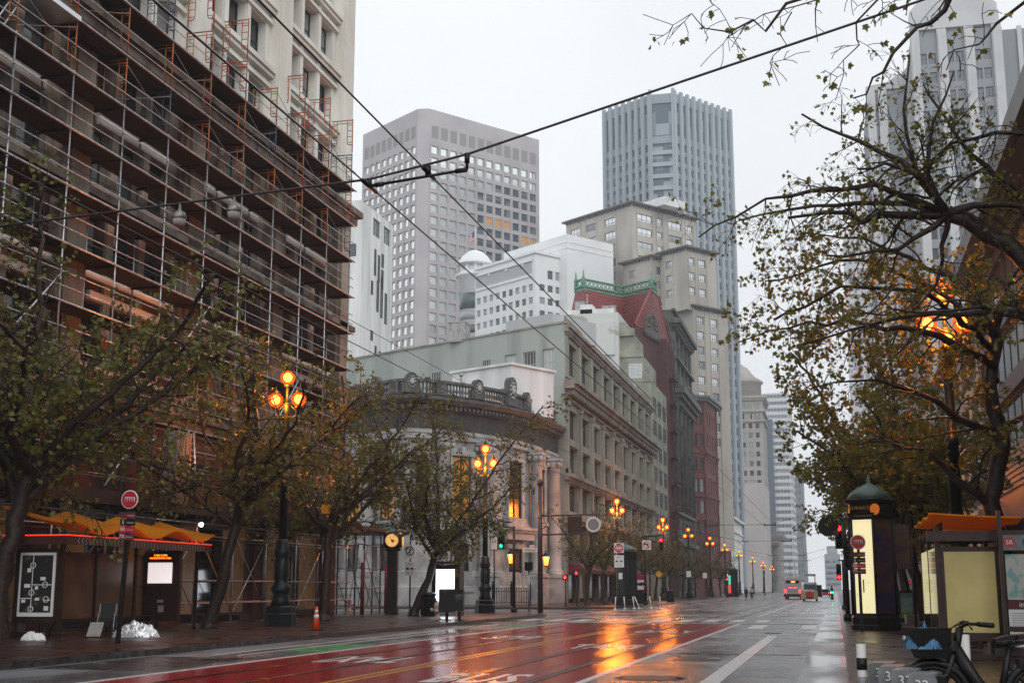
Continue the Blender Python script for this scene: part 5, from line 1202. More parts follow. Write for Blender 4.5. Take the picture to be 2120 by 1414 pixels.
for pts, a, c, dn in ls:
    lp, lr = t.limb(pts, a, c, 6); t.grow(lp, lr, 0, dn*1.5, .55, .8, .45, (.06, .1), 2, 2)
t.finish('plane_tree', 'nearest plane tree, bare dark twigs hanging across the sky at top right', (4.0, 11.0, .15), RTG)
# ---------------------------------------------------------------- street lamps with three globes
def make_lamp(lab, loc, grp, lit=True, far=False):
    t = thing('street_lamp', lab, 'street lamp', loc, 0, grp); GM = M['postgreen']
    g = MB(); g.lathe([(.62, 0), (.62, .45), (.56, .5), (.56, .72), (.5, .78)], 8, ph=rad(22.5), smooth=False); g.lathe([(.4, .78), (.34, 1.0), (.3, 1.2), (.36, 1.3), (.42, 1.45), (.3, 1.6), (.26, 1.75), (.3, 1.9), (.3, 2.5), (.24, 2.6), (.32, 2.72), (.32, 2.95), (.25, 3.05), (.27, 3.25), (.17, 3.35)], 14); g.build('base', GM, t)
    g = MB(); g.lathe([(.17, 3.3), (.16, 5.4), (.2, 5.42), (.2, 5.6), (.15, 5.62), (.12, 8.6), (.2, 8.7), (.1, 8.8)], 12); g.build('pole', GM, t)
    g = MB(); g.tube([(0, 0, 8.1), (0, 0, 9.5)], .07, 8)
    for s_ in (-1, 1): g.tube([(0, 0, 8.25), (s_*.25, 0, 8.15), (s_*.5, 0, 8.3), (s_*.5, 0, 8.65)], .05, 7); g.tube([(0, 0, 8.8), (s_*.3, 0, 8.55), (s_*.5, 0, 8.4)], .03, 6)
    g.build('arm', GM, t)
    for x, z in ((-.5, 8.92), (.5, 8.92), (0, 9.82)):
        g = MB(); g.lathe([(.1, -.29), (.2, -.24), (.28, -.12), (.3, 0), (.28, .12), (.2, .23), (.1, .29)], 14, (x, 0, z)); o = g.build('globe', M['globe'], t); g = MB(); g.ball((x, 0, z), .19, 12, 0, 1.05); g.build('bulb', M['lampfar' if far else 'lamp'], o)
        g = MB(); g.lathe([(.12, -.38), (.18, -.3)], 8, (x, 0, z)); g.build('globe_collar', GM, o); g = MB(); g.lathe([(.16, .26), (.12, .34), (.04, .42), (.02, .55)], 8, (x, 0, z)); g.build('globe_cap', GM, o)
    return t
def lamp_light(t, e=260):
    for z in (8.55, 9.4):
        L = bpy.data.lights.new('lamp_glow', 'POINT'); L.energy = e*(.7 if e == 900 and t is l1 else 1.5); L.color = (1, .24, .022); L.shadow_soft_size = .3
        o = bpy.data.objects.new('lamp_glow', L); COL.objects.link(o); o.parent = t; o.location = (0, -.35, z)
LG = 'triple globe street lamps along the left pavement'; LGR = 'triple globe street lamps along the right pavement'
l1 = make_lamp('nearest triple globe lamp on the left pavement, behind the cone', (-21.2, 48.5, .15), LG)
l2 = copy_tree(l1, None, (-20.5, 77, .15), None, 'triple globe lamp before the bank with its base by the iron fence')
l3 = copy_tree(l1, None, (-20.6, 127.6, .15), None, 'triple globe lamp before the store awning, behind the white do not enter sign')
proto_far = make_lamp('triple globe lamp above the no left turn sign and red signal', (-20.7, 163.8, .15), LG, far=True)
for i, (lb, y) in enumerate((('triple globe lamp before the dark ornate building', 193), ('triple globe lamp low before the brick building', 227), ('triple globe lamp at the right edge of the brick building', 258), ('triple globe lamp before the small white classical building', 296), ('triple globe lamp below the blank pale building', 345), ('tiny triple globe lamp left above the bus roof', 395), ('tiniest triple globe lamp beside the left bus edge', 450))):
    copy_tree(proto_far, None, (-20.7, y, .15-max(0, y-230)*.006), None, lb)
r1 = copy_tree(l1, None, (3.35, 38.6, -.6), None, 'triple globe lamp glowing inside the right hand tree foliage'); r1['group'] = LGR; r1.location.z = .15
r2 = copy_tree(l1, None, (3.4, 102.6, .15), None, 'triple globe lamp far on the right pavement above the lit kiosk roof'); r2['group'] = LGR
for t_, e in ((l1, 900), (l2, 700), (l3, 900), (r1, 480), (r2, 600), (proto_far, 700)): lamp_light(t_, e)

# ---------------------------------------------------------------- bus shelters
def shelter(lab, loc, rz, length, left):
    t = thing('bus_shelter', lab, 'bus shelter', loc, rz, 'bus shelters'); BM = M['brownmetal']
    # local: x across (panel width 1.35), y along street, panel at y=0 faces -y
    for x in (-.74, .74):
        g = MB(); g.box(x-.06, x+.06, -.06, .06, 0, 3.1); g.build('post', BM, t)
    for x, y in ((.74, length*.5), (.74, length), (-.74, length*.5), (-.74, length)):
        g = MB(); g.box(x-.05, x+.05, y-.05, y+.05, 0, 2.9); g.build('post', BM, t)
    g = MB(); g.box(-.68, .68, -.09, .09, .42, .62); g.box(-.68, .68, -.09, .09, 2.5, 2.62); g.box(-.68, -.6, -.09, .09, .62, 2.5); g.box(.6, .68, -.09, .09, .62, 2.5); p = g.build('panel_frame', BM, t)
    # amber wavy roof
    rf = MB(); nx, ny = 8, 28; vs = []; fs = []
    for j in range(ny+1):
        for i in range(nx+1):
            y = -.5+(length+1.0)*j/ny; x = (-1.1 if left else -.9)+(2.3 if left else 2.2)*i/nx; vs.append((x, y, 3.22+(.16 if left else .05)*math.sin(j*2*math.pi/9.3+.8)+(.5 if left else .12)*(1-i/nx)**1.5))
    for j in range(ny):
        for i in range(nx): a = j*(nx+1)+i; fs.append((a, a+1, a+nx+2, a+nx+1))
    rf.add(vs, fs, 0, True); o = len(vs); rf.add([(x, y, z+.035) for x, y, z in vs], [f[::-1] for f in fs], 0, True)
    rf.build('roof', M['shelterorange'], t)
    g = MB()
    for i in range(6): y = .2+i*(length-.4)/5; g.box(-1.0, 1.1, y-.03, y+.03, 2.86, 2.98)
    for i in range(10): y = .1+i*(length-.2)/9; g.tube([(.95, y, 2.98), (.95, y, 3.12)], .03, 5); g.tube([(-.6, y, 2.98), (-.6, y, 3.2)], .03, 5)
    g.build('roof_rib', BM, t)
    g = MB(); g.box(1.05, 1.15, -.45, length+.3, 2.74, 2.98); g.box(-1.0, 1.04, -.45, -.36, 2.74, 2.98); f = g.build('fascia', mat('dark_fascia', (.05, .015, .012), .4) if left else BM, t)
    if left:
        g = MB(); g.box(1.02, 1.18, -.48, length+.3, 2.985, 3.02); g.box(-1.0, 1.015, -.5, -.38, 2.985, 3.02); g.build('red_led_strip', mat('lit_red_strip', (1, .1, .05), .4, emit=(1, .04, .02), es=.8), t)
        g = MB()
        for i in range(40):
            y = .1+i*(length-.3)/40
            for s_ in (-1, 1): g.add([(1.153, y, 2.85), (1.153, y+.05, 2.85), (1.153, y+.13, 2.85+s_*.1), (1.153, y+.08, 2.85+s_*.1)], [(0, 1, 2, 3)])
        g.build('chevron_pattern', M['conc'], f)
    g = MB(); g.box(-.78, -.74, .12, length-.1, .5, 2.6); g.build('glass_screen', mat('amber_lit_frosted_glass', (.2, .13, .07), .35, col2=(.12, .07, .04), ns=1) if left else M['blackglass'], t)
    g = MB()
    for k in range(5): g.box(-.62+k*.1, -.55+k*.1, .8, length-1.2, .46, .5)
    for y in (1.0, length/2, length-1.4): g.tube([(-.55, y, 0), (-.55, y, .46)], .04, 6); g.tube([(-.2, y, 0), (-.2, y, .46)], .04, 6)
    g.build('bench', BM, t); return t
sL = shelter('amber roofed bus shelter with a white framed map poster on the left pavement', (-23.25, 35.3, .15), 0, 8.6, True)
g = MB(); g.box(-.6, .6, -.13, -.095, .62, 2.5); po = g.build('poster', M['white'], sL)
g = MB(); g.box(-.52, .52, -.14, -.131, .74, 2.42); pm = g.build('map_sheet', mat('dark_map_print', (.02, .02, .02), .3, col2=(.10, .085, .05), ns=5, detail=6, lo=.55, hi=.7), po)
g = MB()
def bar2(x0, z0, x1, z1, w_=.012): g.box(min(x0, x1)-w_, max(x0, x1)+w_, -.146, -.141, min(z0, z1)-w_, max(z0, z1)+w_)
bar2(-.14, .8, -.14, 2.42); bar2(-.14, 1.55, .5, 1.55); bar2(-.5, 1.15, -.14, 1.15); bar2(.3, 1.1, .5, 1.1)
for x, z in ((-.14, 2.12), (.3, 1.55), (-.14, 1.32), (.36, 1.12), (-.14, .84)): g.tube([(x+.085*math.cos(a*.5236), -.146, z+.085*math.sin(a*.5236)) for a in range(13)], .014, 4)
for x, z, a, c in ((-.26, 1.98, .12, .12), (.22, 1.73, .17, .1), (-.3, 1.52, .2, .11), (.02, 1.46, .1, .1), (-.4, 1.07, .13, .09), (.06, 1.13, .14, .08), (.38, .86, .15, .13)): g.box(x-a/2, x+a/2, -.148, -.141, z-c/2, z+c/2)
g.build('map_lines', M['white'], pm)
g = MB(); g.box(-.7, .7, 7.4, 7.6, .3, 2.75); kp = g.build('screen_housing', M['brownmetal'], sL)
g = MB(); g.box(-.5, .42, 7.34, 7.395, 1.62, 2.34); g.build('lit_screen', M['screen'], kp)
g = MB(); g.box(-.52, .46, 7.34, 7.395, 2.42, 2.68); lb = g.build('led_sign', M['black'], kp)
for i, tx in enumerate(('5 MIN 12 MIN', 'DOWNTOWN 3 MIN')): lettering(tx, .088, M['amberled'], lb, Matrix.Translation((-.03, 7.332, 2.59-i*.1)) @ FX)
g = MB(); g.box(-.1, .12, 7.36, 7.395, .95, 1.05); g.box(-.05, .15, 7.36, 7.395, .62, .85); g.build('label_plate', M['conc'], kp)
sR = shelter('amber roofed bus shelter with a pale yellow blank poster on the right pavement', (2.72, 29.2, .15), 0, 6.0, False); sR.scale = (.84, .84, .88)
g = MB(); g.box(-.6, .6, -.11, -.085, .62, 2.5); g.build('poster', mat('backlit_yellow_sheet', (.5, .42, .16), .35, emit=(1, .78, .25), es=.07, col2=(.36, .3, .12), ns=1), sR)
def pan(x0, x1, z0, z1, y, m_, nm, par): g = MB(); g.box(x0, x1, y, y+.02, z0, z1); return g.build(nm, m_, par)
ip = thing('map_board', 'steel framed map board with route numbers and info sheet at the right shelter', 'map board', (3.6, 28.3, .15))
g = MB(); g.box(-.38, -.3, -.05, .05, 0, 3.0); g.box(.42, .56, -.06, .06, 0, 3.1); g.box(-.3, .42, -.03, .03, .6, .7); g.box(-.3, .42, -.03, .03, 2.52, 2.6); g.build('frame', M['brownmetal'], ip)
rp = pan(-.29, .41, 2.2, 2.51, -.02, M['plasticgrey'], 'route_plate', ip)
for x, tx, m_ in ((-.17, '5R', M['red']), (.19, '5', mat('blue_sign', (.02, .05, .22), .4))):
    g = MB(); g.disc((x, 2.36), .1, -.028, -.021, 16, 0, 1.2); d = g.build('route_disc', m_, rp); lettering(tx, .13, M['white'], d, Matrix.Translation((x, -.031, 2.355)) @ FX)
mp = pan(-.27, .4, 1.22, 2.12, -.02, mat('city_map_print', (.42, .42, .38), .3, col2=(.16, .33, .30), ns=3.5, detail=5, lo=.5, hi=.56), 'map_sheet', ip)
hp = pan(-.27, .4, 1.04, 1.2, -.02, M['maroon'], 'info_heading', ip); lettering('info', .15, M['white'], hp, Matrix.Translation((.05, -.024, 1.125)) @ FX)
sp_ = pan(-.27, .4, .3, 1.03, -.02, M['white'], 'info_sheet', ip)
g = MB()
for i in range(12): g.box(-.22, .34-(i*7 % 5)*.07, -.023, -.0205, .95-i*.045, .958-i*.045)
g.build('printed_lines', M['black'], sp_)

# ---------------------------------------------------------------- bus stop signs
def stop_sign(lab, loc, H, lean=0):
    t = thing('bus_stop_sign', lab, 'bus stop sign', loc, 0, 'bus stop sign posts'); t.rotation_euler = (0, lean, 0)
    g = MB(); g.box(-.05, .05, -.05, .05, 0, H); g.build('post', M['black'], t)
    z = H-.25
    g = MB(); g.disc((.0, z), .23, -.085, -.055, 24); d = g.build('disc', M['red'], t)
    g = MB(); g.tube([(.235*math.cos(a*.2618), -.07, z+.235*math.sin(a*.2618)) for a in range(25)], .02, 5)
    for k in range(4): g.tube([(-.13+k*.07, -.09, z-.06), (-.12+k*.07, -.09, z+.06), (-.07+k*.07, -.09, z+.06), (-.06+k*.07, -.09, z-.06)], .016, 4)
    g.build('emblem', M['white'], d)
    for i, (tx, m_) in enumerate((('', M['maroon']), ('5', M['black']), ('5R', M['red']), ('7X', M['maroon']))):
        zz = z-.42-i*.19; g = MB(); g.box(-.22, .22, -.08, -.055, zz-.085, zz+.085); pl = g.build('route_plate', m_, t)
        if tx: lettering(tx, .14, M['white'], pl, Matrix.Translation((-.13, -.083, zz)) @ FX)
        g = MB(); g.box(-.02, .19, -.083, -.0805, zz-.02, zz+.005); g.build('printed_line', M['conc'], pl)
    return t
stop_sign('tall black bus stop post with red round sign by the foil blanket', (-18.6, 32.0, .15), 4.05, rad(2.5))
stop_sign('black bus stop post with red round sign in front of the lit kiosk', (.78, 46.8, .15), 3.25)

# ---------------------------------------------------------------- kiosks
def kiosk(lab, loc, rz, lit, other, s_=1.):
    t = thing('kiosk', lab, 'kiosk', loc, rz, 'hexagonal advertising kiosks'); KG = M['postgreen']; h = math.pi/3
    g = MB(); g.lathe([(1.12, 0), (1.12, .16), (1.06, .2), (1.06, .42), (1.0, .5)], 6, smooth=False); g.build('base', M['black'], t)
    g = MB(); g.lathe([(.9, .5), (.9, 3.95)], 6, smooth=False)
    for i in range(6): g.tube([(.97*math.cos(i*h), .97*math.sin(i*h), .5), (.97*math.cos(i*h), .97*math.sin(i*h), 3.95)], .055, 6)
    g.build('body', KG, t)
    for i, m_ in enumerate((lit, other, M['blackglass'], M['blackglass'], M['blackglass'], other)):
        a0, a1 = (i+4)*h, (i+5)*h; r = .965; p = Vector((r*math.cos(a0), r*math.sin(a0), 0)); q = Vector((r*math.cos(a1), r*math.sin(a1), 0)); u = (q-p).normalized(); n = Vector((u.y, -u.x, 0)); p += u*.07; q -= u*.07
        g = MB(); o_ = n*(-.03); g.add([(*(p+o_).xy, .58), (*(q+o_).xy, .58), (*(q+o_).xy, 3.85), (*(p+o_).xy, 3.85), (*(p+o_-n*.04).xy, .58), (*(q+o_-n*.04).xy, .58), (*(q+o_-n*.04).xy, 3.85), (*(p+o_-n*.04).xy, 3.85)], [(0, 1, 2, 3), (4, 7, 6, 5), (0, 4, 5, 1), (3, 2, 6, 7), (0, 3, 7, 4), (1, 5, 6, 2)])
        g.build('poster', m_, t)
    g = MB(); g.lathe([(1.0, 3.95), (1.1, 4.0), (1.12, 4.08), (.98, 4.1), (.98, 4.42), (1.15, 4.46), (1.2, 4.56), (1.0, 4.62)], 6, smooth=False); cw = g.build('crown', M['black'], t)
    a = -math.pi/2; lettering('SAN FRANCISCO', .17, mat('gold_letters', (.4, .24, .06), .4) if 'gold_letters' not in bpy.data.materials else bpy.data.materials['gold_letters'], cw, Matrix.Translation((0, -.86, 4.26)) @ FX, ext=.01)
    g = MB(); g.disc((.62, 4.2), .2, -.9, -.84, 18); g.build('medallion', mat('amber_medallion', (.5, .16, .03), .4, emit=(1, .25, .03), es=.25) if 'amber_medallion' not in bpy.data.materials else bpy.data.materials['amber_medallion'], cw)
    g = MB(); g.lathe([(.95, 4.62), (.75, 4.85), (.45, 5.05), (.15, 5.15), (.08, 5.2), (.1, 5.3), (.02, 5.5)], 12); g.build('roof', mat('verdigris_roof', (.05, .1, .09), .4) if 'verdigris_roof' not in bpy.data.materials else bpy.data.materials['verdigris_roof'], t)
    return t
k1 = kiosk('black hexagonal kiosk with glowing cream panel at the right kerb', (1.3, 49.2, .15), rad(-27), M['adcream'], mat('purple_poster', (.03, .025, .07), .25, col2=(.08, .05, .03), ns=1.5)); k1.scale = (.88, .88, 1)
g = MB(); g.box(-.05, -.01, -.87, -.845, 1.3, 1.75); g.build('slot', M['black'], k1)
for i in range(7):
    g = MB(); g.ball((random.Random(i).uniform(-.4, .2), -.84, .8+i*.42), .018, 6); g.build('stain', M['brownmetal'], k1)
k2 = kiosk('dark green kiosk with a thin lit edge on the left pavement behind the white bollards', (-17.6, 113.5, .15), rad(-75), M['adcream'], M['blackglass'])
k3 = copy_tree(k2, None, (-17.4, 231, .15), rad(-70), 'small far kiosk with dark dome and coloured lit edge left of the bus')
g = MB(); g.box(.8, .92, -.9, -.55, .6, 2.0); g.build('lit_strip', bpy.data.materials['lit_red_strip'], k3); g = MB(); g.box(.8, .92, -.9, -.55, 2.05, 3.6); g.build('lit_strip', M['tealglow'], k3)

# ---------------------------------------------------------------- clock, signals, sign posts
t = thing('street_clock', 'four sided street clock glowing amber on a tall black pillar by the scaffold corner', 'clock', (-24.1, 70.4, .15), rad(12))
g = MB(); g.box(-.28, .28, -.28, .28, 0, 3.5); g.box(-.34, .34, -.34, .34, 0, .35); g.lathe([(.42, 3.5), (.5, 3.6), (.3, 3.65)], 12); g.build('pillar', M['black'], t)
g = MB(); g.lathe([(.3, 3.62), (.5, 3.68), (.58, 3.8), (.58, 4.35), (.5, 4.5), (.3, 4.6), (.1, 4.65)], 8, ph=rad(22.5)); hd = g.build('clock_head', M['black'], t)
for a in (0, 90):
    g = MB(); mx = Matrix.Rotation(rad(a), 4, 'Z'); g.mx = mx; g.disc((0, 4.07), .36, -.57, -.545, 24); d = g.build('dial', mat('lit_dial', (.9, .6, .3), .4, emit=(1, .5, .13), es=.8) if a == 0 else bpy.data.materials['lit_dial'], hd)
    g = MB(); g.mx = mx; g.cbox((-.06, -.576, 4.15), .03, .008, .24, 0, 0, 0, rad(-35)); g.cbox((.06, -.58, 4.02), .03, .008, .18, 0, 0, 0, rad(120))
    for i in range(12): an = i*math.pi/6; g.cbox((.3*math.sin(an), -.575, 4.07+.3*math.cos(an)), .025, .006, .06, 0, 0, 0, an)
    g.build('clock_hands', M['black'], d)
def signpost(lab, loc, H, r=.05, m_=None, cat='sign post', name='sign_post', grp=None):
    t = thing(name, lab, cat, loc, 0, grp); g = MB(); g.tube([(0, 0, 0), (0, 0, H)], r, 8); g.tube([(0, 0, 0), (0, 0, .12)], r*1.8, 8); g.build('post', m_ or M['postgreen'], t); return t
def plate(t, x, z, w_, h, m_, nm='sign_plate', y=-.08): g = MB(); g.box(x-w_/2, x+w_/2, y, y+.02, z-h/2, z+h/2); return g.build(nm, m_, t)
def rnd(t, x, z, r, m_, nm='sign_disc', y=-.087): g = MB(); g.disc((x, z), r, y, y+.006, 22); return g.build(nm, m_, t)
def ring(t, x, z, r, m_, y=-.088, w_=.03): g = MB(); g.tube([(x+r*math.cos(a*.2618), y, z+r*math.sin(a*.2618)) for a in range(25)], w_, 5); return g.build('sign_ring', m_, t)
def dne(t, x, z, s_=.76):
    p = plate(t, x, z, s_, s_, M['white']); d = rnd(p, x, z, s_*.46, M['red']); g = MB(); g.box(x-s_*.36, x+s_*.36, -.095, -.088, z-s_*.07, z+s_*.07); g.build('white_bar', M['white'], d)
    lettering('DO NOT', s_*.17, M['white'], d, Matrix.Translation((x, -.092, z+s_*.2)) @ FX, bold=True); lettering('ENTER', s_*.17, M['white'], d, Matrix.Translation((x, -.092, z-s_*.2)) @ FX, bold=True)
def trucksign(t, x, z, w_=.62, h=.8):
    p = plate(t, x, z, w_, h, M['white']); g = MB()
    for s_ in (-1, 1):
        c = x+s_*w_*.23; g.box(c-.09, c+.04, -.088, -.082, z-.04, z+.07); g.box(c+.045, c+.1, -.088, -.082, z-.04, z+.03); g.ball((c-.05, -.085, z-.05), .025, 6); g.ball((c+.06, -.085, z-.05), .025, 6)
    g.build('pictogram', M['black'], p); lettering('EXCEPT', .12, M['black'], p, Matrix.Translation((x, -.084, z+h*.32)) @ FX); lettering('BUS TAXI', .1, M['black'], p, Matrix.Translation((x, -.084, z-h*.32)) @ FX)
t = signpost('sign post with stacked white no turn signs behind the leaning tree', (-24.9, 76, .15), 5.3)
p = plate(t, 0, 4.9, .5, .7, M['white']); lettering('ONE\nWAY', .17, M['black'], p, Matrix.Translation((0, -.084, 4.9)) @ FX)
p = plate(t, 0, 3.6, .62, .85, M['white']); ring(p, 0, 3.65, .24, M['black']); g = MB(); g.cbox((0, -.088, 3.65), .05, .01, .5, 0, 0, 0, rad(45)); g.box(-.03, .03, -.087, -.082, 3.48, 3.8); g.build('pictogram', M['black'], p)
trucksign(t, 0, 2.6)
t = signpost('sign post with do not enter sign over a truck sign in front of the bank', (-22.86, 76, .15), 4.7); dne(t, 0, 4.4, .6); trucksign(t, 0, 3.45, .56, .75)
t = signpost('short dark post with a camera box before the bank doorway', (-21.1, 79.2, .15), 2.45, .06); g = MB(); g.cbox((.1, 0, 2.5), .42, .35, .28); g.lathe([(.14, 2.62), (.2, 2.7), (.05, 2.76)], 8, (.1, 0, 0)); g.build('camera_box', M['black'], t); g = MB(); g.box(-.16, -.06, -.1, .1, .95, 1.25); g.build('push_button', M['yellow'], t)
# signal mast with sign arms
t = thing('signal_mast', 'tall dark signal mast carrying a square and a round sign seen from behind', 'signal mast', (-17.3, 77.9, .15))
MD = mat('wet_dark_brown_steel', (.035, .022, .02), .35)
g = MB(); g.tube([(0, 0, 0), (0, 0, 7.7)], [.17, .13], 10); g.lathe([(.16, 7.6), (.2, 7.7), (.2, 7.85), (.05, 8.0)], 10)
for z in (1.2, 2.3, 3.4, 4.5, 5.6): g.tube([(0, 0, z), (0, 0, z+.05)], .165, 10)
g.build('mast', MD, t)
for z in (5.75, 4.62):
    g = MB(); g.tube([(0, -.02, z), (3.6, -.02, z+.05)], .05, 6); g.build('sign_arm', MD, t)
g = MB(); g.box(1.72, 2.6, -.1, -.06, 4.7, 5.7); g.build('square_sign', MD, t)
g = MB(); g.disc((3.3, 5.2), .46, -.12, -.08, 24); rs_ = g.build('round_sign', M['white'], t); g = MB(); g.disc((3.3, 5.2), .34, -.128, -.121, 20); g.box(3.2, 3.4, -.14, -.129, 4.95, 5.45); g.build('sign_bracket', M['steel'], rs_)
sn = plate(t, -.62, 3.72, .92, .26, M['white'], 'street_name_sign', -.05); lettering("O'Farrell", .19, M['black'], sn, Matrix.Translation((-.62, -.055, 3.71)) @ FX)
plate(t, -.5, 3.94, .3, .14, M['white'], 'block_number_sign', -.05)
g = MB(); g.tube([(.15, 0, 5.3), (.35, 0, 5.35), (.4, 0, 5.1), (.2, 0, 5.0)], .03, 5); g.build('cable_loop', M['black'], t)
def pedsig(lab, loc, H, lit=None, m_=None, two=False):
    t = signpost(lab, loc, H, .05, m_ or M['steel'], 'pedestrian signal', 'pedestrian_signal', 'pedestrian signals'); g = MB(); g.cbox((0, -.02, H+.2), .42, .3, .46); g.cbox((0, -.2, H+.42), .44, .2, .03); g.build('signal_head', M['black'], t)
    if lit: g = MB(); g.disc((0, H+.18), .11, -.2, -.172, 10); g.box(-.06, .06, -.2, -.172, H+.2, H+.36); g.build('hand_symbol', lit, t)
    return t
pedsig('silver pedestrian signal post with its dark head turned away before the signal mast', (-16.75, 72.5, .15), 2.45)
pedsig('pedestrian signal showing a red hand before the store awning', (-21.1, 104.3, .15), 2.1, M['redlight'], M['postgreen'])
pedsig('smaller pedestrian signal with a red hand just right of the first one', (-20.6, 106.5, .15), 2.45, mat('dim_red_hand', (1, .1, .1), .4, emit=(1, .03, .02), es=3), M['postgreen'])
def signal(lab, loc, H, lit, pos=0, arm=0, rz=0):
    t = thing('traffic_signal', lab, 'traffic signal', loc, rz, 'traffic signals'); g = MB(); g.tube([(0, 0, 0), (0, 0, H+.3)], [.11, .08], 8); g.tube([(0, 0, 0), (0, 0, .3)], .2, 8); g.build('pole', M['postgreen'], t)
    if arm: g = MB(); g.tube([(0, 0, H+.2), (arm, 0, H+.3)], .05, 6); g.build('arm', M['postgreen'], t)
    x = arm; g = MB(); g.box(x-.17, x+.17, -.42, -.14, H-1.1, H)
    for k in range(3): g.tube([(x, -.42, H-.18-k*.36), (x, -.6, H-.2-k*.36)], .14, 10, cap=False)
    g.box(x-.06, x+.06, -.15, 0, H-.6, H-.5); hd = g.build('signal_head', M['black'], t)
    for k in range(3):
        if k != pos: g = MB(); g.ball((x, -.42, H-.18-k*.36), .11, 8); g.build('dark_lens', M['blackglass'], hd)
    g = MB(); g.ball((x, -.43, H-.18-pos*.36), .13, 12); g.build('lit_lens', lit, hd); return t
s1 = signal('red traffic signal on a dark pole right of the no left turn sign', (-15.05-1.4, 117, .15), 5.8, M['redlight'], 0, 1.55)
t = thing('turn_sign', 'white square no left turn sign hanging above the green kiosk', 'traffic sign', (-16.17, 116.4, 5.35)); plate(t, 0, 0, .78, .82, M['white']); ring(t, 0, 0, .3, M['red'], w_=.035); g = MB(); g.cbox((0, -.1, 0), .07, .012, .6, 1, 0, 0, rad(-45)); g.cbox((.1, -.09, -.05), .09, .012, .3); g.cbox((-.06, -.09, .1), .3, .012, .09); g.panel([(-.3, .1), (-.14, .24), (-.14, -.04)], -.095, -.084); g.build('arrow', [M['black'], M['red']], t); g = MB(); g.tube([(0, 0, .4), (0, 0, .75)], .03, 5); g.tube([(-.3, 0, .7), (1.2, 0, .75)], .04, 5); g.build('bracket', M['black'], t)
t = signpost('do not enter sign over a truck sign beside the white bollards', (-16.75, 104.5, .15), 4.95, .05); dne(t, 0, 4.6, .78); trucksign(t, 0, 3.55, .78, .95); plate(t, .1, 2.4, .3, .5, M['white'])
signal('red traffic signal with round blank sign beside the lit kiosk', (.45, 62, .15), 4.3, M['redlight'], 0, -.25)
t = thing('round_sign', 'dark round sign seen from behind left of the lit kiosk', 'traffic sign', (.1, 61.2, 4.35)); g = MB(); g.disc((-.35, 0), .46, -.05, -.02, 22); g.build('sign_disc', M['black'], t); g = MB(); g.tube([(-.35, 0, .5), (.35, .8, .5)], .04, 6); g.build('bracket', M['black'], t)
signal('red signal in a red housing low beside the lit kiosk', (.5, 95, .15), 3.1, M['redlight'], 2, -.3)
signal('far green signal at the end of the street right of the truck', (-.6, 176, .15), 1.45, M['greenlight'], 1, 0)
signal('dark traffic signal facing away beside the kiosk edge', (.75, 50.9, .15), 3.2, M['blackglass'], 0, -.28)
signal('small far red signal near the left kerb before the domed kiosk', (-17, 215, .15), 3.0, M['redlight'], 0, 0)
signal('red signal high at the left before the globe lamps by the bus', (-15.5, 300, -.2), 6.0, M['redlight'], 0, 0)
signal('green signal head partly hidden by the leaning tree before the bank', (-19.2, 79, .15), 4.9, mat('dim_green_signal', (0, .4, .2), .4, emit=(.02, .6, .3), es=2), 2, -.7)
t = thing('lit_sign', 'white lit walk sign box in the leaning tree crown before the bank', 'sign', (-20.3, 78.4, 4.3)); plate(t, 0, 0, .42, .75, M['white']); g = MB(); g.box(-.25, .25, -.06, .06, -.42, .42); g.build('sign_box', M['black'], t); g = MB(); g.tube([(0, 0, -.4), (0, .1, -4.1)], .05, 6); g.build('post', M['postgreen'], t); lettering('63', .3, M['black'], t, Matrix.Translation((0, -.084, .1)) @ FX)

# ---------------------------------------------------------------- lit panel, bins, boxes, hydrants, cone
t = thing('map_kiosk', 'brown map kiosk carrying a blazing white lit panel before the bank', 'information kiosk', (-20.3, 68.2, .15), rad(6))
g = MB(); g.box(-.78, -.66, -.1, 1.3, 0, 2.75); g.box(.62, .74, -.1, 1.3, 0, 2.75); g.box(-.85, .8, -.2, 1.4, 2.75, 2.85); g.box(-.66, .62, .3, .36, .3, 2.7); g.build('frame', M['brownmetal'], t)
g = MB(); g.box(-.55, .55, -.32, -.14, .35, 2.5); bxo = g.build('panel_box', M['black'], t); g = MB(); g.box(-.5, .5, -.335, -.321, .42, 2.43); g.build('lit_panel', M['adwhite'], bxo)
g = MB(); g.box(-.5, .5, -.2, .0, 0, .35); g.build('foot', M['steel'], t); lettering('transit', .12, M['white'], t, Matrix.Translation((-.1, -.21, 2.66)) @ FX)
def bin_(lab, loc, s_=1.):
    t = thing('trash_bin', lab, 'trash bin', loc, 0, 'round black trash bins'); g = MB(); g.lathe([(.36, 0), (.4, .06), (.4, .85), (.43, .88), (.43, .93)], 16)
    for i in range(16): a = i*.3927; g.tube([(.41*math.cos(a), .41*math.sin(a), .08), (.41*math.cos(a), .41*math.sin(a), .85)], .02, 4)
    g.build('bin_body', M['postgreen'], t); g = MB(); g.lathe([(.36, .93), (.36, 1.05), (.44, 1.08), (.44, 1.14), (.3, 1.22), (.05, 1.25)], 16); g.build('lid', M['black'], t); return t
b1 = bin_('round black trash bin behind the pale hydrant and lit panel', (-20.9, 67.0, .15)); copy_tree(b1, None, (-17.2, 141, .15), None, 'far round black trash bin at the left kerb before the brick building')
t = thing('newspaper_box', 'black double newspaper box on a pedestal at the kerb before the lit panel', 'newspaper box', (-17.0, 58.2, .15), rad(8))
g = MB(); g.box(-.62, .1, -.25, .25, .38, 1.42); g.box(.11, .5, -.25, .25, .45, 1.38); g.build('box', M['black'], t)
g = MB(); g.box(.14, .47, -.262, -.251, .95, 1.2); g.build('window', M['blackglass'], t); g = MB(); g.box(-.5, .0, -.262, -.251, .55, 1.3); g.build('door', M['blackmatte'], t); lettering('NEWS', .07, M['conc'], t, Matrix.Translation((-.35, -.264, 1.34)) @ FX)
g = MB()
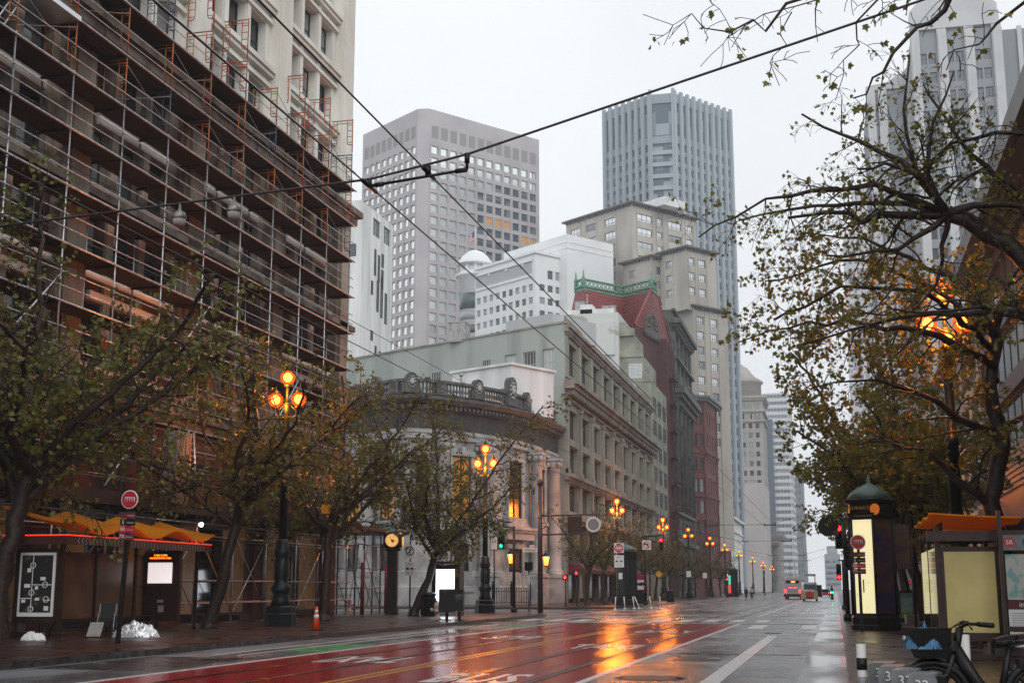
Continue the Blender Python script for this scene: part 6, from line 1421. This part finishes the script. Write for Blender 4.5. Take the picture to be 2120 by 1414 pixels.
for x in (-.28, .3): g.tube([(x, 0, .02), (x, 0, .4)], .07, 8); g.box(x-.2, x+.2, -.2, .2, 0, .03)
g.build('pedestal', M['black'], t)
def hydrant(lab, loc, cap=None):
    t = thing('fire_hydrant', lab, 'fire hydrant', loc, 0, 'fire hydrants'); HM = mat('white_hydrant_paint', (.55, .5, .48), .5, col2=(.35, .27, .22), ns=8) if 'white_hydrant_paint' not in bpy.data.materials else bpy.data.materials['white_hydrant_paint']
    g = MB(); g.lathe([(.2, 0), (.2, .06), (.13, .08), (.13, .5), (.16, .52), (.16, .58)], 12)
    g.tube([(-.28, 0, .45), (.28, 0, .45)], .075, 8); g.tube([(0, -.26, .4), (0, 0, .4)], .095, 10)
    for p in ((-.29, 0, .45), (.29, 0, .45)): g.tube([(p[0]-.03, 0, .45), (p[0]+.03, 0, .45)], .095, 6)
    g.build('barrel', HM, t); g = MB(); g.lathe([(.17, .58), (.18, .64), (.15, .74), (.07, .81), (.04, .82), (.04, .88), (.01, .89)], 12); g.build('bonnet', cap or HM, t); return t
hydrant('pale fire hydrant at the kerb in front of the black trash bin', (-18.1, 59.4, .15)); BL = mat('blue_bonnet', (.04, .15, .22), .4)
hydrant('white hydrant seen through the scaffold frame at the bank wall', (-29.5, 78, .15)); h3 = hydrant('white hydrant with a blue bonnet at the kerb beyond the green kiosk', (-16.8, 119, .15), BL); copy_tree(h3, None, (-16.9, 205, .15), None, 'tiny far white hydrant before the domed kiosk')
t = thing('traffic_cone', 'orange traffic cone with two white bands on the left pavement', 'traffic cone', (-17.7, 43.6, .15)); g = MB(); g.box(-.2, .2, -.2, .2, 0, .04); g.build('base', M['blackmatte'], t)
CO = mat('cone_orange', (.75, .07, .012), .4)
g = MB(); g.lathe([(.15, .04), (.035, .82)], 16); cb = g.build('cone_body', CO, t)
for z0_, z1_ in ((.42, .54), (.62, .70)): g = MB(); f_ = lambda z: .15-(z-.04)*.1474+.003; g.lathe([(f_(z0_), z0_), (f_(z1_), z1_)], 16); g.build('white_band', M['white'], cb)
t = thing('delineator', '', 'bollard')
COL.objects.unlink(t); bpy.data.objects.remove(t)
def flexi(lab, loc, lean, rz, H=.75, r=.04, m_=None, base=True, grp='white flexible bollards by the green kiosk', bands=()):
    t = thing('bollard', lab, 'bollard', loc, rz, grp); g = MB(); g.tube([(0, 0, 0), (lean*H, 0, H)], r, 8); b_ = g.build('post', m_ or M['white'], t)
    if base: g = MB(); g.lathe([(.14, 0), (.12, .05), (.05, .08)], 10); g.build('base', M['white'], t)
    for z0_, z1_, mm in bands: g = MB(); g.tube([(lean*z0_, 0, z0_), (lean*z1_, 0, z1_)], r+.004, 10); g.build('band', mm, b_)
    return t
for i, (x, y, ln_, lb) in enumerate(((-16.5, 100.6, .06, 'leftmost white flexible bollard of the row'), (-16.0, 102.2, -.05, 'second white flexible bollard from the left, nearly upright'), (-15.6, 104.5, -.12, 'third white bollard, slightly tilted'), (-15.3, 105.3, -.42, 'fourth white bollard, leaning steeply left'), (-14.8, 108.5, -.13, 'fifth white bollard, leaning a little left'), (-14.2, 109.5, 0, 'rightmost upright white bollard in front of the kiosk'))): flexi(lb, (x, y, .002), ln_, 0, .95)
t = thing('phone_kiosk', 'small red topped kiosk with a car advert beside the green kiosk', 'advert kiosk', (-16.95, 117.6, .15)); g = MB(); g.box(-.5, .5, -.3, .3, .1, 1.3); g.build('cabinet', M['black'], t); p = plate(t, 0, 1.75, 1.0, .85, M['white'], 'advert', -.31); g = MB(); g.panel([(-.4, 1.7), (-.3, 1.86), (.1, 1.98), (.4, 1.9), (.44, 1.72), (.1, 1.66)], -.322, -.312); g.build('car_picture', M['brownmetal'], p); g = MB(); g.box(-.5, .5, -.28, .3, 1.31, 2.3); g.panel([(-.55, 2.3), (.55, 2.3), (.3, 2.6), (-.3, 2.6)], -.4, .4); g.build('hood', M['red'], t)
for x in (-.4, .4): g = MB(); g.ball((x, -.33, 1.15), .06, 8); g.build('red_light', M['redlight'], t)
t = signpost('yellow diamond pedestrian sign on a post beyond the red signal', (-15.9-.7, 121, .15), 3.2); g = MB(); g.panel([(.5, 2.7), (.85, 3.05), (1.2, 2.7), (.85, 2.35)], -.1, -.07); g.build('sign_plate', M['yellow'], t); g = MB(); g.tube([(0, 0, 2.7), (.85, 0, 2.7)], .03, 5); g.build('bracket', M['postgreen'], t)
for i, (x, y, lb) in enumerate(((-17, 158, 'small white parking sign on a post before the brick building'), (-17, 178, 'second small white sign on a post farther along the left kerb'))):
    t = signpost(lb, (x, y, .15), 3.4, .04); plate(t, 0, 3.1, .55, .7, M['white'])
# iron fence in front of the bank
t = thing('iron_fence', 'black iron fence with finials along the bank wall behind the near lamp base', 'fence', (-27.5, 106.2, .15), rad(60))
g = MB()
for i in range(15): g.tube([(i*.3, 0, .1), (i*.3, 0, 1.35)], .025, 5); g.lathe([(.03, 1.35), (.05, 1.4), (.005, 1.52)], 5, (i*.3, 0, 0))
for z in (.25, 1.15): g.box(0, 4.2, -.02, .02, z, z+.05)
g.build('railing', M['black'], t)
for x in (-.1, 2.1, 4.3): g = MB(); g.lathe([(.12, 0), (.12, 1.6), (.16, 1.65), (.08, 1.8), (.12, 1.95), (.02, 2.05)], 8, (x, 0, 0)); g.build('fence_post', M['black'], t)
# yellow box on the tree
t = thing('yellow_box', 'small yellow box strapped to the brownish tree trunk', 'box', (-22.2, 55.62, 5.1)); g = MB(); g.cbox((0, -.16, 0), .34, .2, .4); g.cbox((0, -.27, .05), .16, .03, .2); g.build('case', M['yellow'], t); g = MB(); g.lathe([(.3, -.03), (.3, .03)], 10, (0, .2, 0)); g.build('strap', M['black'], t)
# ---------------------------------------------------------------- things on the left pavement
t = thing('wheelchair', 'empty black wheelchair parked at the left shelter behind the foil blanket', 'wheelchair', (-21.75, 36.7, .15), rad(25))
def wheel(par, c, r, nm='wheel', w_=.03):
    g = MB(); g.tube([(c[0], c[1]+r*math.cos(a*.2618), c[2]+r*math.sin(a*.2618)) for a in range(25)], w_, 6); o = g.build(nm, M['blackmatte'], par)
    g = MB()
    for a in range(10): g.tube([c, (c[0], c[1]+r*math.cos(a*.628), c[2]+r*math.sin(a*.628))], .006, 3)
    g.tube([(c[0]-.04, c[1], c[2]), (c[0]+.04, c[1], c[2])], .04, 8); g.build('spokes', M['steel'], o); return o
for x in (-.28, .28): wheel(t, (x, .15, .3), .29)
for x in (-.24, .24): wheel(t, (x, -.38, .1), .09, 'caster', .025)
g = MB(); g.box(-.22, .22, -.25, .2, .46, .52); g.build('seat', M['blackmatte'], t); g = MB(); g.cbox((0, .26, .76), .44, .05, .46, 0, 0, rad(-6)); g.build('backrest', M['blackmatte'], t)
g = MB()
for x in (-.24, .24): g.tube([(x, .22, .3), (x, .24, .95), (x, .42, .98)], .018, 6); g.tube([(x, .22, .72), (x, -.1, .72), (x, -.22, .62), (x, -.3, .25), (x, -.5, .12)], .016, 6); g.tube([(x, .2, .47), (x, -.38, .47), (x, -.38, .1)], .016, 6)
g.build('tube_frame', M['steel'], t); g = MB(); g.box(-.22, -.03, -.62, -.42, .1, .12); g.box(.03, .22, -.62, -.42, .1, .12); g.build('footrest', M['blackmatte'], t)
def crumple(nm, lab, cat, loc, sx, sy, sz, m_, seed, fr=3.2):
    from mathutils import noise
    g = MB(); n = 40; vs = []; fs = []
    for j in range(n+1):
        for i in range(n+1):
            u, v = i/n*2-1, j/n*2-1; d = max(0, 1-(abs(u)**2.4+abs(v)**2.4)); e = noise.noise((u*1.6+seed, v*1.6, seed))*.35; h = sz*(d**.5)*(.75+e)
            fold = (abs(noise.noise((u*fr, v*fr*1.3, seed+3)))-.2)*.22*sz/.4+noise.noise((u*11, v*11, seed))*.035
            vs.append((u*sx*(1+.12*noise.noise((v*2, seed, 0))), v*sy*(1+.15*noise.noise((u*2, seed, 5))), max(.004, h+fold*(d**.3))))
    for j in range(n):
        for i in range(n):
            a = j*(n+1)+i; u, v = (i+.5)/n*2-1, (j+.5)/n*2-1
            if abs(u)**2.4+abs(v)**2.4 < 1.02: fs.append((a, a+1, a+n+2, a+n+1))
    g.add(vs, fs, 0, False); return tag(g.build(nm, m_, loc=loc), lab, cat)
crumple('foil_blanket', 'crumpled silver foil blanket heaped on the wet left pavement beside the stop post', 'blanket', (-20.7, 36.6, .15), .72, .45, .42, mat('silver_foil', (.72, .74, .77), .3, .5, bump=.9, bs=7), 2.3, 4.2)
crumple('plastic_bag', 'small white plastic bag lying on the left pavement', 'bag', (-22.2, 33.6, .15), .36, .22, .26, M['white'], 7.1)
tag(MB().cbox((0, 0, .24), .42, .02, .5, 0, rad(10), rad(-35)).build('white_board', M['conc'], loc=(-21.55, 35.75, .15)), 'pale board leaning in front of the wheelchair', 'board')
# ---------------------------------------------------------------- bus and impact attenuator truck
t = thing('city_bus', 'white and red city bus seen from behind with glowing red tail lights', 'bus', (-6.25, 199, .0))
BW = mat('bus_grey_white', (.5, .48, .5), .35); g = MB(); pr = [(-1.28, .35), (1.28, .35), (1.28, 2.75), (1.15, 3.0), (-1.15, 3.0), (-1.28, 2.75)]; g.panel(pr, 0, 12); g.build('body', BW, t)
g = MB(); g.box(-1.3, 1.3, -.12, 0, .38, .75); g.build('bumper', M['blackmatte'], t); g = MB(); g.box(1.285, 1.3, .3, 11.7, 1.5, 2.5); g.build('side_window', M['blackglass'], t); g = MB(); g.box(1.285, 1.302, .1, 11.9, 2.52, 2.85); g.box(1.285, 1.302, .1, 11.9, .8, 1.2); g.build('red_stripe', M['red'], t)
g = MB(); g.box(-.95, .95, -.03, .01, 2.3, 2.72); sg = g.build('rear_sign', M['black'], t); g = MB(); g.box(-.2, .35, -.045, -.031, 2.4, 2.62); g.build('route_number', M['amberled'], sg); g = MB(); g.box(-.8, .8, -.03, .005, 1.0, 1.9); g.build('engine_hatch', mat('bus_hatch', (.42, .38, .4), .4), t)
for x in (-1.05, 1.05): g = MB(); g.box(x-.13, x+.13, -.05, .01, .95, 1.35); g.build('tail_light', M['redlight'], t); g = MB(); g.box(x*.35-.28, x*.35+.28, -.05, -.031, 1.62, 1.7); g.build('brake_light', mat('brake_strip', (1, .1, .1), .4, emit=(1, .05, .12), es=4) if x < 0 else bpy.data.materials['brake_strip'], t)
for x in (-1.05, 1.05):
    for y in (2.2, 9): g = MB(); g.tube([(x-.14, y, .48), (x+.14, y, .48)], .48, 14); g.build('wheel', M['blackmatte'], t)
g = MB(); g.box(-.9, .9, .5, 5, 3.0, 3.22); g.build('roof_unit', BW, t)
for x in (-.4, .4): g = MB(); g.tube([(x, 4, 3.2), (x*.8, 0, 5.6)], .03, 5); g.build('trolley_pole', M['black'], t)
t = thing('attenuator_truck', 'road works truck with an orange and black chevron crash cushion beside the bus', 'truck', (-3.35, 170, 0))
g = MB(); g.box(-1.0, 1.0, 0, 2.2, .25, 1.2); g.box(-1.05, 1.05, -.08, 0, .3, 1.15); g.build('crash_cushion', mat('tan_cushion', (.42, .34, .27), .6), t)
g = MB(); g.box(-.45, .55, -.1, -.082, .32, 1.12); cp = g.build('chevron_panel', M['black'], t); g = MB()
for k in range(4):
    z = .34+k*.21
    for s_ in (-1, 1): g.add([(.05, -.106, z+.2), (.05, -.106, z+.31), (.05+s_*.5, -.106, z+.03), (.05+s_*.5, -.106, z-.08 if k else z-.02)], [(0, 1, 2, 3)])
g.build('chevron_stripes', M['orange'] if 0 else CO, cp)
g = MB(); g.box(-.9, .9, 3.4, 8, .5, 1.1); g.build('flatbed', M['blackmatte'], t); g = MB(); g.panel([(-.95, .6), (.95, .6), (.95, 2.0), (.75, 2.35), (-.75, 2.35), (-.95, 2.0)], 6.2, 8.4); g.build('cab', M['white'], t); g = MB(); g.box(-.75, .75, 6.17, 6.199, 1.45, 2.1); g.build('rear_window', M['blackglass'], t)
g = MB(); g.tube([(.7, 4.5, 1.0), (.7, 4.5, 3.2)], .06, 6); g.box(-.5, .8, 4.4, 4.6, 3.1, 3.4); g.build('arrow_board_mast', M['steel'], t); g = MB(); g.box(.85, 1.5, 4, 5.5, .5, 2.0); g.build('equipment_box', M['blackmatte'], t)
for x in (-.8, .8):
    for y in (4.2, 7.5): g = MB(); g.tube([(x-.12, y, .42), (x+.12, y, .42)], .42, 12); g.build('wheel', M['blackmatte'], t)
t = thing('parked_car', 'tiny pale car at the far end of the street right of the truck', 'car', (-2.0, 250, -.0)); g = MB(); g.panel([(-.88, .3), (.88, .3), (.88, .85), (.65, 1.42), (-.65, 1.42), (-.88, .85)], 0, 4); g.build('body', M['plasticgrey'], t); g = MB(); g.panel([(-.7, .92), (.7, .92), (.58, 1.34), (-.58, 1.34)], -.03, -.01); g.build('rear_window', M['blackglass'], t)
for x in (-.7, .7): g = MB(); g.tube([(x-.1, .8, .32), (x+.1, .8, .32)], .32, 10); g.build('wheel', M['blackmatte'], t); g = MB(); g.box(x-.12, x+.12, -.03, -.005, .7, .82); g.build('tail_light', M['redlight'], t)
# ---------------------------------------------------------------- people
def person(lab, loc, rz, coat, trousers, stride=.25, arm=None, s_=1.):
    t = thing('person', lab, 'person', loc, rz); t.scale = (s_, s_, s_)
    def skin(nm, verts, edges, rads, m_, root=0):
        me = bpy.data.meshes.new(nm); me.from_pydata(verts, edges, []); o = link(nm, me, t); me.materials.append(m_)
        md = o.modifiers.new('skin', 'SKIN'); 
        for i, r in enumerate(rads): me.skin_vertices[0].data[i].radius = (r, r*(.72 if r > .1 else 1)); me.skin_vertices[0].data[i].use_root = (i == root)
        sb = o.modifiers.new('sub', 'SUBSURF'); sb.levels = 1; sb.render_levels = 1
        dg = bpy.context.evaluated_depsgraph_get(); m2 = bpy.data.meshes.new_from_object(o.evaluated_get(dg)); o.modifiers.clear(); o.data = m2
        if not m2.materials: m2.materials.append(m_)
        for p in m2.polygons: p.use_smooth = True
        return o
    a = arm or (.24, -.12, .82)
    V = [(0, 0, .95), (0, 0, 1.15), (0, -.01, 1.38), (0, -.01, 1.48), (0, -.02, 1.56), (0, -.03, 1.66), (0, -.02, 1.75),
         (.18, 0, 1.40), (.25, .03, 1.12), a, (-.18, 0, 1.40), (-.25, .02, 1.12), (-.24, -.1, .84),
         (.09, 0, .9), (.1, -stride*.5, .5), (.1, -stride*.6, .09), (.1, -stride*.6-.16, .04), (-.09, 0, .9), (-.1, stride*.3, .5), (-.1, stride, .12), (-.1, stride-.14, .04), (a[0], a[1]-.06, a[2]-.05), (-.24, -.13, .76)]
    E = [(0, 1), (1, 2), (2, 3), (3, 4), (4, 5), (5, 6), (2, 7), (7, 8), (8, 9), (9, 21), (2, 10), (10, 11), (11, 12), (12, 22), (0, 13), (13, 14), (14, 15), (15, 16), (0, 17), (17, 18), (18, 19), (19, 20)]
    Rr = [.15, .15, .17, .07, .06, .1, .085, .08, .06, .045, .08, .06, .045, .1, .07, .05, .04, .1, .07, .05, .04, .03, .03]
    skin('body', V, E, Rr, M['skin'])
    g = MB(); g.lathe([(.2, .88), (.2, 1.1), (.215, 1.36), (.17, 1.46), (.085, 1.5)], 14, (0, 0, 0))
    for sx, pts in ((1, [V[7], V[8], V[9]]), (-1, [V[10], V[11], V[12]])): g.tube(pts, [.1, .075, .06], 8)
    g.build('coat', coat, t); g = MB()
    for k in (13, 17): g.tube([V[k], V[k+1], V[k+2]], [.12, .09, .07], 8)
    g.build('trousers', trousers, t); g = MB(); g.lathe([(.09, 1.6), (.115, 1.68), (.1, 1.78), (.02, 1.81)], 10, (0, .015, 0)); g.build('hair', M['black'], t)
    g = MB(); g.ball((-.035, -.125, 1.675), .012, 6); g.ball((.035, -.125, 1.675), .012, 6); g.cbox((0, -.14, 1.645), .02, .03, .03); g.cbox((0, -.125, 1.61), .045, .01, .012); g.build('face', M['brownmetal'], t); return t
DC = mat('dark_coat', (.03, .03, .035), .8); GC = mat('pale_coat', (.4, .4, .4), .8)
person('distant pedestrian in dark clothes at the left kerb before the bus', (-12.9, 197, .0), rad(160), DC, M['blackmatte'])
person('distant pedestrian in a pale coat right beside the dark one', (-12.2, 199, .0), rad(200), GC, M['blackmatte'], .1)
person('pedestrian in dark coat under a pink umbrella behind the right hand tree trunks', (4.0, 70, .15), rad(185), DC, M['blackmatte'], .2, (.2, -.28, 1.18))
t = thing('umbrella', 'pink open umbrella held by the pedestrian behind the tree trunks', 'umbrella', (3.8, 70.32, 1.3)); g = MB(); g.tube([(0, 0, 0), (0, 0, .75)], .012, 6); g.build('shaft', M['black'], t); g = MB(); g.lathe([(.56, .45), (.5, .55), (.35, .66), (.15, .73), (.01, .75)], 8, smooth=False); g.build('canopy', mat('pink_cloth', (.75, .05, .12), .6), t)
# ---------------------------------------------------------------- right pavement
t = thing('map_stand', 'black framed map stand with green and blue poster behind the lit kiosk', 'map stand', (2.95, 60.6, .15)); g = MB(); g.box(-.3, .3, -.06, .06, 0, 1.35); g.lathe([(.3, 1.3), (.28, 1.38)], 8); g.build('frame', M['black'], t); p = plate(t, 0, .85, .5, .8, mat('map_blue', (.12, .3, .32), .3, col2=(.3, .4, .3), ns=6), 'map_sheet', -.08); plate(t, 0, .3, .5, .28, mat('map_green', (.12, .35, .02), .3), 'green_band', -.08)
t = thing('planter', 'low concrete planter between the right hand tree trunks', 'planter', (3.35, 58.6, .15)); g = MB(); g.prism([(-.55, -.3), (.55, -.3), (.6, .3), (-.6, .3)], 0, .36); g.build('trough', M['conc'], t); g = MB()
rp_ = random.Random(3)
for i in range(60): x, y = rp_.uniform(-.5, .5), rp_.uniform(-.26, .26); g.add([(x, y, .36), (x+.03, y, .36), (x+rp_.uniform(-.1, .1), y+.02, .36+rp_.uniform(.05, .14))], [(0, 1, 2)])
g.build('plants', M['leafB'], t)
t = signpost('walk signal box with white symbol on a dark post right of the leaning trunk', (3.45, 56.2, .15), 3.7, .06); g = MB(); g.cbox((.0, 0, 4.05), .62, .35, .6); g.build('signal_box', M['black'], t); plate(t, 0, 4.05, .3, .36, M['white'], 'walk_symbol', -.19)
t = signpost('white notice sign on a dark post right of the lit kiosk', (2.35, 56.6, .15), 3.9, .07); p = plate(t, 0, 3.45, .5, .62, M['white']); lettering('STOP\nHERE', .13, M['black'], p, Matrix.Translation((0, -.084, 3.5)) @ FX)
t = thing('shop_sign', 'orange red shop sign with a white emblem beyond the leaning trunk', 'shop sign', (5.2, 75, 2.9)); g = MB(); g.box(-.5, .5, -.06, .06, -.32, .42); g.build('sign_board', mat('orange_red_sign', (.7, .06, .02), .4, emit=(1, .1, .03), es=.35), t); g = MB(); g.disc((0, .05), .24, -.075, -.061, 6); g.build('emblem', M['white'], t); g = MB(); g.box(.5, 4.6, -.03, .03, .1, .16); g.build('bracket', M['steel'], t)
t = thing('hanging_banner', 'dark purple banner hung between kiosk and leaning trunk', 'banner', (2.45, 52.4, 2.3)); g = MB(); g.box(-.32, .32, -.02, .02, 0, 1.7); g.build('cloth', mat('dark_banner', (.03, .02, .045), .6, col2=(.1, .06, .02), ns=2), t); g = MB(); g.tube([(-.36, 0, 1.72), (.4, 0, 1.72)], .02, 5); g.tube([(.4, 0, -2.15), (.4, 0, 2.0)], .05, 6); g.build('pole', M['postgreen'], t)
# ---------------------------------------------------------------- bikes and docks in the foreground
for i, (x, y, n_) in enumerate(((.45, 14.8, '35'), (.53, 14.2, '34'), (.63, 13.6, '33'), (.75, 13.0, '32'))):
    t = thing('bike_dock', 'grey bike dock numbered %s in the foreground row' % n_, 'bike dock', (x, y, .15), rad(-8), 'numbered bike docks')
    g = MB(); g.panel([(-.13, 0), (.13, 0), (.13, .62), (.11, .68), (-.11, .68), (-.13, .62)], -.24, .24); g.build('housing', M['plasticgrey'], t)
    g = MB(); g.box(.1, .2, -.16, .16, .46, .66); g.build('lock_slot', M['blackmatte'], t); g = MB(); g.box(-.3, .3, -.3, .3, -.0, .03); g.build('base_plate', M['steel'], t)
    lettering(n_, .13, M['white'], t, Matrix.Translation((.0, -.25, .58)) @ FX)
def bike(lab, loc, rz, lean=0):
    t = thing('hire_bike', lab, 'bicycle', loc, rz, 'black hire bikes'); t.rotation_euler = (0, lean, rz); BK = M['black']
    # local: front points -x
    def wh(x, nm):
        g = MB(); g.tube([(x+.33*math.cos(a*.2618), 0, .34+.33*math.sin(a*.2618)) for a in range(25)], .028, 7); o = g.build(nm, M['blackmatte'], t)
        g = MB()
        for a in range(12): g.tube([(x, 0, .34), (x+.32*math.cos(a*.5236), 0, .34+.32*math.sin(a*.5236))], .005, 3)
        g.tube([(x, -.06, .34), (x, .06, .34)], .03, 8); g.build('spokes', M['steel'], o)
        g = MB(); g.tube([(x+.38*math.cos(rad(d)), 0, .34+.38*math.sin(rad(d))) for d in range(-10, 181, 19)], .045, 8); g.build('mudguard', BK, t)
    wh(-.55, 'wheel'); wh(.55, 'wheel')
    g = MB(); g.tube([(-.3, 0, .85), (-.1, 0, .5), (.1, 0, .36), (.45, 0, .4)], [.07, .075, .08, .05], 10); g.tube([(.12, 0, .36), (.25, 0, .88)], .035, 8); g.tube([(.55, 0, .34), (.22, 0, .7)], .025, 6); g.tube([(-.28, 0, .92), (-.4, 0, .6), (-.55, 0, .34)], .045, 8); g.build('frame', BK, t)
    g = MB(); g.tube([(-.3, 0, .8), (-.24, 0, 1.06)], .04, 8); g.tube([(-.24, 0, 1.06), (-.2, -.12, 1.1), (-.1, -.28, 1.1)], .018, 7); g.tube([(-.24, 0, 1.06), (-.2, .12, 1.1), (-.1, .28, 1.1)], .018, 7); hb = g.build('handlebar', BK, t)
    for s_ in (-1, 1):
        g = MB(); g.tube([(-.13, s_*.22, 1.1), (-.03, s_*.36, 1.09)], .026, 8); g.build('grip', M['blackmatte'], hb); g = MB(); g.tube([(-.2, s_*.16, 1.09), (-.22, s_*.3, 1.05)], .01, 5); g.build('brake_lever', BK, hb)
    g = MB(); g.panel([(.12, .9), (.42, .94), (.44, 1.0), (.2, .98), (.1, .95)], -.05, .05); g.panel([(.3, .91), (.44, .93), (.45, 1.0), (.3, .99)], -.11, .11); g.build('saddle', M['blackmatte'], t)
    bk_ = MB(); P0 = [(-.78, -.19, 1.06), (-.38, -.19, 1.06), (-.38, .19, 1.06), (-.78, .19, 1.06)]; P1 = [(-.68, -.12, .76), (-.42, -.12, .76), (-.42, .12, .76), (-.68, .12, .76)]
    bk_.add(P0+P1+[(x*.97-.015, y*.9, z) for x, y, z in P0]+[(x*.98-.01, y*.86, z+.03) for x, y, z in P1], [(4, 5, 1, 0), (5, 6, 2, 1), (6, 7, 3, 2), (7, 4, 0, 3), (4, 7, 6, 5), (8, 9, 13, 12), (9, 10, 14, 13), (10, 11, 15, 14), (11, 8, 12, 15), (12, 13, 14, 15), (0, 1, 9, 8), (1, 2, 10, 9), (2, 3, 11, 10), (3, 0, 8, 11)]); bk_.build('basket', M['blackmatte'], t)
    g = MB(); g.tube([(.05, -.14, .3), (.05, .14, .3)], .02, 6); g.box(0, .1, -.24, -.14, .28, .31); g.box(0, .1, .14, .24, .4, .43); g.build('pedal', M['blackmatte'], t)
    g = MB(); g.ball((-.8, 0, .95), .035, 8); g.build('front_light', M['steel'], t); g = MB(); g.ball((.72, 0, .72), .03, 8); g.build('rear_light', M['redlight'], t); return t
bike('black hire bike standing in the docks with a blue bag in its basket', (1.42, 14.2, .15), rad(14))
bike('second hire bike at the bottom right corner, only its handlebar showing', (1.72, 12.35, -.12+.15), rad(96), rad(8))
crumple('blue_bag', 'crumpled blue plastic bag sitting in the basket of the hire bike', 'bag', (.83, 14.05, 1.0), .2, .17, .2, mat('blue_plastic', (.03, .13, .25), .3), 4.4, 5)
GBnd = mat('grey_reflective_band', (.2, .2, .21), .4)
flexi('grey and white banded flexible post at the kerb left of the docks', (.22, 14.4, .15), 0, 0, .88, .05, mat('white_plastic_post', (.55, .55, .52), .4), True, 'banded posts by the bike docks', ((.1, .28, GBnd), (.42, .55, GBnd), (.62, .74, M['black'])))
flexi('grey and white banded flexible post right of the hire bike', (1.34, 15.4, .15), 0, 0, .95, .05, bpy.data.materials['white_plastic_post'], True, 'banded posts by the bike docks', ((.1, .28, GBnd), (.45, .6, GBnd)))
# ---------------------------------------------------------------- overhead wires
def wire(nm, lab, pts, r=.012, grp='overhead trolley wires', n=4, clamps=()):
    g = MB(); g.tube(pts, r, n); o = tag(g.build(nm, M['wire']), lab, 'wire', grp); return o
def sag(a, b_, k, n=14): a = Vector(a); b_ = Vector(b_); return [a.lerp(b_, i/n)-Vector((0, 0, k*4*(i/n)*(1-i/n))) for i in range(n+1)]
YS = 15.9
ZA, ZB = 7.03, 6.9
XA, XB = -5.04, -5.86
def px_line(z, x): return [(x, -4, z), (x, YS, z), (x, 60, z-.02), (x, 250, z)]
wire('trolley_wire', 'upper trolley wire running over the right track into the fog from the top left', px_line(ZA, XA), .011)
wire('trolley_wire', 'second trolley wire just below and left of the upper one over the right track', px_line(ZB, XB), .011)
wire('trolley_wire', 'trolley wire over the left track crossing the bank front', px_line(7.0, -10.3), .011)
wire('trolley_wire', 'lowest left trolley wire crossing in front of the scaffolding', px_line(6.3, -11.0), .011)
wire('feeder_wire', 'feeder wire high along the left pavement past the scaffold corner', [(-16.8, -4, 11.2), (-16.8, 60, 11.2), (-16.8, 220, 11.0)], .012)
wire('span_wire', 'thick span wire climbing from the left facade to the top right corner', [(-25.3, YS+9, 12.2), (-11.5, YS, 6.72), (-5.86, YS, 7.0), (-4.5, YS, 7.24), (1.3, YS, 8.75), (6.0, YS, 10.1)], .017, 'span wires across the street', 6)
f = thing('wire_hanger', 'black insulated double hanger holding the trolley wires under the span wire', 'wire hanger', (-5.86, YS, 7.0))
g = MB(); g.tube([(0, 0, .0), (0, 0, -.1)], .035, 6); g.tube([(-.02, 0, -.1), (1.35, 0, .03)], .02, 6); g.tube([(.08, 0, -.09), (.2, 0, -.08)], .033, 6); g.tube([(1.2, 0, .015), (1.36, 0, .03)], .033, 6); g.tube([(1.36, 0, .03), (1.36, 0, .24)], .022, 6); g.tube([(1.36, 0, .12), (1.36, 0, .25)], .04, 6)
g.tube([(.82, 0, -.0), (.82, 0, .12)], .045, 6); g.build('insulated_bar', M['black'], f)
g = MB(); g.tube([(.0, -.28, -.1), (.0, .28, -.1)], .03, 6); g.build('wire_clamp', M['black'], f); g = MB(); g.tube([(.82, -.22, .03), (.82, .28, .03)], .03, 6); g.build('wire_clamp', M['black'], f)
for i, (y, lb) in enumerate(((118, 'span wire crossing before the store and brick building with two hangers'), (160, 'far span wire with hangers beyond the red signal'), (230, 'distant span wire above the bus'), (275, 'most distant span wire low over the bus'))):
    wire('span_wire', lb, [(-21, y, 9.2), (-10.6, y, 7.1), (-5.5, y, 7.1), (3.3, y, 9.4)], .02, 'span wires across the street', 5)
    for k, x in enumerate((-10.65, -5.45)):
        tag(MB().tube([(x-.5, y, 7.04), (x+.5, y, 7.04)], .035, 6).tube([(x-.5, y, 7.04), (x-.5, y, 7.2)], .05, 6).tube([(x+.5, y, 7.04), (x+.5, y, 7.2)], .05, 6).build('wire_hanger', M['black']), '%s hanger of the span wire number %s from the front' % (('left', 'right')[k], ('two', 'three', 'four', 'five')[i]), 'wire hanger', 'hangers on the far span wires')
for i, (x, lb) in enumerate(((-8.65, 'left bell shaped insulator hanging under the thick span wire'), (-7.83, 'right bell shaped insulator hanging under the thick span wire'))):
    t = thing('wire_insulator', lb, 'insulator', (x, 15.9, 6.72+(x+11.5)*.05-.3), 0, 'bell shaped insulators on the span wire'); t.scale = (.36, .36, .36)
    g = MB(); g.lathe([(.04, .82), (.06, .55), (.22, .45), (.28, .25), (.24, .2)], 12); g.build('cap', M['darktube'], t); g = MB(); g.lathe([(.25, .19), (.22, -.02), (.12, -.1)], 12); g.build('bell', M['conc'], t)
# ---------------------------------------------------------------- fog
hz = MB(); hz.box(-260, 120, -25, 1240, -2.0, 195)
m = bpy.data.materials.new('fog'); m.use_nodes = True; N = m.node_tree.nodes; N.clear()
v = N.new('ShaderNodeVolumePrincipled'); v.inputs['Color'].default_value = (.93, .96, 1, 1); v.inputs['Density'].default_value = .00034; v.inputs['Anisotropy'].default_value = 0
o = N.new('ShaderNodeOutputMaterial'); m.node_tree.links.new(v.outputs[0], o.inputs['Volume'])
tag(hz.build('haze', m), kind='stuff')
